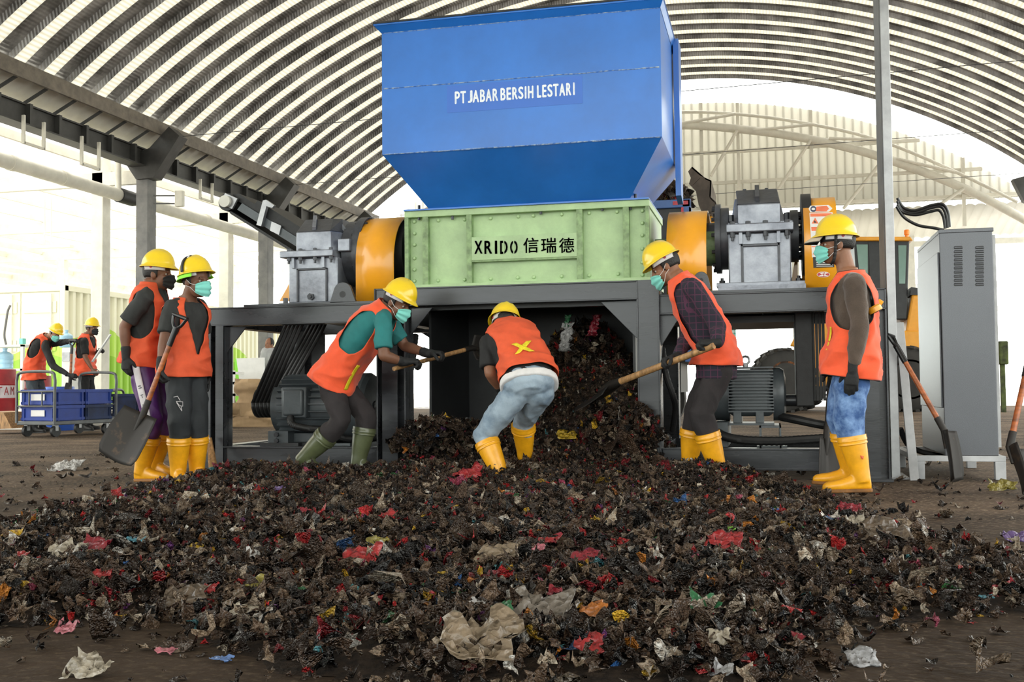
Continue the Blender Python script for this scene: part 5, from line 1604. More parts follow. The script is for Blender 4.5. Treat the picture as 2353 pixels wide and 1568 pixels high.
st_, sp_ = leg_stripe(tr_, J['Rhip'], J['Rkn'], J['Ran'], V((.15, -1, 0)), 'stripe_w', 'side_stripe', .026, .096, .074)
for chh, kk in (('S', .30), ('T', .42), ('L', .50), ('B', .68), ('U', .78), ('D', .88)):
    p = sp_[int(kk * (len(sp_) - 1))]
    dn = (sp_[min(len(sp_) - 1, int(kk * (len(sp_) - 1)) + 2)] - p).normalized()
    R = lerp(.096, .074, kk) + .0125
    o_ = V((.15, -1, 0)).normalized()
    up_ = -dn; xd = (dn.cross(-o_)).normalized()
    if xd.x < 0: xd = -xd
    lettering('stripe_letter', chh, p + o_ * R - xd * .012 - up_ * .012, xd, up_, .024, .026, 'ink', st_, .001)

# ---- the second man from the left, holding the shovel
J = pts(7.05, P=(425, 852, 0), C=(428, 745, 0), N=(430, 694, .0), head=(450, 640, -.04),
        Rsh=(396, 708, -.15), Rel=(378, 782, -.24), Rwr=(370, 838, -.28), Lsh=(458, 706, .12), Lel=(468, 782, .22), Lwr=(470, 848, .20),
        Rhip=(412, 862, -.08), Rkn=(412, 965, -.14), Ran=(410, 1085, -.10), Rtoe=(432, 1112, -.30),
        Lhip=(443, 860, .06), Lkn=(452, 968, .0), Lan=(454, 1080, .06), Ltoe=(486, 1104, -.10))
J.update(hr=V((-.32, -.95, 0)), cr=V((-.34, -.94, 0)), face=V((1, -.24, -.06)), hup=V((-.10, 0, 1)), hface=V((1, -.24, .16)), hhup=V((-.16, 0, 1)))
J['Rhd'] = V((-.08, -.1, -1)); J['Rpn'] = V((.75, .6, 0)); J['Rth'] = V((.7, -.7, 0)); J['Rcu'] = 1.0
J['Lhd'] = V((.10, 0, -1)); J['Lcu'] = .15
w2, w2B, w2v, w2h = person('person', 'standing person in turquoise mask with dark strap over the helmet, holding the big shovel', V((at(420, 1100, 7.05).x, 7.05, 0)), J,
    skin='skin_d', shirt='char_c', trousers='navy_c', vest='vest_r', strap='rubber', vest_kw=dict(t0=-.10, arm_t=(.45, .94), arm_w=.75, vneck=.22, seed=3) if False else dict(t0=-.10, arm_t=(.45, .94), arm_w=.75, vneck=.25), trouser_r=1.06, w=.92)
r_, f_, u_ = basis(J['hface'], J['hhup'])
vs, fs = [], []
for i in range(4):
    for j in range(25):
        a = math.pi * (.35 + 1.3 * j / 24); k = i / 3
        vs.append(J['head'] + u_ * (.026 - .03 * k) + r_ * (math.sin(a) * (.112 + .018 * k)) + f_ * (math.cos(a) * (.128 + .02 * k)))
for i in range(3):
    for j in range(24): fs.append((i * 25 + j, i * 25 + j + 1, (i + 1) * 25 + j + 1, (i + 1) * 25 + j))
MB().add(vs, fs).build('neck_shade', 'neon', w2h, ang=180).modifiers.new('cloth', 'SOLIDIFY').thickness = .003
tr_ = [c for c in w2.children if c.name.startswith('trousers')][0]
Yp = 6.86
def line_mark(parent, pl, Y, r=.0022, name='printed_line', mat='stripe_w'):
    MB().tube([at(x, y, Y) for x, y in pl], r, 6).build(name, mat, parent)
for pl in ([(399, 913), (408, 911), (414, 921)], [(405, 923), (420, 924), (420, 934), (412, 932), (405, 923)], [(406, 926), (418, 945), (416, 934)]):
    line_mark(tr_, pl, Yp - .02)

# ---- the bending man with the teal shirt
J = pts(7.35, P=(768, 872, 0), C=(836, 772, 0), N=(886, 712, 0), head=(914, 690, -.02),
        Rsh=(880, 738, -.17), Rel=(882, 818, -.23), Rwr=(926, 832, -.12), Lsh=(892, 735, .17), Lel=(930, 796, .20), Lwr=(985, 813, .10),
        Rhip=(760, 885, -.085), Rkn=(785, 966, -.12), Ran=(700, 1056, -.10), Rtoe=(752, 1084, -.14),
        Lhip=(780, 885, .085), Lkn=(842, 955, .06), Lan=(826, 1062, .04), Ltoe=(890, 1085, -.02))
J.update(hr=V((.08, -1, 0)), cr=V((0, -1, 0)), face=V((.90, -.05, -.46)), hup=V((.42, 0, .9)))
J['Rhd'] = V((1, .3, 0.05)); J['Rpn'] = V((0, .2, -1)); J['Rth'] = V((.1, 1, .2)); J['Rcu'] = .95
J['Lhd'] = V((1, -.1, .0)); J['Lpn'] = V((0, -.1, -1)); J['Lth'] = V((.1, -1, .2)); J['Lcu'] = .95
tl, tlB, tlv, tlh = person('person', 'bending person in teal shirt and orange vest with olive boots, left of the chute', V((at(770, 1070, 7.35).x, 7.35, 0)), J,
    skin='skin_d', shirt='teal_c', trousers='plum_c', boots='boot_g', vest_kw=dict(t0=-.12, arm_t=(.50, .94), arm_w=.72, vneck=.7), boot_top=.25)
tlB.patch('vest_tape', 'vest_y', tlv, -.02, .45, math.pi * .5 - .62, math.pi * .5 - .42, lambda t: .050, 14, 4, .002)

# ---- the man in the middle, seen from behind
J = pts(6.95, P=(1216, 885, 0), C=(1188, 800, .22), N=(1164, 757, .36), head=(1160, 745, .46),
        Lsh=(1122, 790, .22), Lel=(1126, 858, .14), Lwr=(1152, 898, .30), Rsh=(1216, 778, .40), Rel=(1238, 850, .52), Rwr=(1200, 905, .62),
        Lhip=(1190, 898, .0), Lkn=(1112, 1000, .12), Lan=(1150, 1092, .08), Ltoe=(1140, 1112, .30),
        Rhip=(1243, 898, .04), Rkn=(1202, 968, .34), Ran=(1206, 1046, .48), Rtoe=(1200, 1060, .70))
J.update(hr=V((.95, .25, .05)), cr=V((.85, .45, .10)), face=V((-.35, .85, -.45)), hup=V((-.05, .45, .9)))
J['Lcu'] = .8; J['Rcu'] = .8
ct, ctB, ctv, cth = person('person', 'person bending with back to the camera, grey jeans, yellow X on orange vest', V((at(1200, 1080, 6.95).x, 6.95, 0)), J,
    shirt='black_c', trousers='jean_g', vest='vest_r', mask=None, vest_kw=dict(t0=.14, arm_t=(.48, .94), arm_w=.62, vneck=.5), belt='white_c', shirt_low=.02)
for sgn in (-1, 1):
    def shp(a, b, sgn=sgn):
        t = .34 + .17 * a
        ph = math.pi * 1.5 - .05 + sgn * (a - .5) * .42 + (b - .5) * .17
        return t, ph
    ctB.patch('vest_tape', 'vest_y', ctv, 0, 1, 0, 1, .050, 8, 4, .002, shape=shp)

# ---- the man in the plaid shirt with the long handle
J = pts(7.3, P=(1646, 838, 0), C=(1606, 722, 0), N=(1562, 650, 0), head=(1526, 607, 0),
        Lsh=(1590, 662, -.18), Lel=(1650, 752, -.20), Lwr=(1648, 790, -.38), Rsh=(1580, 668, .18), Rel=(1585, 770, .10), Rwr=(1556, 822, -.16),
        Lhip=(1652, 850, -.085), Lkn=(1612, 950, -.14), Lan=(1648, 1080, -.10), Ltoe=(1600, 1098, -.24),
        Rhip=(1642, 850, .085), Rkn=(1598, 945, .10), Ran=(1580, 1068, .16), Rtoe=(1530, 1088, .10))
J.update(hr=V((.10, 1, 0)), cr=V((0.05, 1, 0)), face=V((-.86, -.02, -.48)), hup=V((-.50, 0, .86)))
J['Lhd'] = V((-.9, -.1, .1)); J['Lpn'] = V((.0, .35, -1)); J['Lth'] = V((-.2, 1, .3)); J['Lcu'] = 1.0
J['Rhd'] = V((-.8, -.5, -.2)); J['Rpn'] = V((.1, -.4, -1)); J['Rth'] = V((.1, -1, .4)); J['Rcu'] = 1.0
pl_, plB, plv, plh = person('person', 'person in dark plaid shirt and orange vest leaning on a long wooden handle', V((at(1620, 1090, 7.3).x, 7.3, 0)), J,
    shirt='plaid', sleeve='long', trousers='plum_c', vest='vest', vest_kw=dict(t0=-.02, arm_t=(.30, .97), arm_w=.82, vneck=.8), shirt_low=-.28, mask_drop=.012)

# ---- the two men at the carts in the background
J = pts(15.7, P=(78, 864, 0), C=(92, 800, 0), N=(108, 776, 0), head=(127, 764, -.03),
        Rsh=(104, 798, -.18), Rel=(122, 842, -.22), Rwr=(158, 862, -.22), Lsh=(118, 790, .16), Lel=(140, 788, .10), Lwr=(164, 783, -.10),
        Rhip=(72, 870, -.085), Rkn=(78, 925, -.10), Ran=(80, 985, -.10), Rtoe=(104, 992, -.12),
        Lhip=(84, 868, .085), Lkn=(100, 922, .10), Lan=(98, 982, .12), Ltoe=(122, 988, .10))
J.update(hr=V((.1, -1, 0)), cr=V((.1, -1, 0)), face=V((.85, -.35, -.45)), hup=V((.45, 0, .9)))
J['Rhd'] = V((1, 0, -.2)); J['Rcu'] = .8; J['Lhd'] = V((1, 0, .1)); J['Lpn'] = V((0, 0, -1)); J['Lth'] = V((0, -1, 0)); J['Lcu'] = .8
a_, aB, av, ah = person('person', 'person in black long sleeves and orange vest bending over the blue crates', V((at(80, 985, 15.7).x, 15.7, 0)), J,
    shirt='black_c', sleeve='long', trousers='jean_d', boots='rubber', vox=.012, vest_kw=dict(t0=-.10, arm_t=(.45, .94), arm_w=.7, vneck=.7), boot_top=.16)
J = pts(16.0, P=(197, 858, 0), C=(198, 800, 0), N=(201, 772, 0), head=(211, 752, 0),
        Rsh=(194, 787, -.18), Rel=(196, 822, -.22), Rwr=(210, 846, -.24), Lsh=(206, 784, .18), Lel=(218, 815, .16), Lwr=(227, 808, .0),
        Rhip=(192, 862, -.085), Rkn=(194, 918, -.09), Ran=(192, 979, -.09), Rtoe=(212, 987, -.12),
        Lhip=(202, 862, .085), Lkn=(208, 916, .09), Lan=(206, 978, .11), Ltoe=(224, 984, .08))
J.update(hr=V((.1, -1, 0)), cr=V((.15, -1, 0)), face=V((1, -.1, -.08)), hup=V((.05, 0, 1)))
J['Lhd'] = V((.9, -.2, .2)); J['Lcu'] = .9; J['Lpn'] = V((0, -.6, -.6)); J['Lth'] = V((.2, -.3, 1))
b_, bB, bv, bh = person('person', 'person in black mask and orange vest standing behind the cart with a white stick', V((at(197, 975, 16.0).x, 16.0, 0)), J,
    skin='skin_d', shirt='black_c', trousers='black_c', boots='rubber', mask='mask_k', loops=False, gloves=('L',), vox=.012, vest_kw=dict(t0=-.08, arm_t=(.42, .94), arm_w=.72, vneck=.7), boot_top=.16)
# ---- the man in grey far behind the drive motor
J = pts(20.5, P=(622, 858, 0), C=(621, 818, 0), N=(620, 800, 0), head=(619, 789, 0),
        Rsh=(608, 806, -.06), Rel=(602, 830, -.10), Rwr=(592, 846, -.2), Lsh=(633, 806, .10), Lel=(638, 832, .12), Lwr=(640, 855, .05),
        Rhip=(616, 862, -.05), Rkn=(615, 908, -.08), Ran=(613, 962, -.05), Rtoe=(608, 970, -.25),
        Lhip=(628, 862, .05), Lkn=(630, 908, .04), Lan=(631, 961, .05), Ltoe=(628, 970, -.18))
J.update(hr=V((-.9, -.4, 0)), cr=V((-.9, -.4, 0)), face=V((-.4, -.9, 0)), hup=V((0, 0, 1)))
g_, gB, _, _ = person('person', 'bareheaded person in light grey long sleeved shirt walking far behind the left motor', V((at(620, 955, 20.5).x, 20.5, 0)), J,
    shirt='grey_c', sleeve='long', vest=None, trousers='navy_c', boots='rubber', mask=None, helmet=False, gloves=(), vox=.013, boot_top=.12)
bake_all()

# ================================================================== TOOLS AND THINGS AROUND
def shovel(name, label, top, sock, tip, wdir, bw, grip='D', mat='wood', r=.017, group='shovels', curve=.03, socket_mat='blade'):
    top, sock, tip, wdir = V(top), V(sock), V(tip), V(wdir).normalized()
    t = thing(name, label, 'shovel', tip, group)
    ax = (sock - top).normalized()
    bx = (tip - sock).normalized()
    wd = (wdir - bx * wdir.dot(bx)).normalized()
    nn = bx.cross(wd).normalized()
    gl = .12 if grip else 0
    MB().tube([top + ax * gl, top.lerp(sock, .5), sock], [r, r * 1.05, r * 1.1], 14).build('shaft', mat, t)
    if grip:
        up = -ax
        sd = (wd - up * wd.dot(up)).normalized()
        g = MB().tube(catmull([top + ax * .16, top + ax * .10, top + ax * .06 + sd * .035, top + ax * .01 + sd * .055, top + sd * .055], 5), .012, 8)
        g.tube(catmull([top + ax * .10, top + ax * .06 - sd * .035, top + ax * .01 - sd * .055, top - sd * .055], 5), .012, 8)
        g.tube([top + sd * .065, top - sd * .065], .015, 10).tube([top + ax * .08, top + ax * .22], r * 1.25, 12)
        g.build('grip', 'plast_b', t)
    L = (tip - sock).length
    rows = []
    for i in range(13):
        k = i / 12
        hw = bw / 2 * (min(1, .86 + .3 * k) if k < .72 else 1.0 - .14 * ((k - .72) / .28) ** 2)
        row = []
        for j in range(13):
            q = -1 + 2 * j / 12
            z = curve * (q * q) + .02 * math.sin(k * 2.2) - (.018 * math.exp(-(q / .22) ** 2) * (1 - k))
            row.append(sock + bx * (k * L - .02 * (q * q) * (1 if k > .9 else 0)) + wd * (hw * q) + nn * z)
        rows.append(row)
    b = MB().loft(rows, caps=False, closed=False).build('blade', 'blade', t, ang=180)
    q = b.modifiers.new('steel', 'SOLIDIFY'); q.thickness = .004
    MB().tube([sock - ax * .10, sock, sock + bx * (L * .35)], [r * 1.35, r * 1.45, r * .7], 12).build('socket', socket_mat, b)
    return t
shovel('shovel', 'shovel with black D grip held blade down by the masked person with the helmet strap', at(414, 728, 6.77), at(330, 950, 6.70), at(271, 1064, 6.60), V((1, .10, .42)), .35, curve=.035)
shovel('shovel', 'wooden pole gripped by the teal shirted person, reaching into the chute', at(905, 848, 7.20), at(1085, 800, 8.05), at(1140, 815, 8.35), V((0, .5, 1)), .24, grip=None, mat='wood_p', r=.016)
shovel('shovel', 'long pale wooden shaft held low by the plaid shirted person, blade in the heap', at(1640, 795, 6.88), at(1402, 886, 7.36), at(1330, 925, 7.55), V((.3, 1, .2)), .26, grip=None, mat='wood_p', r=.021)
gz = atZ(1891, 1112)
shovel('shovel', 'dark shovel standing behind the jeans of the profile person, against the base beam', V((gz.x + .09, 7.72, 1.05)), V((gz.x + .02, 7.46, .32)), V((gz.x, 7.40, .012)), V((1, .8, 0)), .20, grip=None, mat='blade', r=.017)
tp = atZ(2180, 1113)
shovel('shovel', 'orange handled shovel leaning left beside the grey cabinet, black grip up', at(2046, 772, 8.0), at(2170, 990, tp.y + .04), V((tp.x, tp.y, .01)), V((.45, 1, 0)), .24, curve=.05)
t2 = atZ(2343, 1142)
shovel('shovel', 'orange handled shovel cut by the right photo edge in front of the cabinet stand', at(2372, 790, t2.y + .25), at(2320, 1028, t2.y + .1), V((t2.x, t2.y, .01)), V((.35, 1, 0)), .22, curve=.06)
pk = thing('plank', 'short orange wooden board leaning on the left frame leg behind the yellow boots', 'plank', atZ(490, 1090))
MB().prism([at(474, 1006, 7.80), at(484, 1006, 7.80), at(499, 1084, 7.66), at(480, 1092, 7.62)], (0, .022, 0)).build('board', 'wood_p', pk, smooth=False, bevel=.003)

# ---- control cabinet on its white stand
CY = 8.15
cxa, cxb = at(2165, 790, CY).x, at(2288, 790, CY).x
CD = atX(2114, 790, cxa).y - CY
cz0, cz1 = at(2230, 1048, CY).z, at(2230, 525, CY).z
cbt = thing('control_cabinet', 'tall hammered grey control cabinet with vent slots on a white stand', 'cabinet', (cxa + .2, CY + CD / 2, 0))
MB().box(cxa, cxb, CY, CY + CD, cz0, cz1 - .02).build('cabinet_body', 'cab', cbt, smooth=False, bevel=.006)
MB().box(cxa - .004, cxb + .008, CY - .006, CY + CD, cz1 - .028, cz1).build('cabinet_top', 'cab', cbt, smooth=False, bevel=.004)
MB().box(cxb, cxb + .022, CY + .02, CY + CD, cz0 + .06, cz1 - .05).build('side_trim', 'white_st', cbt, smooth=False)
dr = MB().box(cxa - .012, cxa, CY + .03, CY + CD - .03, cz0 + .34, cz1 - .16).build('door', 'cab', cbt, smooth=False, bevel=.004)
for cxp in (2202, 2251):
    for k in range(10):
        p = at(cxp, 570 + k * 9.4, CY)
        m = MB()
        m.loft([[V((p.x + sx * .030, CY - .0005, p.z)), V((p.x + sx * .026, CY - .0005, p.z + .014)), V((p.x + sx * .026, CY - .009, p.z + .004)), V((p.x + sx * .028, CY - .009, p.z))] for sx in (-1, 1)])
        o = m.build('vent_slot', 'cab', cbt, smooth=False)
        MB().box(p.x - .028, p.x + .028, CY - .0012, CY + .001, p.z - .009, p.z).build('slot_shadow_gap', 'steel_d', o, smooth=False)
sx0, sx1 = at(2100, 1054, CY).x, at(2310, 1054, CY).x
sz0, sz1 = at(2230, 1061, CY).z, at(2230, 1048, CY).z
st = MB().box(sx0, sx1, CY - .02, CY + .04, sz0, sz1).box(sx0, sx1, CY + CD - .05, CY + CD, sz0, sz1).box(sx1 - .05, sx1, CY, CY + CD, sz0, sz1).box(sx0, sx0 + .05, CY, CY + CD, sz0, sz1)
sto = st.build('stand', 'white_st', cbt, smooth=False, bevel=.003)
for x in (sx0, sx1 - .07):
    for y in (CY - .02, CY + CD - .06):
        MB().box(x, x + .07, y, y + .06, 0, sz0).build('stand_leg', 'white_st', cbt, smooth=False, bevel=.003)
# cables looping from the post to the cabinet top
pcab = thing('power_cable', 'bundle of black cables looping from the steel post to the cabinet top', 'cable', (cxa, CY, cz1))
for k, pl in enumerate(([(2062, 462), (2072, 482), (2100, 490), (2140, 478), (2163, 476), (2174, 495), (2178, 524)], [(2062, 470), (2075, 488), (2105, 494), (2140, 486), (2158, 484), (2168, 500), (2172, 526)],
                        [(2060, 474), (2078, 500), (2110, 518), (2145, 524), (2168, 529)], [(2062, 455), (2076, 477), (2102, 484), (2140, 472), (2166, 470), (2178, 488), (2182, 522)])):
    P_ = catmull([at(x, y, lerp(8.25, CY + .15, i / (len(pl) - 1))) for i, (x, y) in enumerate(pl)], 8)
    MB().tube(P_, .011, 8).build('cable', 'plast_b', pcab)
# floor cable behind the post
fc = thing('floor_cable', 'black cable lying on the floor between the post and the cabinet stand', 'cable', atZ(2100, 1040))
MB().tube(catmull([at(2068, 985, 8.7), at(2085, 1020, 8.75), at(2110, 1036, 8.8), at(2150, 1046, 8.8), at(2190, 1052, 8.8)], 8), .022, 8).build('cable_run', 'rubber', fc)

# ---- steel post with brace
PY = 8.12
px0, px1 = at(2041, 800, PY).x, at(2062, 800, PY).x
pd = atX(2026, 500, at(2040, 500, PY).x).y - PY
po = thing('steel_post', 'tall galvanised steel post rising past the frame beside the cabinet', 'post', (px0, PY, 0))
MB().box(px0, px1, PY, PY + pd, 0, 5.4).build('post', 'galv', po, smooth=False, bevel=.004)
MB().box(px0 - .006, px0 + .002, PY + .03, PY + pd - .02, 0.0, 5.4).build('open_side', 'column', po, smooth=False)
MB().box(px0 - .01, px1 + .06, PY - .02, PY + pd + .03, 0, .012).build('base_plate', 'galv', po, smooth=False)
bp_, bq_ = at(2066, 742, PY + .04), atZ(2098, 1103)
MB().bar(bp_, V((bq_.x, PY - .12, 0.0)), .06, .03, up=(0, 1, 0)).build('brace', 'white_st', po, smooth=False, bevel=.003)

# ---- discharge conveyor behind the left gearbox
cv = thing('belt_conveyor', 'inclined dark belt conveyor whose head end rises behind the left gearbox', 'conveyor', (-2.4, 10.1, 0))
KY = 9.75
sl = (870 - 465) / (1180 - 530)
ext = lambda x0, y0, x1: (x1, y0 + (x1 - x0) * sl)
MB().pprism([(545, 482), (556, 467), ext(556, 467, 1180), ext(545, 482, 1180)], KY, .05).build('side_frame', 'motor', cv, smooth=False)
MB().pprism([(545, 482), (556, 467), ext(556, 467, 1180), ext(545, 482, 1180)], KY + .75, .05).build('side_frame', 'motor', cv, smooth=False)
MB().pprism([(527, 455), (536, 447), (549, 445), ext(549, 447, 585), (592, 461), ext(592, 463, 1180), ext(560, 466, 1180), (556, 467)], KY + .02, .76).build('belt', 'rubber', cv, ang=30)
MB().pprism([(522, 480), (530, 492), ext(530, 492, 1180), ext(530, 485, 1180)], KY + .02, .76).build('return_belt', 'rubber', cv, smooth=False)
hd_ = at(523, 465, KY)
MB().cyl(hd_ + V((0, -.02, 0)), hd_ + V((0, .8, 0)), .09, n=24).build('head_roller', 'rubber', cv)
bpl = MB().pprism([(506, 468), (517, 443), (546, 456), (533, 481)], KY - .03, .03).build('bearing_plate', 'galv', cv, smooth=False, bevel=.004)
MB().cyl(hd_ + V((0, -.07, 0)), hd_ + V((0, -.03, 0)), .06, n=20).build('bearing_cap', 'colw', bpl)
MB().pprism([(589, 517), (604, 461), (611, 459), (630, 472), (625, 478), (612, 474), (600, 520)], KY - .05, .05).build('bracket', 'galv', cv, smooth=False)
MB().pprism([(624, 509), (646, 519), (641, 540), (620, 530)], KY - .02, .03).build('clamp_plate', 'galv', cv, smooth=False)
for x in (-2.6, -3.8):
    z_ = at(1176.5, 784, KY).z
    zz = [at(px_, 465 + (px_ - 530) * sl, KY).z for px_ in (900,)][0] if x > -3 else at(690, 565, KY).z
    X_ = at(900, 700, KY).x if x > -3 else at(690, 565, KY).x
    MB().box(X_ - .03, X_ + .03, KY + .3, KY + .36, 0, zz).build('support_leg', 'steel_d', cv, smooth=False)

# ---- wheel loader behind the machine
ld = thing('wheel_loader', 'orange wheel loader with dark cab and raised bucket behind the right gearbox', 'loader', (at(1950, 940, 28.2).x, 28.2, 0))
LY = 28.0
M['tyre'] = pm('dusty_tyre', (0.030, 0.027, 0.024), 0.8, 0, 0.25, 3)
M['loader'] = pm('loader_orange', (0.80, 0.34, 0.02), 0.45, 0, 0.15, 1.5)
M['loader_d'] = pm('dirty_loader_rim', (0.55, 0.17, 0.025), 0.6, 0, 0.35, 3)
M['bucket'] = pm('worn_bucket_steel', (0.14, 0.105, 0.085), 0.5, 0.3, 0.3, 1.2, 0.1, 8)
M['glass'] = pm('greenish_cab_glass', (0.20, 0.32, 0.28), 0.08, 0, 0.1, 1, spec=0.6)
M['beacon'] = pm('orange_beacon', (0.95, 0.25, 0.01), 0.25, 0, 0.03)
def wheel(px_, py_, Yc, yaw, r=.80, w=.55):
    c = at(px_, py_, Yc); c.z = r
    ax = V((math.sin(yaw), -math.cos(yaw), 0))
    tm = MB().lathe(c, ax, [(-w / 2, r * .62), (-w / 2 + .02, r * .80), (-w / 2 + .08, r * .95), (0 - .1, r), (.1, r), (w / 2 - .08, r * .95), (w / 2 - .02, r * .80), (w / 2, r * .62)], 48)
    e = ax.orthogonal().normalized(); b = ax.cross(e)
    for k in range(22):
        a = 2 * math.pi * k / 22
        for sg in (-1, 1):
            a2 = a + (0.07 if sg > 0 else -.07)
            d = e * math.cos(a2) + b * math.sin(a2); tg = ax.cross(d)
            tm.obox(c + d * (r * .985) + ax * (sg * w * .25), d * .035, (tg * .05), (ax * (w * .24) + tg * .05 * sg))
    t_ = tm.build('wheel', 'tyre', ld, ang=40)
    MB().lathe(c, ax, [(w * .2, r * .62), (w * .5, r * .61), (w * .5, r * .55), (w * .25, r * .5), (w * .2, r * .3), (w * .42, r * .28), (w * .45, r * .16), (w * .45, 0)], 32).build('rim', 'loader_d', t_)
    for k in range(14):
        a = 2 * math.pi * k / 14
        d = e * math.cos(a) + b * math.sin(a)
        MB().cyl(c + ax * (w * .2) + d * (r * .4), c + ax * (w * .3) + d * (r * .4), .03, n=6).build('wheel_nut', 'bolt', t_)
wheel(1800, 870, LY - .3, .28); wheel(1830, 870, LY + 2.0, .28)
wheel(2088, 870, LY - .1, 0.0); wheel(2088, 870, LY + 2.1, 0.0)
MB().pprism([(1840, 740), (1960, 735), (1975, 885), (1850, 890)], LY + .3, 1.6).build('front_frame', 'loader', ld, smooth=False, bevel=.03)
MB().pprism([(1815, 795), (1848, 735), (1875, 735), (1850, 800)], LY + .1, .3).build('fender', 'loader', ld, smooth=False, bevel=.03)
MB().pprism([(1965, 760), (2150, 760), (2240, 770), (2240, 880), (1965, 880)], LY + .3, 1.7).build('rear_frame', 'loader', ld, smooth=False, bevel=.03)
MB().pprism([(2096, 676), (2240, 690), (2250, 770), (2080, 770)], LY + .35, 1.6).build('engine_hood', 'loader', ld, smooth=False, bevel=.05)
MB().pprism([(2094, 660), (2110, 662), (2110, 678), (2092, 678)], LY + .3, 1.0).build('hood_box', 'steel_d', ld, smooth=False)
cabb = MB().pprism([(1962, 552), (2090, 552), (2084, 735), (1972, 735)], LY + .42, 1.46).build('cab', 'steel_d', ld, smooth=False, bevel=.03)
MB().pprism([(1955, 553), (1965, 544), (2092, 544), (2098, 553)], LY + .25, 1.8).build('cab_roof', 'loader', ld, smooth=False, bevel=.02)
MB().pprism([(2000, 574), (2027, 573), (2027, 625), (2002, 628)], LY + .40, .03).build('window_pane', 'glass', ld, smooth=False)
MB().pprism([(2064, 564), (2083, 564), (2080, 652), (2066, 652)], LY + .40, .03).build('window_pane', 'glass', ld, smooth=False)
MB().pprism([(1968, 562), (1994, 562), (1994, 640), (1976, 640)], LY + .40, .03).build('window_pane', 'glass', ld, smooth=False)
MB().pprism([(1996, 560), (2032, 560), (2032, 700), (2002, 700)], LY + .395, .02).build('cab_door', 'steel_d', ld, smooth=False)
bq = at(2084, 532, LY + 1.0)
MB().lathe(at(2084, 545, LY + 1.0), (0, 0, 1), [(0, .05), (.05, .05), (.06, .07), (.17, .07), (.19, .05), (.19, 0)], 18).build('beacon', 'beacon', ld)
for dy in (.35, 1.7):
    MB().prism([at(x, y, LY + dy) for x, y in ((1905, 760), (1890, 730), (1712, 615), (1652, 490), (1628, 498), (1686, 640))], (0, .16, 0)).build('lift_arm', 'loader', ld, smooth=False, bevel=.02)
MB().bar(at(1780, 690, LY + 1.0), at(1650, 560, LY + 1.0), .14, .14).build('tilt_link', 'bucket', ld, smooth=False)
cs = lambda x, y: (1500 + x / 4.753, 370 + y / 4.753)
side = [cs(*p) for p in ((430, 62), (385, 115), (415, 185), (395, 250), (470, 330), (500, 480), (540, 570), (620, 590), (660, 545), (697, 485), (690, 450), (632, 395), (640, 215), (565, 180))]
bko = MB().pprism(side, LY - .1, .06).build('bucket', 'bucket', ld, smooth=False)
MB().pprism(side, LY + 2.4, .06).build('bucket_side', 'bucket', bko, smooth=False)
back = [at(*cs(*p), LY - .1) for p in ((430, 62), (565, 180), (640, 215), (632, 395), (690, 450), (697, 485), (640, 575), (540, 570))]
MB().loft([[p for p in back], [p + V((0, 2.5, 0)) for p in back]], caps=False, closed=False).build('bucket_shell', 'bucket', bko, smooth=False).modifiers.new('plate', 'SOLIDIFY').thickness = .04
MB().bar(at(*cs(430, 262), LY - .12), at(*cs(510, 180), LY - .12), .03, .03).build('bucket_rib', 'bucket', bko, smooth=False)
MB().bar(at(*cs(650, 560), LY - .15), at(*cs(705, 670), LY - .15), .10, .10).build('bucket_link', 'bucket', ld, smooth=False)

# ---- blue tipper truck bed behind the chamber, heaped with waste
TY_ = 14.0
tk = thing('truck', 'dark blue truck bed with red white tail strip behind the green chamber', 'truck', (at(1500, 800, TY_).x, TY_ + 1, 0))
tx1 = at(1588, 560, TY_).x
ztop = at(1540, 459, TY_).z; zrail = at(1540, 478, TY_).z
MB().box(tx1 - 2.6, tx1 - .05, TY_ + .05, TY_ + 2.2, 1.0, zrail).build('bed', 'steel_d', tk, smooth=False)
M['tblue'] = pm('faded_blue_truck_paint', (0.06, 0.13, 0.34), 0.5, 0, 0.15, 3)
MB().box(tx1 - 2.6, tx1, TY_, TY_ + .1, zrail, ztop).build('top_rail', 'tblue', tk, smooth=False, bevel=.01)
MB().box(tx1 - 2.6, tx1, TY_ + 2.15, TY_ + 2.25, zrail, ztop).build('top_rail', 'tblue', tk, smooth=False, bevel=.01)
MB().box(tx1 - .1, tx1, TY_, TY_ + .12, 1.0, ztop).box(tx1 - .02, tx1 + .0, TY_, TY_ + 2.2, 1.0, zrail).build('tail_post', 'tblue', tk, smooth=False)
rl = at(1546, 466, TY_).x
MB().box(rl, tx1 - .03, TY_ - .006, TY_, zrail + .035, ztop - .025).build('tail_strip', 'st_red', tk, smooth=False)
MB().box(tx1 - .12, tx1 - .09, TY_ - .008, TY_ - .002, 2.5, zrail).build('tail_strip', 'st_red', tk, smooth=False)
MB().box(tx1 - 2.6, tx1 - .2, TY_ + .5, TY_ + 1.7, .6, 1.0).build('chassis', 'steel_d', tk, smooth=False)
for X_ in (tx1 - .75, tx1 - 1.95):
    for Y_ in (TY_ + .15, TY_ + 1.75):
        MB().cyl((X_, Y_, .5), (X_, Y_ + .35, .5), .5, n=32).build('wheel', 'tyre', tk)

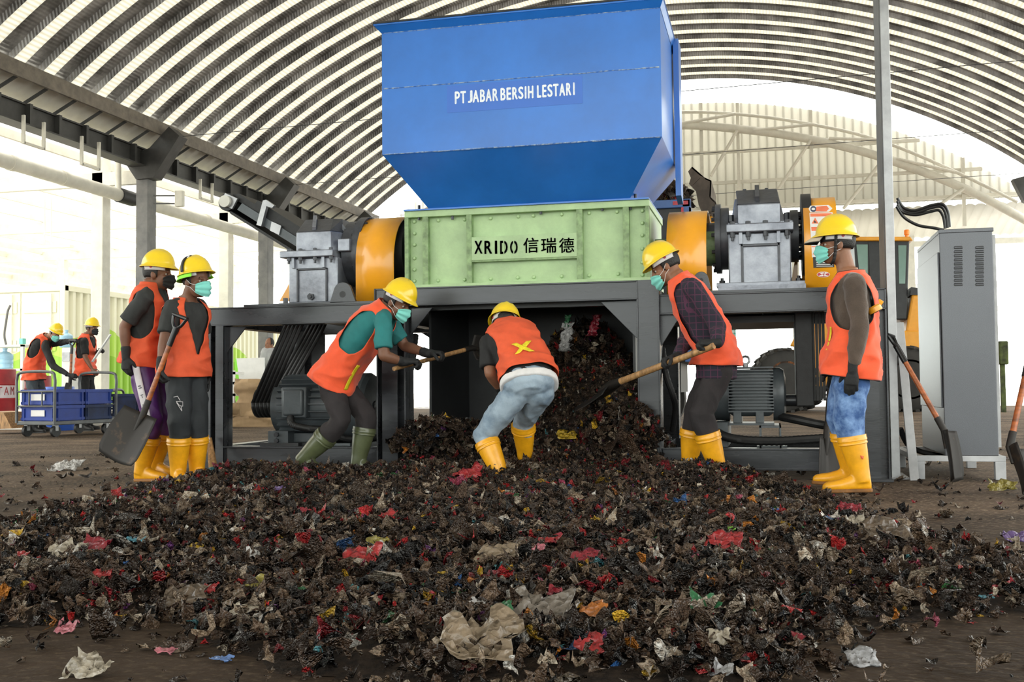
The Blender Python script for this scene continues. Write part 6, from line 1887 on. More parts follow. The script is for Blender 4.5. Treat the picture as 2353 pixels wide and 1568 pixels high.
# ---- shipping container with a green landscape painted low down
M['cont'] = None
def cont_mat():
    m = bpy.data.materials.new('cream_container_with_green_hills'); m.use_nodes = True
    nt = m.node_tree; b = nt.nodes['Principled BSDF']; b.inputs['Roughness'].default_value = 0.55
    tc = nt.nodes.new('ShaderNodeTexCoord'); sp = nt.nodes.new('ShaderNodeSeparateXYZ')
    nt.links.new(tc.outputs['Object'], sp.inputs[0])
    def math_(op, a, b_):
        n = nt.nodes.new('ShaderNodeMath'); n.operation = op
        for i, v in enumerate((a, b_)):
            if v is None: continue
            if isinstance(v, (int, float)): n.inputs[i].default_value = v
            else: nt.links.new(v, n.inputs[i])
        return n.outputs[0]
    s = math_('ADD', sp.outputs['X'], sp.outputs['Y'])
    w1 = math_('MULTIPLY', math_('SINE', math_('MULTIPLY', s, 1.1), None), .28)
    w2 = math_('MULTIPLY', math_('SINE', math_('MULTIPLY', s, 2.7), None), .12)
    lim = math_('ADD', math_('ADD', w1, w2), 1.95)
    g = math_('LESS_THAN', sp.outputs['Z'], lim)
    g2 = math_('LESS_THAN', sp.outputs['Z'], math_('SUBTRACT', math_('SUBTRACT', lim, w1), .45))
    m1 = nt.nodes.new('ShaderNodeMix'); m1.data_type = 'RGBA'; nt.links.new(g, m1.inputs[0])
    m1.inputs[6].default_value = (.72, .70, .55, 1); m1.inputs[7].default_value = (.42, .62, .10, 1)
    m2 = nt.nodes.new('ShaderNodeMix'); m2.data_type = 'RGBA'; nt.links.new(g2, m2.inputs[0])
    nt.links.new(m1.outputs[2], m2.inputs[6]); m2.inputs[7].default_value = (.28, .50, .05, 1)
    nt.links.new(m2.outputs[2], b.inputs['Base Color'])
    return m
M['cont'] = cont_mat()
c0 = at(148, 655, 22.3)
CX, CY0, CZT = c0.x, 22.3, c0.z
ct_ = thing('shipping_container', 'cream corrugated shipping container with green hills painted along its lower half', 'container', (CX - 1.2, CY0 + 6, 0))
L_c, W_c = 12.0, 2.44
m = MB(); pr = []
yy = CY0 + .15
while yy < CY0 + L_c - .2:
    pr += [(yy, 0), (yy + .05, -.09), (yy + .14, -.09), (yy + .19, 0)]; yy += .28
m.loft([[V((CX + d, y, .45)) for y, d in pr], [V((CX + d, y, CZT - .12)) for y, d in pr]], caps=False, closed=False)
m.build('side_wall', 'cont', ct_, ang=15)
MB().box(CX - W_c, CX - .11, CY0 + .05, CY0 + L_c, .42, CZT - .05).build('shell', 'cont', ct_, smooth=False)
MB().box(CX - .1, CX + .02, CY0, CY0 + L_c, CZT - .14, CZT).box(CX - .1, CX + .02, CY0, CY0 + L_c, .36, .5).box(CX - W_c, CX, CY0, CY0 + .1, CZT - .14, CZT).box(CX - .12, CX + .02, CY0 - .01, CY0 + .14, .36, CZT).box(CX - W_c, CX, CY0, CY0 + .1, .36, .5).build('rails', 'cont', ct_, smooth=False, bevel=.01)
for x0, x1 in ((CX - 1.2, CX - .14), (CX - 2.3, CX - 1.24)):
    d_ = MB().box(x0, x1, CY0 + .02, CY0 + .06, .5, CZT - .16).build('door', 'cont', ct_, smooth=False, bevel=.01)
    for k in range(3):
        zc = lerp(.8, CZT - .6, k / 2)
        MB().box(x0 + .08, x1 - .08, CY0 - .005, CY0 + .02, zc - .06, zc + .22).build('door_panel', 'cont', d_, smooth=False, bevel=.01)
    MB().cyl((x1 - .2, CY0 - .03, .4), (x1 - .2, CY0 - .03, CZT - .2), .02, n=8).build('locking_rod', 'colw', d_)
for y_ in (CY0 + .2, CY0 + 6, CY0 + 11.6):
    MB().box(CX - W_c, CX, y_, y_ + .4, PLZ, .42).build('support_block', 'yard', ct_, smooth=False)

# ---- carts and crates
M['crate'] = pm('blue_crate_plastic', (0.007, 0.040, 0.30), 0.55, 0, 0.15, 5)
M['crate_d'] = pm('dusty_blue_crate', (0.012, 0.03, 0.11), 0.7, 0, 0.3, 3)
M['cart'] = pm('grey_cart_tube', (0.11, 0.115, 0.12), 0.4, 0.3, 0.15, 6)
def cart(label, o, ax, ay, L, Wd, zpl, hh, grp):
    """o = near left corner on the floor, ax along the length, ay along the width"""
    t = thing('platform_cart', label, 'cart', o, grp)
    o, ax, ay = V(o), V(ax).normalized(), V(ay).normalized()
    Z = V((0, 0, 1))
    c = o + ax * (L / 2) + ay * (Wd / 2)
    MB().obox(c + Z * zpl, ax * (L / 2), ay * (Wd / 2), Z * .03).build('platform', 'cart', t, smooth=False, bevel=.01)
    for k, e in enumerate((0, L)):
        b = o + ax * e
        m = MB().tube(catmull([b + Z * zpl, b + Z * (zpl + hh * .6), b + Z * (zpl + hh - .1), b + ay * .1 + Z * (zpl + hh), b + ay * (Wd - .1) + Z * (zpl + hh), b + ay * Wd + Z * (zpl + hh - .1), b + ay * Wd + Z * (zpl + hh * .6), b + ay * Wd + Z * zpl], 5), .022, 10)
        h = m.build('handle', 'cart', t)
        for zz in (.33, .62):
            MB().cyl(b + Z * (zpl + hh * zz), b + ay * Wd + Z * (zpl + hh * zz), .014, n=8).build('crossbar', 'cart', h)
        for q in (.33, .67):
            MB().cyl(b + ay * (Wd * q) + Z * (zpl + hh * .33), b + ay * (Wd * q) + Z * (zpl + hh * .62), .012, n=8).build('crossbar', 'cart', h)
    for e in (.12, L - .12):
        for q in (.1, Wd - .1):
            b = o + ax * e + ay * q
            w = MB().cyl(b + ay * -.025 + Z * .085, b + ay * .025 + Z * .085, .085, n=20).build('caster', 'rubber', t)
            MB().obox(b + Z * (.085 + (zpl - .085) / 2), ax * .03, ay * .035, Z * ((zpl - .1) / 2)).build('fork', 'galv', w, smooth=False)
    return t, o, ax, ay
ck = [0]
def crate(o, ax, ay, L, Wd, H, label, mat='crate', lbl=True):
    o, ax, ay = V(o), V(ax).normalized(), V(ay).normalized(); Z = V((0, 0, 1))
    t = thing('crate', label, 'crate', o + ax * (L / 2) + ay * (Wd / 2), 'blue crates on the carts')
    m = MB(); c = o + ax * (L / 2) + ay * (Wd / 2); w = .012
    m.obox(c + Z * .01, ax * (L / 2), ay * (Wd / 2), Z * .01)
    for s in (-1, 1):
        m.obox(c + ax * (s * (L / 2 - w)) + Z * (H / 2), ax * w, ay * (Wd / 2), Z * (H / 2)).obox(c + ay * (s * (Wd / 2 - w)) + Z * (H / 2), ax * (L / 2), ay * w, Z * (H / 2))
    b = m.build('crate_body', mat, t, smooth=False)
    r = MB()
    for s in (-1, 1):
        r.obox(c + ay * (s * (Wd / 2 + .004)) + Z * (H - .025), ax * (L / 2 + .01), ay * .014, Z * .022).obox(c + ax * (s * (L / 2 + .004)) + Z * (H - .025), ax * .014, ay * (Wd / 2 + .01), Z * .022)
        r.obox(c + ay * (s * (Wd / 2 + .004)) + Z * .03, ax * (L / 2 + .005), ay * .010, Z * .02).obox(c + ax * (s * (L / 2 + .004)) + Z * .03, ax * .010, ay * (Wd / 2 + .005), Z * .02)
    r.build('rim', mat, t, smooth=False)
    for k in (0, 3):
        q = (k + .5) / 4 - .5
        MB().obox(c + ay * (q * Wd * 1.1) - ax * (L / 2 + .008) + Z * (H / 2), ax * .008, ay * .012, Z * (H / 2)).build('rib', mat, t, smooth=False)
        MB().obox(c + ax * (q * L * 1.1) - ay * (Wd / 2 + .008) + Z * (H / 2), ax * .012, ay * .008, Z * (H / 2)).build('rib', mat, t, smooth=False)
    if lbl: MB().obox(c - ax * (L / 2 + .012) + Z * (H * .5), ax * .003, ay * (Wd * .2), Z * (H * .2)).build('paper_tag', 'st_white', t, smooth=False)
    return t
Yc = 14.25
A0, A1, A2 = at(38, 985, Yc), at(125, 985, Yc - .15), at(222, 980, Yc + .75)
A0.z = A1.z = A2.z = 0
zpl = .21
u1 = (A0 - A1); wd = u1.length
u2 = (A2 - A1)
t_, o_, ax_, ay_ = cart('grey tube cart with two handles loaded with blue crates, at the left', A1, u2, u1, 1.35, wd, zpl, .78, 'platform carts')
base = o_ + V((0, 0, zpl + .03))
lb_ = {(0, 0): 'lower blue crate at the near end of the left cart', (0, 1): 'upper blue crate with white paper tag, near end of the left cart', (1, 0): 'lower blue crate at the far end of the left cart', (1, 1): 'upper blue crate at the far end of the left cart, shovel standing in it'}
for i in range(2):
    for j in range(2):
        crate(base + ax_ * (.06 + i * .63) + ay_ * .04 + V((0, 0, j * .245)), ax_, ay_, .60, wd - .08, .24, lb_[(i, j)], 'crate' if i == 0 else 'crate_d' if j == 0 else 'crate', True)
B1 = at(252, 972, 16.9); B1.z = 0
t2_, o2_, ax2, ay2 = cart('second platform cart with darker crates behind the left cart', B1, V((1, .25, 0)), V((-.25, 1, 0)), 1.5, .7, zpl, .5, 'platform carts')
lb2 = ('dusty blue crate at the left end of the second cart', 'dusty blue crate in the middle of the second cart', 'blue crate at the right end of the second cart, behind the purple trousers')
for i in range(3):
    crate(o2_ + V((0, 0, zpl + .03)) + ax2 * (.03 + i * .48) + ay2 * .05, ax2, ay2, .46, .6, .40, lb2[i], 'crate_d' if i < 2 else 'crate', i == 2)
# shovel of the bending man and the white stick
shovel('shovel', 'small D grip shovel standing in the crate under the hand of the bending cart person', at(166, 783, 15.5), at(161, 880, 15.5), at(160, 905, 15.5), V((1, 0, 0)), .14, mat='wood', r=.02)
tag(MB().bar(at(212, 832, 15.85), at(254, 769, 15.85), .045, .02).build('stick', 'white_p', smooth=False), 'flat white stick held by the person in the black mask', 'stick')

# ---- drums, water bottles, table at the far left
M['drum_r'] = pm('red_drum_paint', (0.40, 0.022, 0.03), 0.5, 0, 0.2, 3)
M['drum_b'] = pm('blue_plastic_drum', (0.035, 0.12, 0.55), 0.4, 0, 0.12, 3)
M['water'] = pm('pale_blue_water_bottle', (0.36, 0.62, 0.80), 0.15, 0, 0.08, 6, spec=0.6)
def drum(label, px_, py_, Y, r, h, mat, band):
    g = at(px_, py_, Y); g.z = PLZ if g.x < -13.3 else 0.0
    t = thing('drum', label, 'drum', g)
    prof = [(0, r * .97), (.02, r), (h * .32, r), (h * .335, r * 1.025), (h * .35, r), (h * .65, r), (h * .665, r * 1.025), (h * .68, r), (h - .02, r), (h, r * .97), (h - .01, r * .9), (h - .012, 0)]
    b = MB().lathe(g, (0, 0, 1), prof, 32).build('drum_body', mat, t)
    if band:
        MB().lathe(g, (0, 0, 1), [(h * .36, r * 1.002), (h * .362, r * 1.006), (h * .638, r * 1.006), (h * .64, r * 1.002)], 32).build('white_band', 'stripe_w', b)
        tx = lambda ch, a: lettering('drum_letter', ch, g + V((math.cos(a), math.sin(a), 0)) * (r * 1.012) + V((math.sin(a), -math.cos(a), 0)) * .05 + V((0, 0, h * .43)), V((-math.sin(a), math.cos(a), 0)), V((0, 0, 1)), .09, .15, 'drum_r', b, .002)
        a0_ = math.atan2(-g.y, -g.x)
        for k, ch in enumerate('TAM'):
            tx(ch, a0_ + (.15, .52, .92)[k])
    return t
drum('red drum with white lettered band at the far left edge', -8, 955, 17.2, .33, .84, 'drum_r', True)
drum('blue plastic drum behind the left cart', 137, 950, 16.7, .25, .78, 'drum_b', False)
drum('small red drum partly behind the bending cart person', 86, 955, 17.8, .24, .72, 'drum_r', False)
def bottle(label, px_, py_, Y, r, h):
    g = at(px_, py_, Y)
    t = MB().lathe(g, (0, 0, 1), [(0, r * .9), (.02, r), (h * .2, r), (h * .23, r * .95), (h * .26, r), (h * .42, r), (h * .45, r * .95), (h * .48, r), (h * .68, r), (h * .80, r * .55), (h * .84, r * .28), (h * .95, r * .28), (h * .96, r * .32), (h, r * .32), (h, 0)], 24).build('water_bottle', 'water')
    return tag(t, label, 'bottle', 'big water bottles')
tb = thing('rack_table', 'white metal table frame with water bottles, left of the bending cart person', 'table', V((at(15, 960, 18.6).x, 18.6, 0)))
ta, tbx = at(-40, 850, 18.4).x, at(52, 850, 18.4).x
zt_ = at(10, 848, 18.4).z; zu_ = at(10, 793, 18.4).z
MB().box(ta, tbx, 18.4, 19.0, zt_ - .04, zt_).build('shelf', 'white_p', tb, smooth=False)
MB().box(ta, tbx, 18.4, 19.0, zu_ - .04, zu_).build('table_top', 'white_p', tb, smooth=False)
for X_ in (ta, tbx - .06):
    for Y_ in (18.4, 18.94):
        MB().box(X_, X_ + .06, Y_, Y_ + .06, PLZ, zu_).build('leg', 'white_p', tb, smooth=False)
bottle('clear blue water bottle on the white table shelf, at the left edge', 11, 848, 18.65, .16, .42)
wdp = thing('water_dispenser', 'white water dispenser column behind the bending cart person', 'dispenser', V((at(152, 950, 18.9).x, 18.9, 0)))
da, db = at(141, 850, 18.9).x, at(164, 850, 18.9).x
zd = at(152, 799, 18.9).z
MB().box(da, db, 18.9, 19.2, PLZ, zd).build('dispenser_body', 'white_p', wdp, smooth=False, bevel=.02)
MB().box(da + .03, db - .03, 18.88, 18.9, zd - .28, zd - .1).build('tap_recess', 'galv', wdp, smooth=False)
bottle('clear blue water bottle upside up on the white dispenser', 152, 799, 19.05, .13, .36)
hz = thing('green_sign_post', 'tiny green box on a grey stand at the end of the white table', 'box', at(47, 786, 18.3))
MB().pbox(44, 778, 52, 791, 18.6, .1).build('box_body', 'mask', hz, smooth=False)
bc = [at(x, y, 18.5) for x, y in ((14, 792), (10, 770), (14, 740), (18, 715), (24, 702))]
tag(MB().tube(catmull(bc, 5), [.022] * 21, 8).build('branch', 'column'), 'thin bent grey branch standing on the white table', 'branch')
wg = thing('wheel_chock', 'brown wooden wedge on the floor below the red drum', 'wedge', atZ(10, 978))
MB().pprism([(-20, 946), (8, 948), (27, 985), (-20, 987)], 15.2, .5).build('wedge_body', 'wood_p', wg, smooth=False)
wg.location.z = 0

# ---- kraft paper sacks, board and bench beyond the left motor
M['kraft'] = pm('crumpled_kraft_paper', (0.46, 0.31, 0.17), 0.8, 0, 0.15, 3, 0.6, 5, crease=.5, cs=5)
def crumple_box(label, cx, cy0, cy1, hw, Y, seed, mat, name, cat):
    g = at(cx, cy1, Y); zt = at(cx, cy0, Y).z
    zb = max(0.0, g.z) if cy1 < 960 else 0.0
    hx = at(cx + hw, cy1, Y).x - g.x
    mb = MB(); rows = []
    for i in range(25):
        k = i / 24; row = []
        for j in range(80):
            a = 2 * math.pi * j / 80
            c_, s_ = math.cos(a), math.sin(a)
            x, y = math.copysign(abs(c_) ** .35, c_) * hx, math.copysign(abs(s_) ** .35, s_) * .45
            n_ = noise.noise(V((x * 2.2 + seed, y * 2.2, k * 2.0))) * .22 + noise.noise(V((x * 6 + seed, y * 6, k * 5))) * .10 
            q = 1 + n_ * (0.5 + k)
            row.append(V((g.x + x * q, Y + .45 + y * q, zb + (zt - zb) * k * (1 + .10 * noise.noise(V((a, k, seed)))))))
        rows.append(row)
    inner = [[V((g.x + (p.x - g.x) * .93, Y + .45 + (p.y - Y - .45) * .93, p.z - .25)) for p in rows[-1]]]
    mb.loft(rows + inner)
    return tag(mb.build(name, mat, ang=25), label, cat)
crumple_box('upper brown paper sack with a torn open top beyond the left motor', 572, 872, 932, 40, 18.6, 1.0, 'kraft', 'paper_sack', 'sack').location.z += 0
crumple_box('lower crumpled brown paper sack lying under the torn one', 572, 928, 972, 50, 18.3, 4.0, 'kraft', 'paper_sack', 'sack')
wb = thing('white_board', 'tilted white board with green edge leaning behind the grey shirted person', 'board', V((at(565, 950, 20).x, 20.2, 0)))
MB().prism([at(543, 824, 19.8), at(606, 822, 19.8), at(606, 975, 19.8), at(563, 975, 19.8)], (0, .05, 0)).build('panel', 'white_p', wb, smooth=False)
MB().prism([at(539, 826, 19.82), at(544, 824, 19.82), at(564, 975, 19.82), at(543, 975, 19.82)], (0, .3, 0)).build('green_edge', 'drum_g' if 'drum_g' in M else 'neon', wb, smooth=False)
bn = thing('shelf_rack', 'white shelf rack right of the left frame leg', 'rack', V((at(524, 950, 19).x, 19, 0)))
sa, sb = at(500, 880, 19).x, at(538, 880, 19).x
for y_ in (855, 878, 905):
    z_ = at(520, y_, 19).z
    MB().box(sa, sb, 19, 19.4, z_ - .05, z_).build('shelf', 'white_p', bn, smooth=False)
for X_ in (sa, sb - .05):
    MB().box(X_, X_ + .05, 19, 19.05, 0, at(520, 852, 19).z).build('leg', 'white_p', bn, smooth=False)
# green notice board seen under the right beam
nb = thing('notice_board', 'green framed white notice board seen under the right beam by the plaid person', 'notice board', V((at(1685, 900, 30).x, 30, 0)))
MB().pbox(1672, 746, 1690, 800, 30, .05).build('panel', 'white_p', nb, smooth=False)
for a in ((1688, 746, 1691, 800), (1672, 755, 1690, 759), (1672, 765, 1690, 768), (1672, 744, 1691, 748)):
    MB().pbox(*a, 29.97, .03).build('green_frame', 'mask', nb, smooth=False)
X_ = at(1684, 900, 30).x
MB().box(X_ - .05, X_ + .05, 30.05, 30.1, 0, at(1684, 746, 30).z).build('leg', 'white_p', nb, smooth=False)
# small green bin at the right
gb = thing('green_bin', 'mossy green bin standing outside behind the cabinet, right of it', 'bin', V((at(2310, 900, 27).x, 27, 0)))
M['moss'] = pm('mossy_green', (0.10, 0.13, 0.03), 0.8, 0, 0.4, 4)
MB().pbox(2296, 784, 2318, 838, 27, .3).build('bin_body', 'moss', gb, smooth=False, bevel=.03)
X_ = at(2306, 900, 27.1).x
MB().box(X_ - .05, X_ + .05, 27.1, 27.2, 0, at(2306, 836, 27).z).build('leg', 'moss', gb, smooth=False)
# low leafy heap on the floor beyond

# ================================================================== THE SHREDDED WASTE
POLY = [(-3.65, 4.3), (-3.95, 5.3), (-4.2, 6.3), (-4.12, 6.75), (-3.9, 7.2), (-3.5, 7.7), (-2.9, 7.75), (-2.75, 9.2), (-0.75, 9.2), (-0.7, 7.7), (0.0, 7.6), (0.32, 6.6), (0.62, 5.3), (1.15, 4.3), (1.15, 3.6), (0.25, 3.0), (-0.1, 2.35), (-1.2, 2.35), (-1.75, 2.75), (-2.4, 2.45), (-3.7, 3.2)]
PX = np.array([p[0] for p in POLY]); PYY = np.array([p[1] for p in POLY])
def poly_sd(x, y):
    """signed distance to the outline of the heap, positive inside"""
    x = np.asarray(x, float); y = np.asarray(y, float)
    d = np.full(x.shape, 1e9); ins = np.zeros(x.shape, bool)
    n = len(PX)
    for i in range(n):
        j = (i + 1) % n
        ex, ey = PX[j] - PX[i], PYY[j] - PYY[i]
        t = np.clip(((x - PX[i]) * ex + (y - PYY[i]) * ey) / (ex * ex + ey * ey), 0, 1)
        d = np.minimum(d, np.hypot(x - PX[i] - t * ex, y - PYY[i] - t * ey))
        c = ((PYY[i] > y) != (PYY[j] > y)) & (x < ex * (y - PYY[i]) / (PYY[j] - PYY[i] + 1e-12) + PX[i])
        ins ^= c
    return np.where(ins, d, -d)
HUMPS = [(-1.65, 6.85, 1.6, .75, .045), (-1.45, 8.60, .58, .78, .80), (-2.50, 8.15, .36, .45, .30), (-1.02, 8.05, .26, .42, .42), (-3.75, 6.85, .40, .30, .09), (-3.0, 6.6, .8, .6, .06), (-0.35, 7.0, .45, .45, .10), (-1.5, 5.0, 2.0, .9, .05)]
def vnoise(x, y, s, seed):
    """cheap smooth noise from a few rotated sines"""
    r = np.random.default_rng(seed); o = np.zeros_like(x)
    for k in range(7):
        a = r.uniform(0, 2 * math.pi); f = s * r.uniform(.6, 1.8); p = r.uniform(0, 6.28)
        o += np.sin((x * math.cos(a) + y * math.sin(a)) * f + p)
    return o / 4.0
def hgt(x, y):
    x = np.asarray(x, float); y = np.asarray(y, float)
    sd = poly_sd(x, y) + .12 * vnoise(x, y, 3.0, 3)
    m = np.clip((sd + .05) / .45, 0, 1); m = m * m * (3 - 2 * m)
    h = .035 + .022 * vnoise(x, y, 5.0, 1) + .012 * vnoise(x, y, 13.0, 2)
    for cx, cy, sx, sy, a in HUMPS:
        h = h + a * np.exp(-((x - cx) / sx) ** 2 * .8 - ((y - cy) / sy) ** 2 * .8)
    h = h * np.clip(1 - (x + .2) * .5, .35, 1)
    return np.maximum(h, 0.004) * m, sd
gx = np.arange(-5.0, 1.5, .035); gy = np.arange(2.1, 9.3, .035)
XX, YY = np.meshgrid(gx, gy)
HH, SD = hgt(XX, YY)
nx, ny = len(gx), len(gy)
vs = np.stack([XX.ravel(), YY.ravel(), (HH - .012 * (SD < .0)).ravel() - .004], 1)
idx = np.arange(nx * ny).reshape(ny, nx)
q = np.stack([idx[:-1, :-1], idx[:-1, 1:], idx[1:, 1:], idx[1:, :-1]], -1).reshape(-1, 4)
keep = (SD.ravel()[q] > .02).all(1)
def np_mesh(name, v, f):
    me = bpy.data.meshes.new(name)
    me.vertices.add(len(v)); me.vertices.foreach_set('co', np.ascontiguousarray(v, np.float32).ravel())
    k = f.shape[1]
    me.loops.add(f.size); me.loops.foreach_set('vertex_index', np.ascontiguousarray(f, np.int32).ravel())
    me.polygons.add(len(f))
    me.polygons.foreach_set('loop_start', np.arange(0, f.size, k, dtype=np.int32))
    me.polygons.foreach_set('loop_total', np.full(len(f), k, np.int32))
    me.update(calc_edges=True)
    return me
f_ = q[keep]; used = np.unique(f_); rem = np.full(nx * ny, -1); rem[used] = np.arange(len(used))
M['heap'] = pm('damp_dark_waste', (0.034, 0.023, 0.016), 0.9, 0, 0.3, 30, 0.8, 45, col2=(0.008, 0.006, 0.005), spec=0.15)
heap = link_mesh('waste_heap', np_mesh('waste_heap', vs[used], rem[f_]), 'heap', ang=180)
tag(heap, 'long dark mound of damp waste spreading from under the shredder across the floor', 'waste heap', kind='stuff')

# the film scraps that cover it
PAL = [((.085, .052, .034), 30), ((.034, .022, .016), 24), ((.15, .10, .066), 15), ((.24, .175, .12), 9), ((.011, .010, .010), 9), ((.34, .27, .20), 6.0), ((.52, .45, .36), 3.0), ((.72, .69, .64), 1.8),
       ((.50, .024, .026), 2.6), ((.26, .014, .022), 1.8), ((.66, .40, .03), .8), ((.58, .21, .03), .7), ((.05, .19, .06), .35), ((.03, .11, .32), .3), ((.18, .05, .22), .25), ((.48, .08, .15), .4), ((.10, .36, .42), .25)]
pc_ = np.array([c for c, _ in PAL]); pw_ = np.array([w for _, w in PAL]); pw_ = pw_ / pw_.sum()
def scraps(x, y, z, size, flat, seed, G=4, bright=None):
    r = np.random.default_rng(seed)
    n = len(x)
    u = np.linspace(-.5, .5, G)
    U, W_ = np.meshgrid(u, u)
    U = np.repeat(U.ravel()[None], n, 0); W_ = np.repeat(W_.ravel()[None], n, 0)
    asp = r.uniform(.45, 1.0, (n, 1))
    ax = U * size[:, None] * (1 + .14 * r.standard_normal((n, G * G))) + .07 * size[:, None] * r.standard_normal((n, G * G))
    ay = W_ * size[:, None] * asp * (1 + .14 * r.standard_normal((n, G * G))) + .07 * size[:, None] * r.standard_normal((n, G * G))
    curl = r.uniform(-2.4, 2.4, (n, 1)); curl2 = r.uniform(-1.8, 1.8, (n, 1))
    az = size[:, None] * (curl * U ** 2 + curl2 * U * W_ +   .13 * r.standard_normal((n, G * G)))
    # random tilt then spin
    t1 = r.normal(0, 1, n) * flat; t2 = r.normal(0, 1, n) * flat; sp = r.uniform(0, 2 * math.pi, n)
    c, s = np.cos(t1)[:, None], np.sin(t1)[:, None]; ay, az = ay * c - az * s, ay * s + az * c
    c, s = np.cos(t2)[:, None], np.sin(t2)[:, None]; ax, az = ax * c + az * s, -ax * s + az * c
    c, s = np.cos(sp)[:, None], np.sin(sp)[:, None]; ax, ay = ax * c - ay * s, ax * s + ay * c
    v = np.stack([ax + x[:, None], ay + y[:, None], az + z[:, None]], -1).reshape(-1, 3)
    g = np.arange(G * G).reshape(G, G)
    qf = np.stack([g[:-1, :-1], g[:-1, 1:], g[1:, 1:], g[1:, :-1]], -1).reshape(-1, 4)
    f = (qf[None] + (np.arange(n) * G * G)[:, None, None]).reshape(-1, 4)
    ci = r.choice(len(pc_), n, p=pw_)
    col = pc_[ci] * r.uniform(.5, 1.25, (n, 1))
    col = np.repeat(col, G * G, 0)
    return v, f, np.concatenate([col, np.ones((len(col), 1))], 1)
def film_mat():
    m = bpy.data.materials.new('shredded_film'); m.use_nodes = True
    nt = m.node_tree; b = nt.nodes['Principled BSDF']
    a = nt.nodes.new('ShaderNodeAttribute'); a.attribute_name = 'film_colour'
    b.inputs['Roughness'].default_value = .33; b.inputs['Specular IOR Level'].default_value = .4
    tc = nt.nodes.new('ShaderNodeTexCoord'); n = nt.nodes.new('ShaderNodeTexNoise'); n.inputs['Scale'].default_value = 60; n.inputs['Detail'].default_value = 4
    nt.links.new(tc.outputs['Object'], n.inputs['Vector'])
    r = nt.nodes.new('ShaderNodeValToRGB'); r.color_ramp.elements[0].position = .38; r.color_ramp.elements[0].color = (.42, .34, .27, 1); r.color_ramp.elements[1].position = .6; r.color_ramp.elements[1].color = (1, 1, 1, 1)
    nt.links.new(n.outputs['Fac'], r.inputs[0])
    mx = nt.nodes.new('ShaderNodeMix'); mx.data_type = 'RGBA'; mx.blend_type = 'MULTIPLY'; mx.inputs[0].default_value = 1.0
    nt.links.new(a.outputs['Color'], mx.inputs[6]); nt.links.new(r.outputs[0], mx.inputs[7])
    nt.links.new(mx.outputs[2], b.inputs['Base Color'])
    add_crease(nt, b, 1.0, 70)
    return m
M['film'] = film_mat()
N_ = 290000
sx_ = rng.uniform(-5.0, 1.4, N_); sy_ = rng.uniform(2.2, 9.15, N_)
hh, sd = hgt(sx_, sy_)
dens = np.clip((sd + .10) / .35, 0, 1) * np.clip(.62 + .30 * vnoise(sx_, sy_, 4.5, 9), .12, 1.0)
# thinner, scattered cover towards the right and the front
dens *= np.where(sx_ > -.35, np.clip(1 - (sx_ + .35) * .60, .25, 1), 1) * np.clip((sy_ - 2.2) / .5, .35, 1)
dens *= np.clip(1.15 - .09 * (7 - sy_).clip(0), .6, 1)
kp = rng.uniform(0, 1, N_) < dens * .62
sx_, sy_, hh = sx_[kp], sy_[kp], hh[kp]
n_ = len(sx_)
sz = .021 * np.exp(rng.normal(0, .48, n_)) + .008 * np.exp(rng.normal(0, .6, n_)) * (sy_ < 5.2)
sz = np.clip(sz, .012, .15)
# a strip of far small scraps stays inside the frame's feet
zz_ = hh + rng.uniform(-.006, .030, n_) + sz * .12
print('SCRAPS', n_)
v1_, f1_, c1_ = scraps(sx_, sy_, zz_, sz, .85, 21, 4)
# sparse litter on the bare floor
N2 = 8000
lx, ly = rng.uniform(-7.5, 3.6, N2), rng.uniform(2.2, 12.5, N2)
ok = (poly_sd(lx, ly) < .05) & (rng.uniform(0, 1, N2) < np.clip(.85 + .5 * poly_sd(lx, ly) / 1.1, .13, 1))
lx, ly = lx[ok], ly[ok]
ls = np.clip(.026 * np.exp(rng.normal(0, .5, len(lx))), .01, .09)
v2_, f2_, c2_ = scraps(lx, ly, ls * .16 + .004, ls, .22, 22, 4)
def film_object(name, v, f, c, label, cat, parent=None):
    v = v.copy(); v[:, 2] = np.maximum(v[:, 2], .002)
    me = np_mesh(name, v, f)
    at_ = me.color_attributes.new('film_colour', 'FLOAT_COLOR', 'POINT')
    at_.data.foreach_set('color', np.ascontiguousarray(c, np.float32).ravel())
    o = link_mesh(name, me, 'film', parent, ang=180)
    return tag(o, label, cat, kind='stuff')
film_object('shredded_scraps', v1_, f1_, c1_, None, None, heap)
film_object('litter', v2_, f2_, c2_, 'small scraps of litter scattered over the bare floor around the mound', 'litter')

# the scraps one can pick out, each a thing of its own
def surf(px, py):
    d = _ray(px, py)
    t = 2.0
    while t < 14:
        p = CAMP + d * t
        h = float(hgt(np.array([p.x]), np.array([p.y]))[0][0])
        if p.z <= h: return V((p.x, p.y, h)), t
        t += .01
    return atZ(px, py), 8.0
COLS = dict(red=(.50, .025, .03), crimson=(.36, .015, .035), pink=(.75, .22, .28), white=(.72, .70, .68), cream=(.55, .48, .37), beige=(.36, .27, .18), brown=(.17, .12, .080), clear=(.27, .23, .19), yellow=(.72, .46, .03), olive=(.36, .30, .05), lime=(.30, .75, .06), green=(.04, .24, .09), blue=(.05, .16, .55), cyan=(.12, .46, .62), sky=(.18, .33, .72), purple=(.20, .12, .34), orange=(.70, .22, .03), maroon=(.14, .03, .025), silver=(.50, .50, .52))
for k, c in COLS.items():
    M['film_' + k] = pm('film_' + k, tuple(.66 * q for q in c), .32, 0, .18, 25, .3, 55, coat=.2, crease=.9, cs=32)
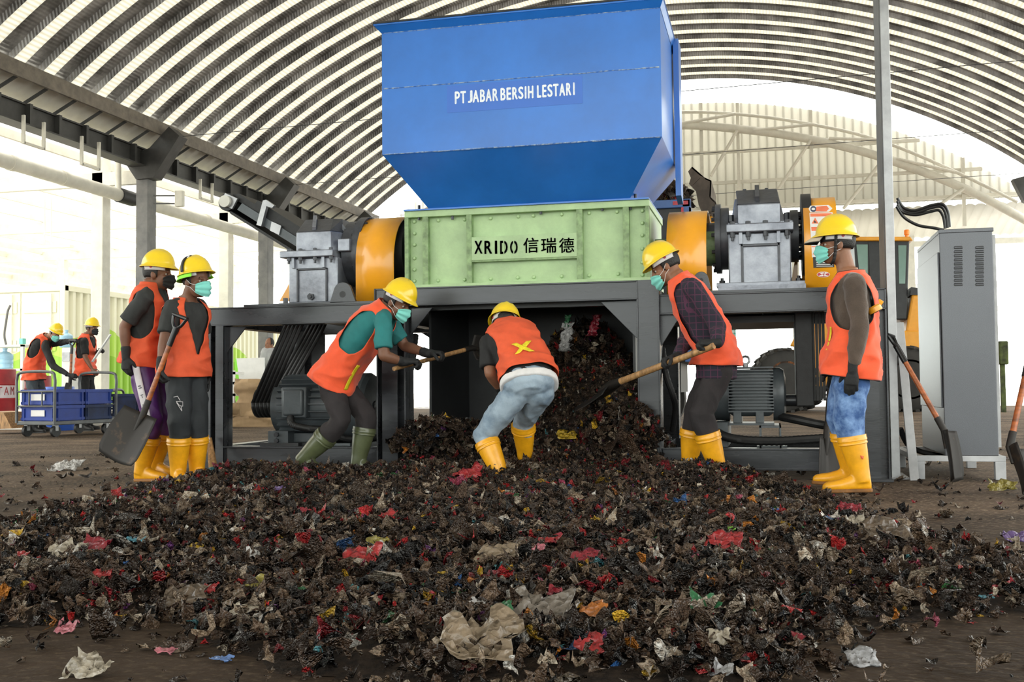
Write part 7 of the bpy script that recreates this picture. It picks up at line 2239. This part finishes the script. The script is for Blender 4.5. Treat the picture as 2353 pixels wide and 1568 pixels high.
def scrap_thing(px, py, w, colr, label, nm, seed, asp=.7, lift=.5, flat=.35):
    p, t = surf(px, py + w * asp * .30)
    w *= .96
    S = w * t * 1.0 / F * 1.0
    r = random.Random(seed)
    G = 13
    e = V((r.uniform(-9, 9), r.uniform(-9, 9), r.uniform(-9, 9)))
    vs_, fs_ = [], []
    c1, c2 = r.uniform(-.5, .9), r.uniform(-.6, .6)
    for i in range(G):
        for j in range(G):
            a, b = j / (G - 1) - .5, i / (G - 1) - .5
            rag = 1 + .28 * noise.noise(V((a * 4, b * 4, seed)))
            n1 = noise.noise(V((a * 3.2, b * 3.2, 0)) + e); n2 = noise.noise(V((a * 7, b * 7, 3)) + e); n3 = noise.noise(V((a * 3.2, b * 3.2, 9)) + e)
            x = a * S * rag + n3 * S * .16
            z = b * S * asp * rag * .62
            y = b * S * asp * .9 + n1 * S * .20
            hz_ = z * lift + (n1 * .26 + n2 * .13 + c1 * a * a * .5 + c2 * a * b) * S * (.35 + flat)
            vs_.append(V((x, y, hz_)))
            if i < G - 1 and j < G - 1: fs_.append((i * G + j, i * G + j + 1, (i + 1) * G + j + 1, (i + 1) * G + j))
    zmin = sorted(q.z for q in vs_)[len(vs_) // 6]
    vs_ = [V((q.x + p.x, q.y + p.y, max(q.z - zmin, -.008) + p.z + (.030 if p.z > .02 else .008))) for q in vs_]
    o = MB().add(vs_, fs_).build(nm, 'film_' + colr, ang=180)
    o.modifiers.new('film', 'SOLIDIFY').thickness = .0015
    return tag(o, label, 'plastic scrap')
LIST = [
 (150, 1066, 64, 'white', 'big crumpled white plastic bag alone on the floor at the left'), (345, 1206, 20, 'lime', 'small lime green scrap below the leftmost yellow boots'),
 (320, 1155, 48, 'red', 'curled red film strip just below the leftmost yellow boots'), (146, 1271, 76, 'cream', 'large pale translucent bag at the left of the mound'),
 (218, 1268, 64, 'crimson', 'wide dark red film lump right of the large pale bag'), (235, 1336, 42, 'red', 'bright red crumple below the wide dark red lump'),
 (51, 1290, 28, 'red', 'red ball of film nearest the left photo edge'), (92, 1292, 28, 'red', 'red ball of film just right of the one at the left edge'),
 (306, 1254, 42, 'cyan', 'turquoise blue film strip right of the dark red lump'), (449, 1271, 26, 'yellow', 'golden yellow scrap in the left middle of the mound'),
 (578, 1288, 40, 'white', 'pointed white scrap with a green edge left of the mound middle'), (422, 1376, 96, 'brown', 'large ruffled brown bag at the left front of the mound'),
 (481, 1373, 32, 'red', 'red knot of film right beside the ruffled brown bag'), (592, 1356, 46, 'olive', 'yellow green curled wrapper in the left front of the mound'),
 (673, 1371, 54, 'green', 'flat green wrapper strip right of the yellow green one'), (561, 1410, 62, 'cream', 'pale torn sheet at the front edge below the yellow green wrapper'),
 (153, 1444, 44, 'pink', 'dull pink crumple at the left front edge of the mound'), (510, 1516, 44, 'sky', 'flat blue rectangle lying on the bare front floor'),
 (382, 1499, 46, 'pink', 'pink and white wrapper on the bare front floor, left of the flat blue piece'), (207, 1533, 88, 'cream', 'long pale lump on the floor in the lower left corner'),
 (641, 1133, 24, 'purple', 'purple scrap near the top of the mound at the left'), (700, 1189, 28, 'crimson', 'dark red scrap right of and below the purple one'),
 (1072, 1094, 58, 'red', 'red film loop left of the middle yellow boot'), (892, 1196, 36, 'red', 'upright red scrap below the teal shirted person'),
 (1038, 1179, 24, 'yellow', 'small yellow flame shaped scrap below the red film loop'), (861, 1261, 48, 'olive', 'olive yellow wrapper above the large red crumple'),
 (831, 1285, 76, 'red', 'large red crumpled bag left of the middle of the mound'), (1239, 1251, 80, 'red', 'long flat red film in the middle of the mound'),
 (1191, 1234, 34, 'clear', 'cloudy clear film piece on top of the long flat red film'), (1147, 1281, 84, 'beige', 'wide beige crumple in the middle below the cloudy piece'),
 (1232, 1278, 38, 'pink', 'pale pink paper ball right of the wide beige crumple'), (1096, 1410, 34, 'white', 'white scrap with a curved line in the front middle'),
 (1150, 1424, 48, 'green', 'green ragged wrapper right of the white scrap in front'), (1099, 1475, 170, 'beige', 'largest brown translucent bag at the front middle of the mound'),
 (1252, 1407, 118, 'clear', 'wide brownish clear film behind and right of the largest bag'), (1354, 1506, 58, 'red', 'red and cream wrapper at the front, right of the largest bag'),
 (1077, 1536, 32, 'maroon', 'small maroon packet lying in front of the largest bag'), (1021, 1334, 30, 'yellow', 'thin yellow strip above the front middle of the mound'),
 (1344, 1295, 64, 'crimson', 'ruffled crimson film right of the mound middle'), (1365, 1421, 54, 'orange', 'orange brown folded film at the front right of the middle'),
 (1306, 1006, 44, 'yellow', 'bright yellow scrap at the top of the heap behind the middle person'), (1375, 1208, 32, 'yellow', 'yellow wavy strip right of the mound middle'),
 (1276, 1377, 30, 'crimson', 'small dark red tent shaped scrap above the brownish clear film'), (1665, 1254, 76, 'red', 'big red torn film at the right of the mound'),
 (1783, 1188, 20, 'blue', 'small royal blue scrap right of the big red torn film'), (1682, 1230, 16, 'lime', 'tiny lime scrap above the big red torn film'),
 (1965, 1210, 38, 'cream', 'pale pointed paper at the right edge of the mound'), (2097, 1210, 60, 'beige', 'sand coloured crumple farthest right below the cabinet'),
 (2036, 1227, 96, 'brown', 'long brown clear bag between the pale paper and the sand coloured crumple'), (1611, 1336, 26, 'sky', 'small blue and white wrapper in the right front'),
 (1946, 1385, 28, 'cyan', 'cyan strip on the thin right part of the mound'), (2029, 1349, 48, 'red', 'red curl on the thin right part of the mound'),
 (2100, 1356, 32, 'orange', 'orange scrap right of the red curl'), (2265, 1375, 30, 'cyan', 'light cyan flat piece near the right photo edge'),
 (1703, 1509, 38, 'pink', 'pink leaf shaped scrap on the bare floor at the lower right'), (1658, 1543, 44, 'silver', 'shiny printed clear sachet at the bottom right of the mound'),
 (1981, 1515, 62, 'silver', 'grey silvery wrapper alone on the bare floor in the lower right'), (1808, 1465, 80, 'crimson', 'long dark red strip on the bare floor at the right'),
 (1652, 1489, 48, 'cream', 'pale pinkish crumple left of the pink leaf shaped scrap'), (2332, 1234, 44, 'purple', 'fluffy purple tangle at the right photo edge'),
 (1954, 1176, 44, 'crimson', 'crimson lump near the toe of the profile person'), (2301, 1113, 54, 'olive', 'yellowish leafy lump at the foot of the cabinet stand'),
 (1620, 1400, 64, 'green', 'dark green matted film at the right front of the mound')]
for i, (px_, py_, w_, c_, lab) in enumerate(LIST):
    flat_ = c_ in ('sky', 'cyan') or 'flat' in lab or 'strip' in lab
    big = w_ > 55 and not flat_
    scrap_thing(px_, py_, w_ * 1.12, c_, lab, 'plastic_bag' if 'bag' in lab else 'plastic_scrap', i * 3 + 1, .45 if flat_ else .75, .25 if flat_ else .75, .12 if flat_ else .55)
for (px_, py_, w_, c_, lab) in ((1300, 775, 60, 'white', 'long white film hanging in the discharge chute above the heap'), (1366, 748, 44, 'crimson', 'dark red film hanging at the top right of the chute'), (1303, 738, 26, 'green', 'small green scrap at the top of the chute heap')):
    p = at(px_, py_, 8.40); S = w_ * 8.5 / F
    r = random.Random(py_); vs_, fs_ = [], []
    for i in range(14):
        for j in range(6):
            a, b = j / 5 - .5, i / 13 - .5
            n1 = noise.noise(V((a * 3, b * 5, py_))); n2 = noise.noise(V((a * 6, b * 9, px_)))
            vs_.append(p + V((a * S * .45 * (1 + n2) + b * -.25 * S + n1 * S * .1, n1 * S * .3 + n2 * S * .1, -b * S * 1.1)))
            if i < 13 and j < 5: fs_.append((i * 6 + j, i * 6 + j + 1, (i + 1) * 6 + j + 1, (i + 1) * 6 + j))
    o = MB().add(vs_, fs_).build('plastic_scrap', 'film_' + c_, ang=180)
    o.modifiers.new('film', 'SOLIDIFY').thickness = .0015
    tag(o, lab, 'plastic scrap')
# waste heaped on the truck and hanging in the chute
def clump(name, label, P, rx, ry, rz, n, s0, seed, kind='stuff'):
    r = np.random.default_rng(seed)
    d = r.normal(0, 1, (n, 3)); d /= np.linalg.norm(d, axis=1)[:, None]; d[:, 2] = np.abs(d[:, 2])
    k = r.uniform(.55, 1, n)[:, None]
    q = d * np.array([rx, ry, rz]) * k + np.array(P)
    sz_ = s0 * np.exp(r.normal(0, .4, n))
    v, f, c = scraps(q[:, 0], q[:, 1], q[:, 2], sz_, 1.3, seed + 1, 4)
    me = np_mesh(name, v, f); a = me.color_attributes.new('film_colour', 'FLOAT_COLOR', 'POINT'); a.data.foreach_set('color', np.ascontiguousarray(c, np.float32).ravel())
    return tag(link_mesh(name, me, 'film', ang=180), label, 'waste', kind=kind)
p = at(1545, 460, 14.9)
clump('truck_load', 'tangled shredded waste heaped in the blue truck bed', (p.x - .15, 14.9, p.z - .1), .42, .6, .36, 1500, .07, 31)
p = at(1345, 790, 8.75)
clump('falling_waste', 'dark waste clinging in the discharge chute above the heap', (p.x, 8.8, .62), .42, .42, .62, 3500, .045, 33)
p = at(1430, 930, 7.75)
clump('thrown_waste', 'shredded waste piled on the blade by the right inner leg', (p.x - .05, 7.72, .30), .33, .28, .30, 1800, .045, 35)
p = at(1010, 960, 7.9)
clump('raked_waste', 'shredded waste piled beside the left inner leg', (p.x + .0, 7.85, .22), .36, .28, .24, 1500, .045, 37)
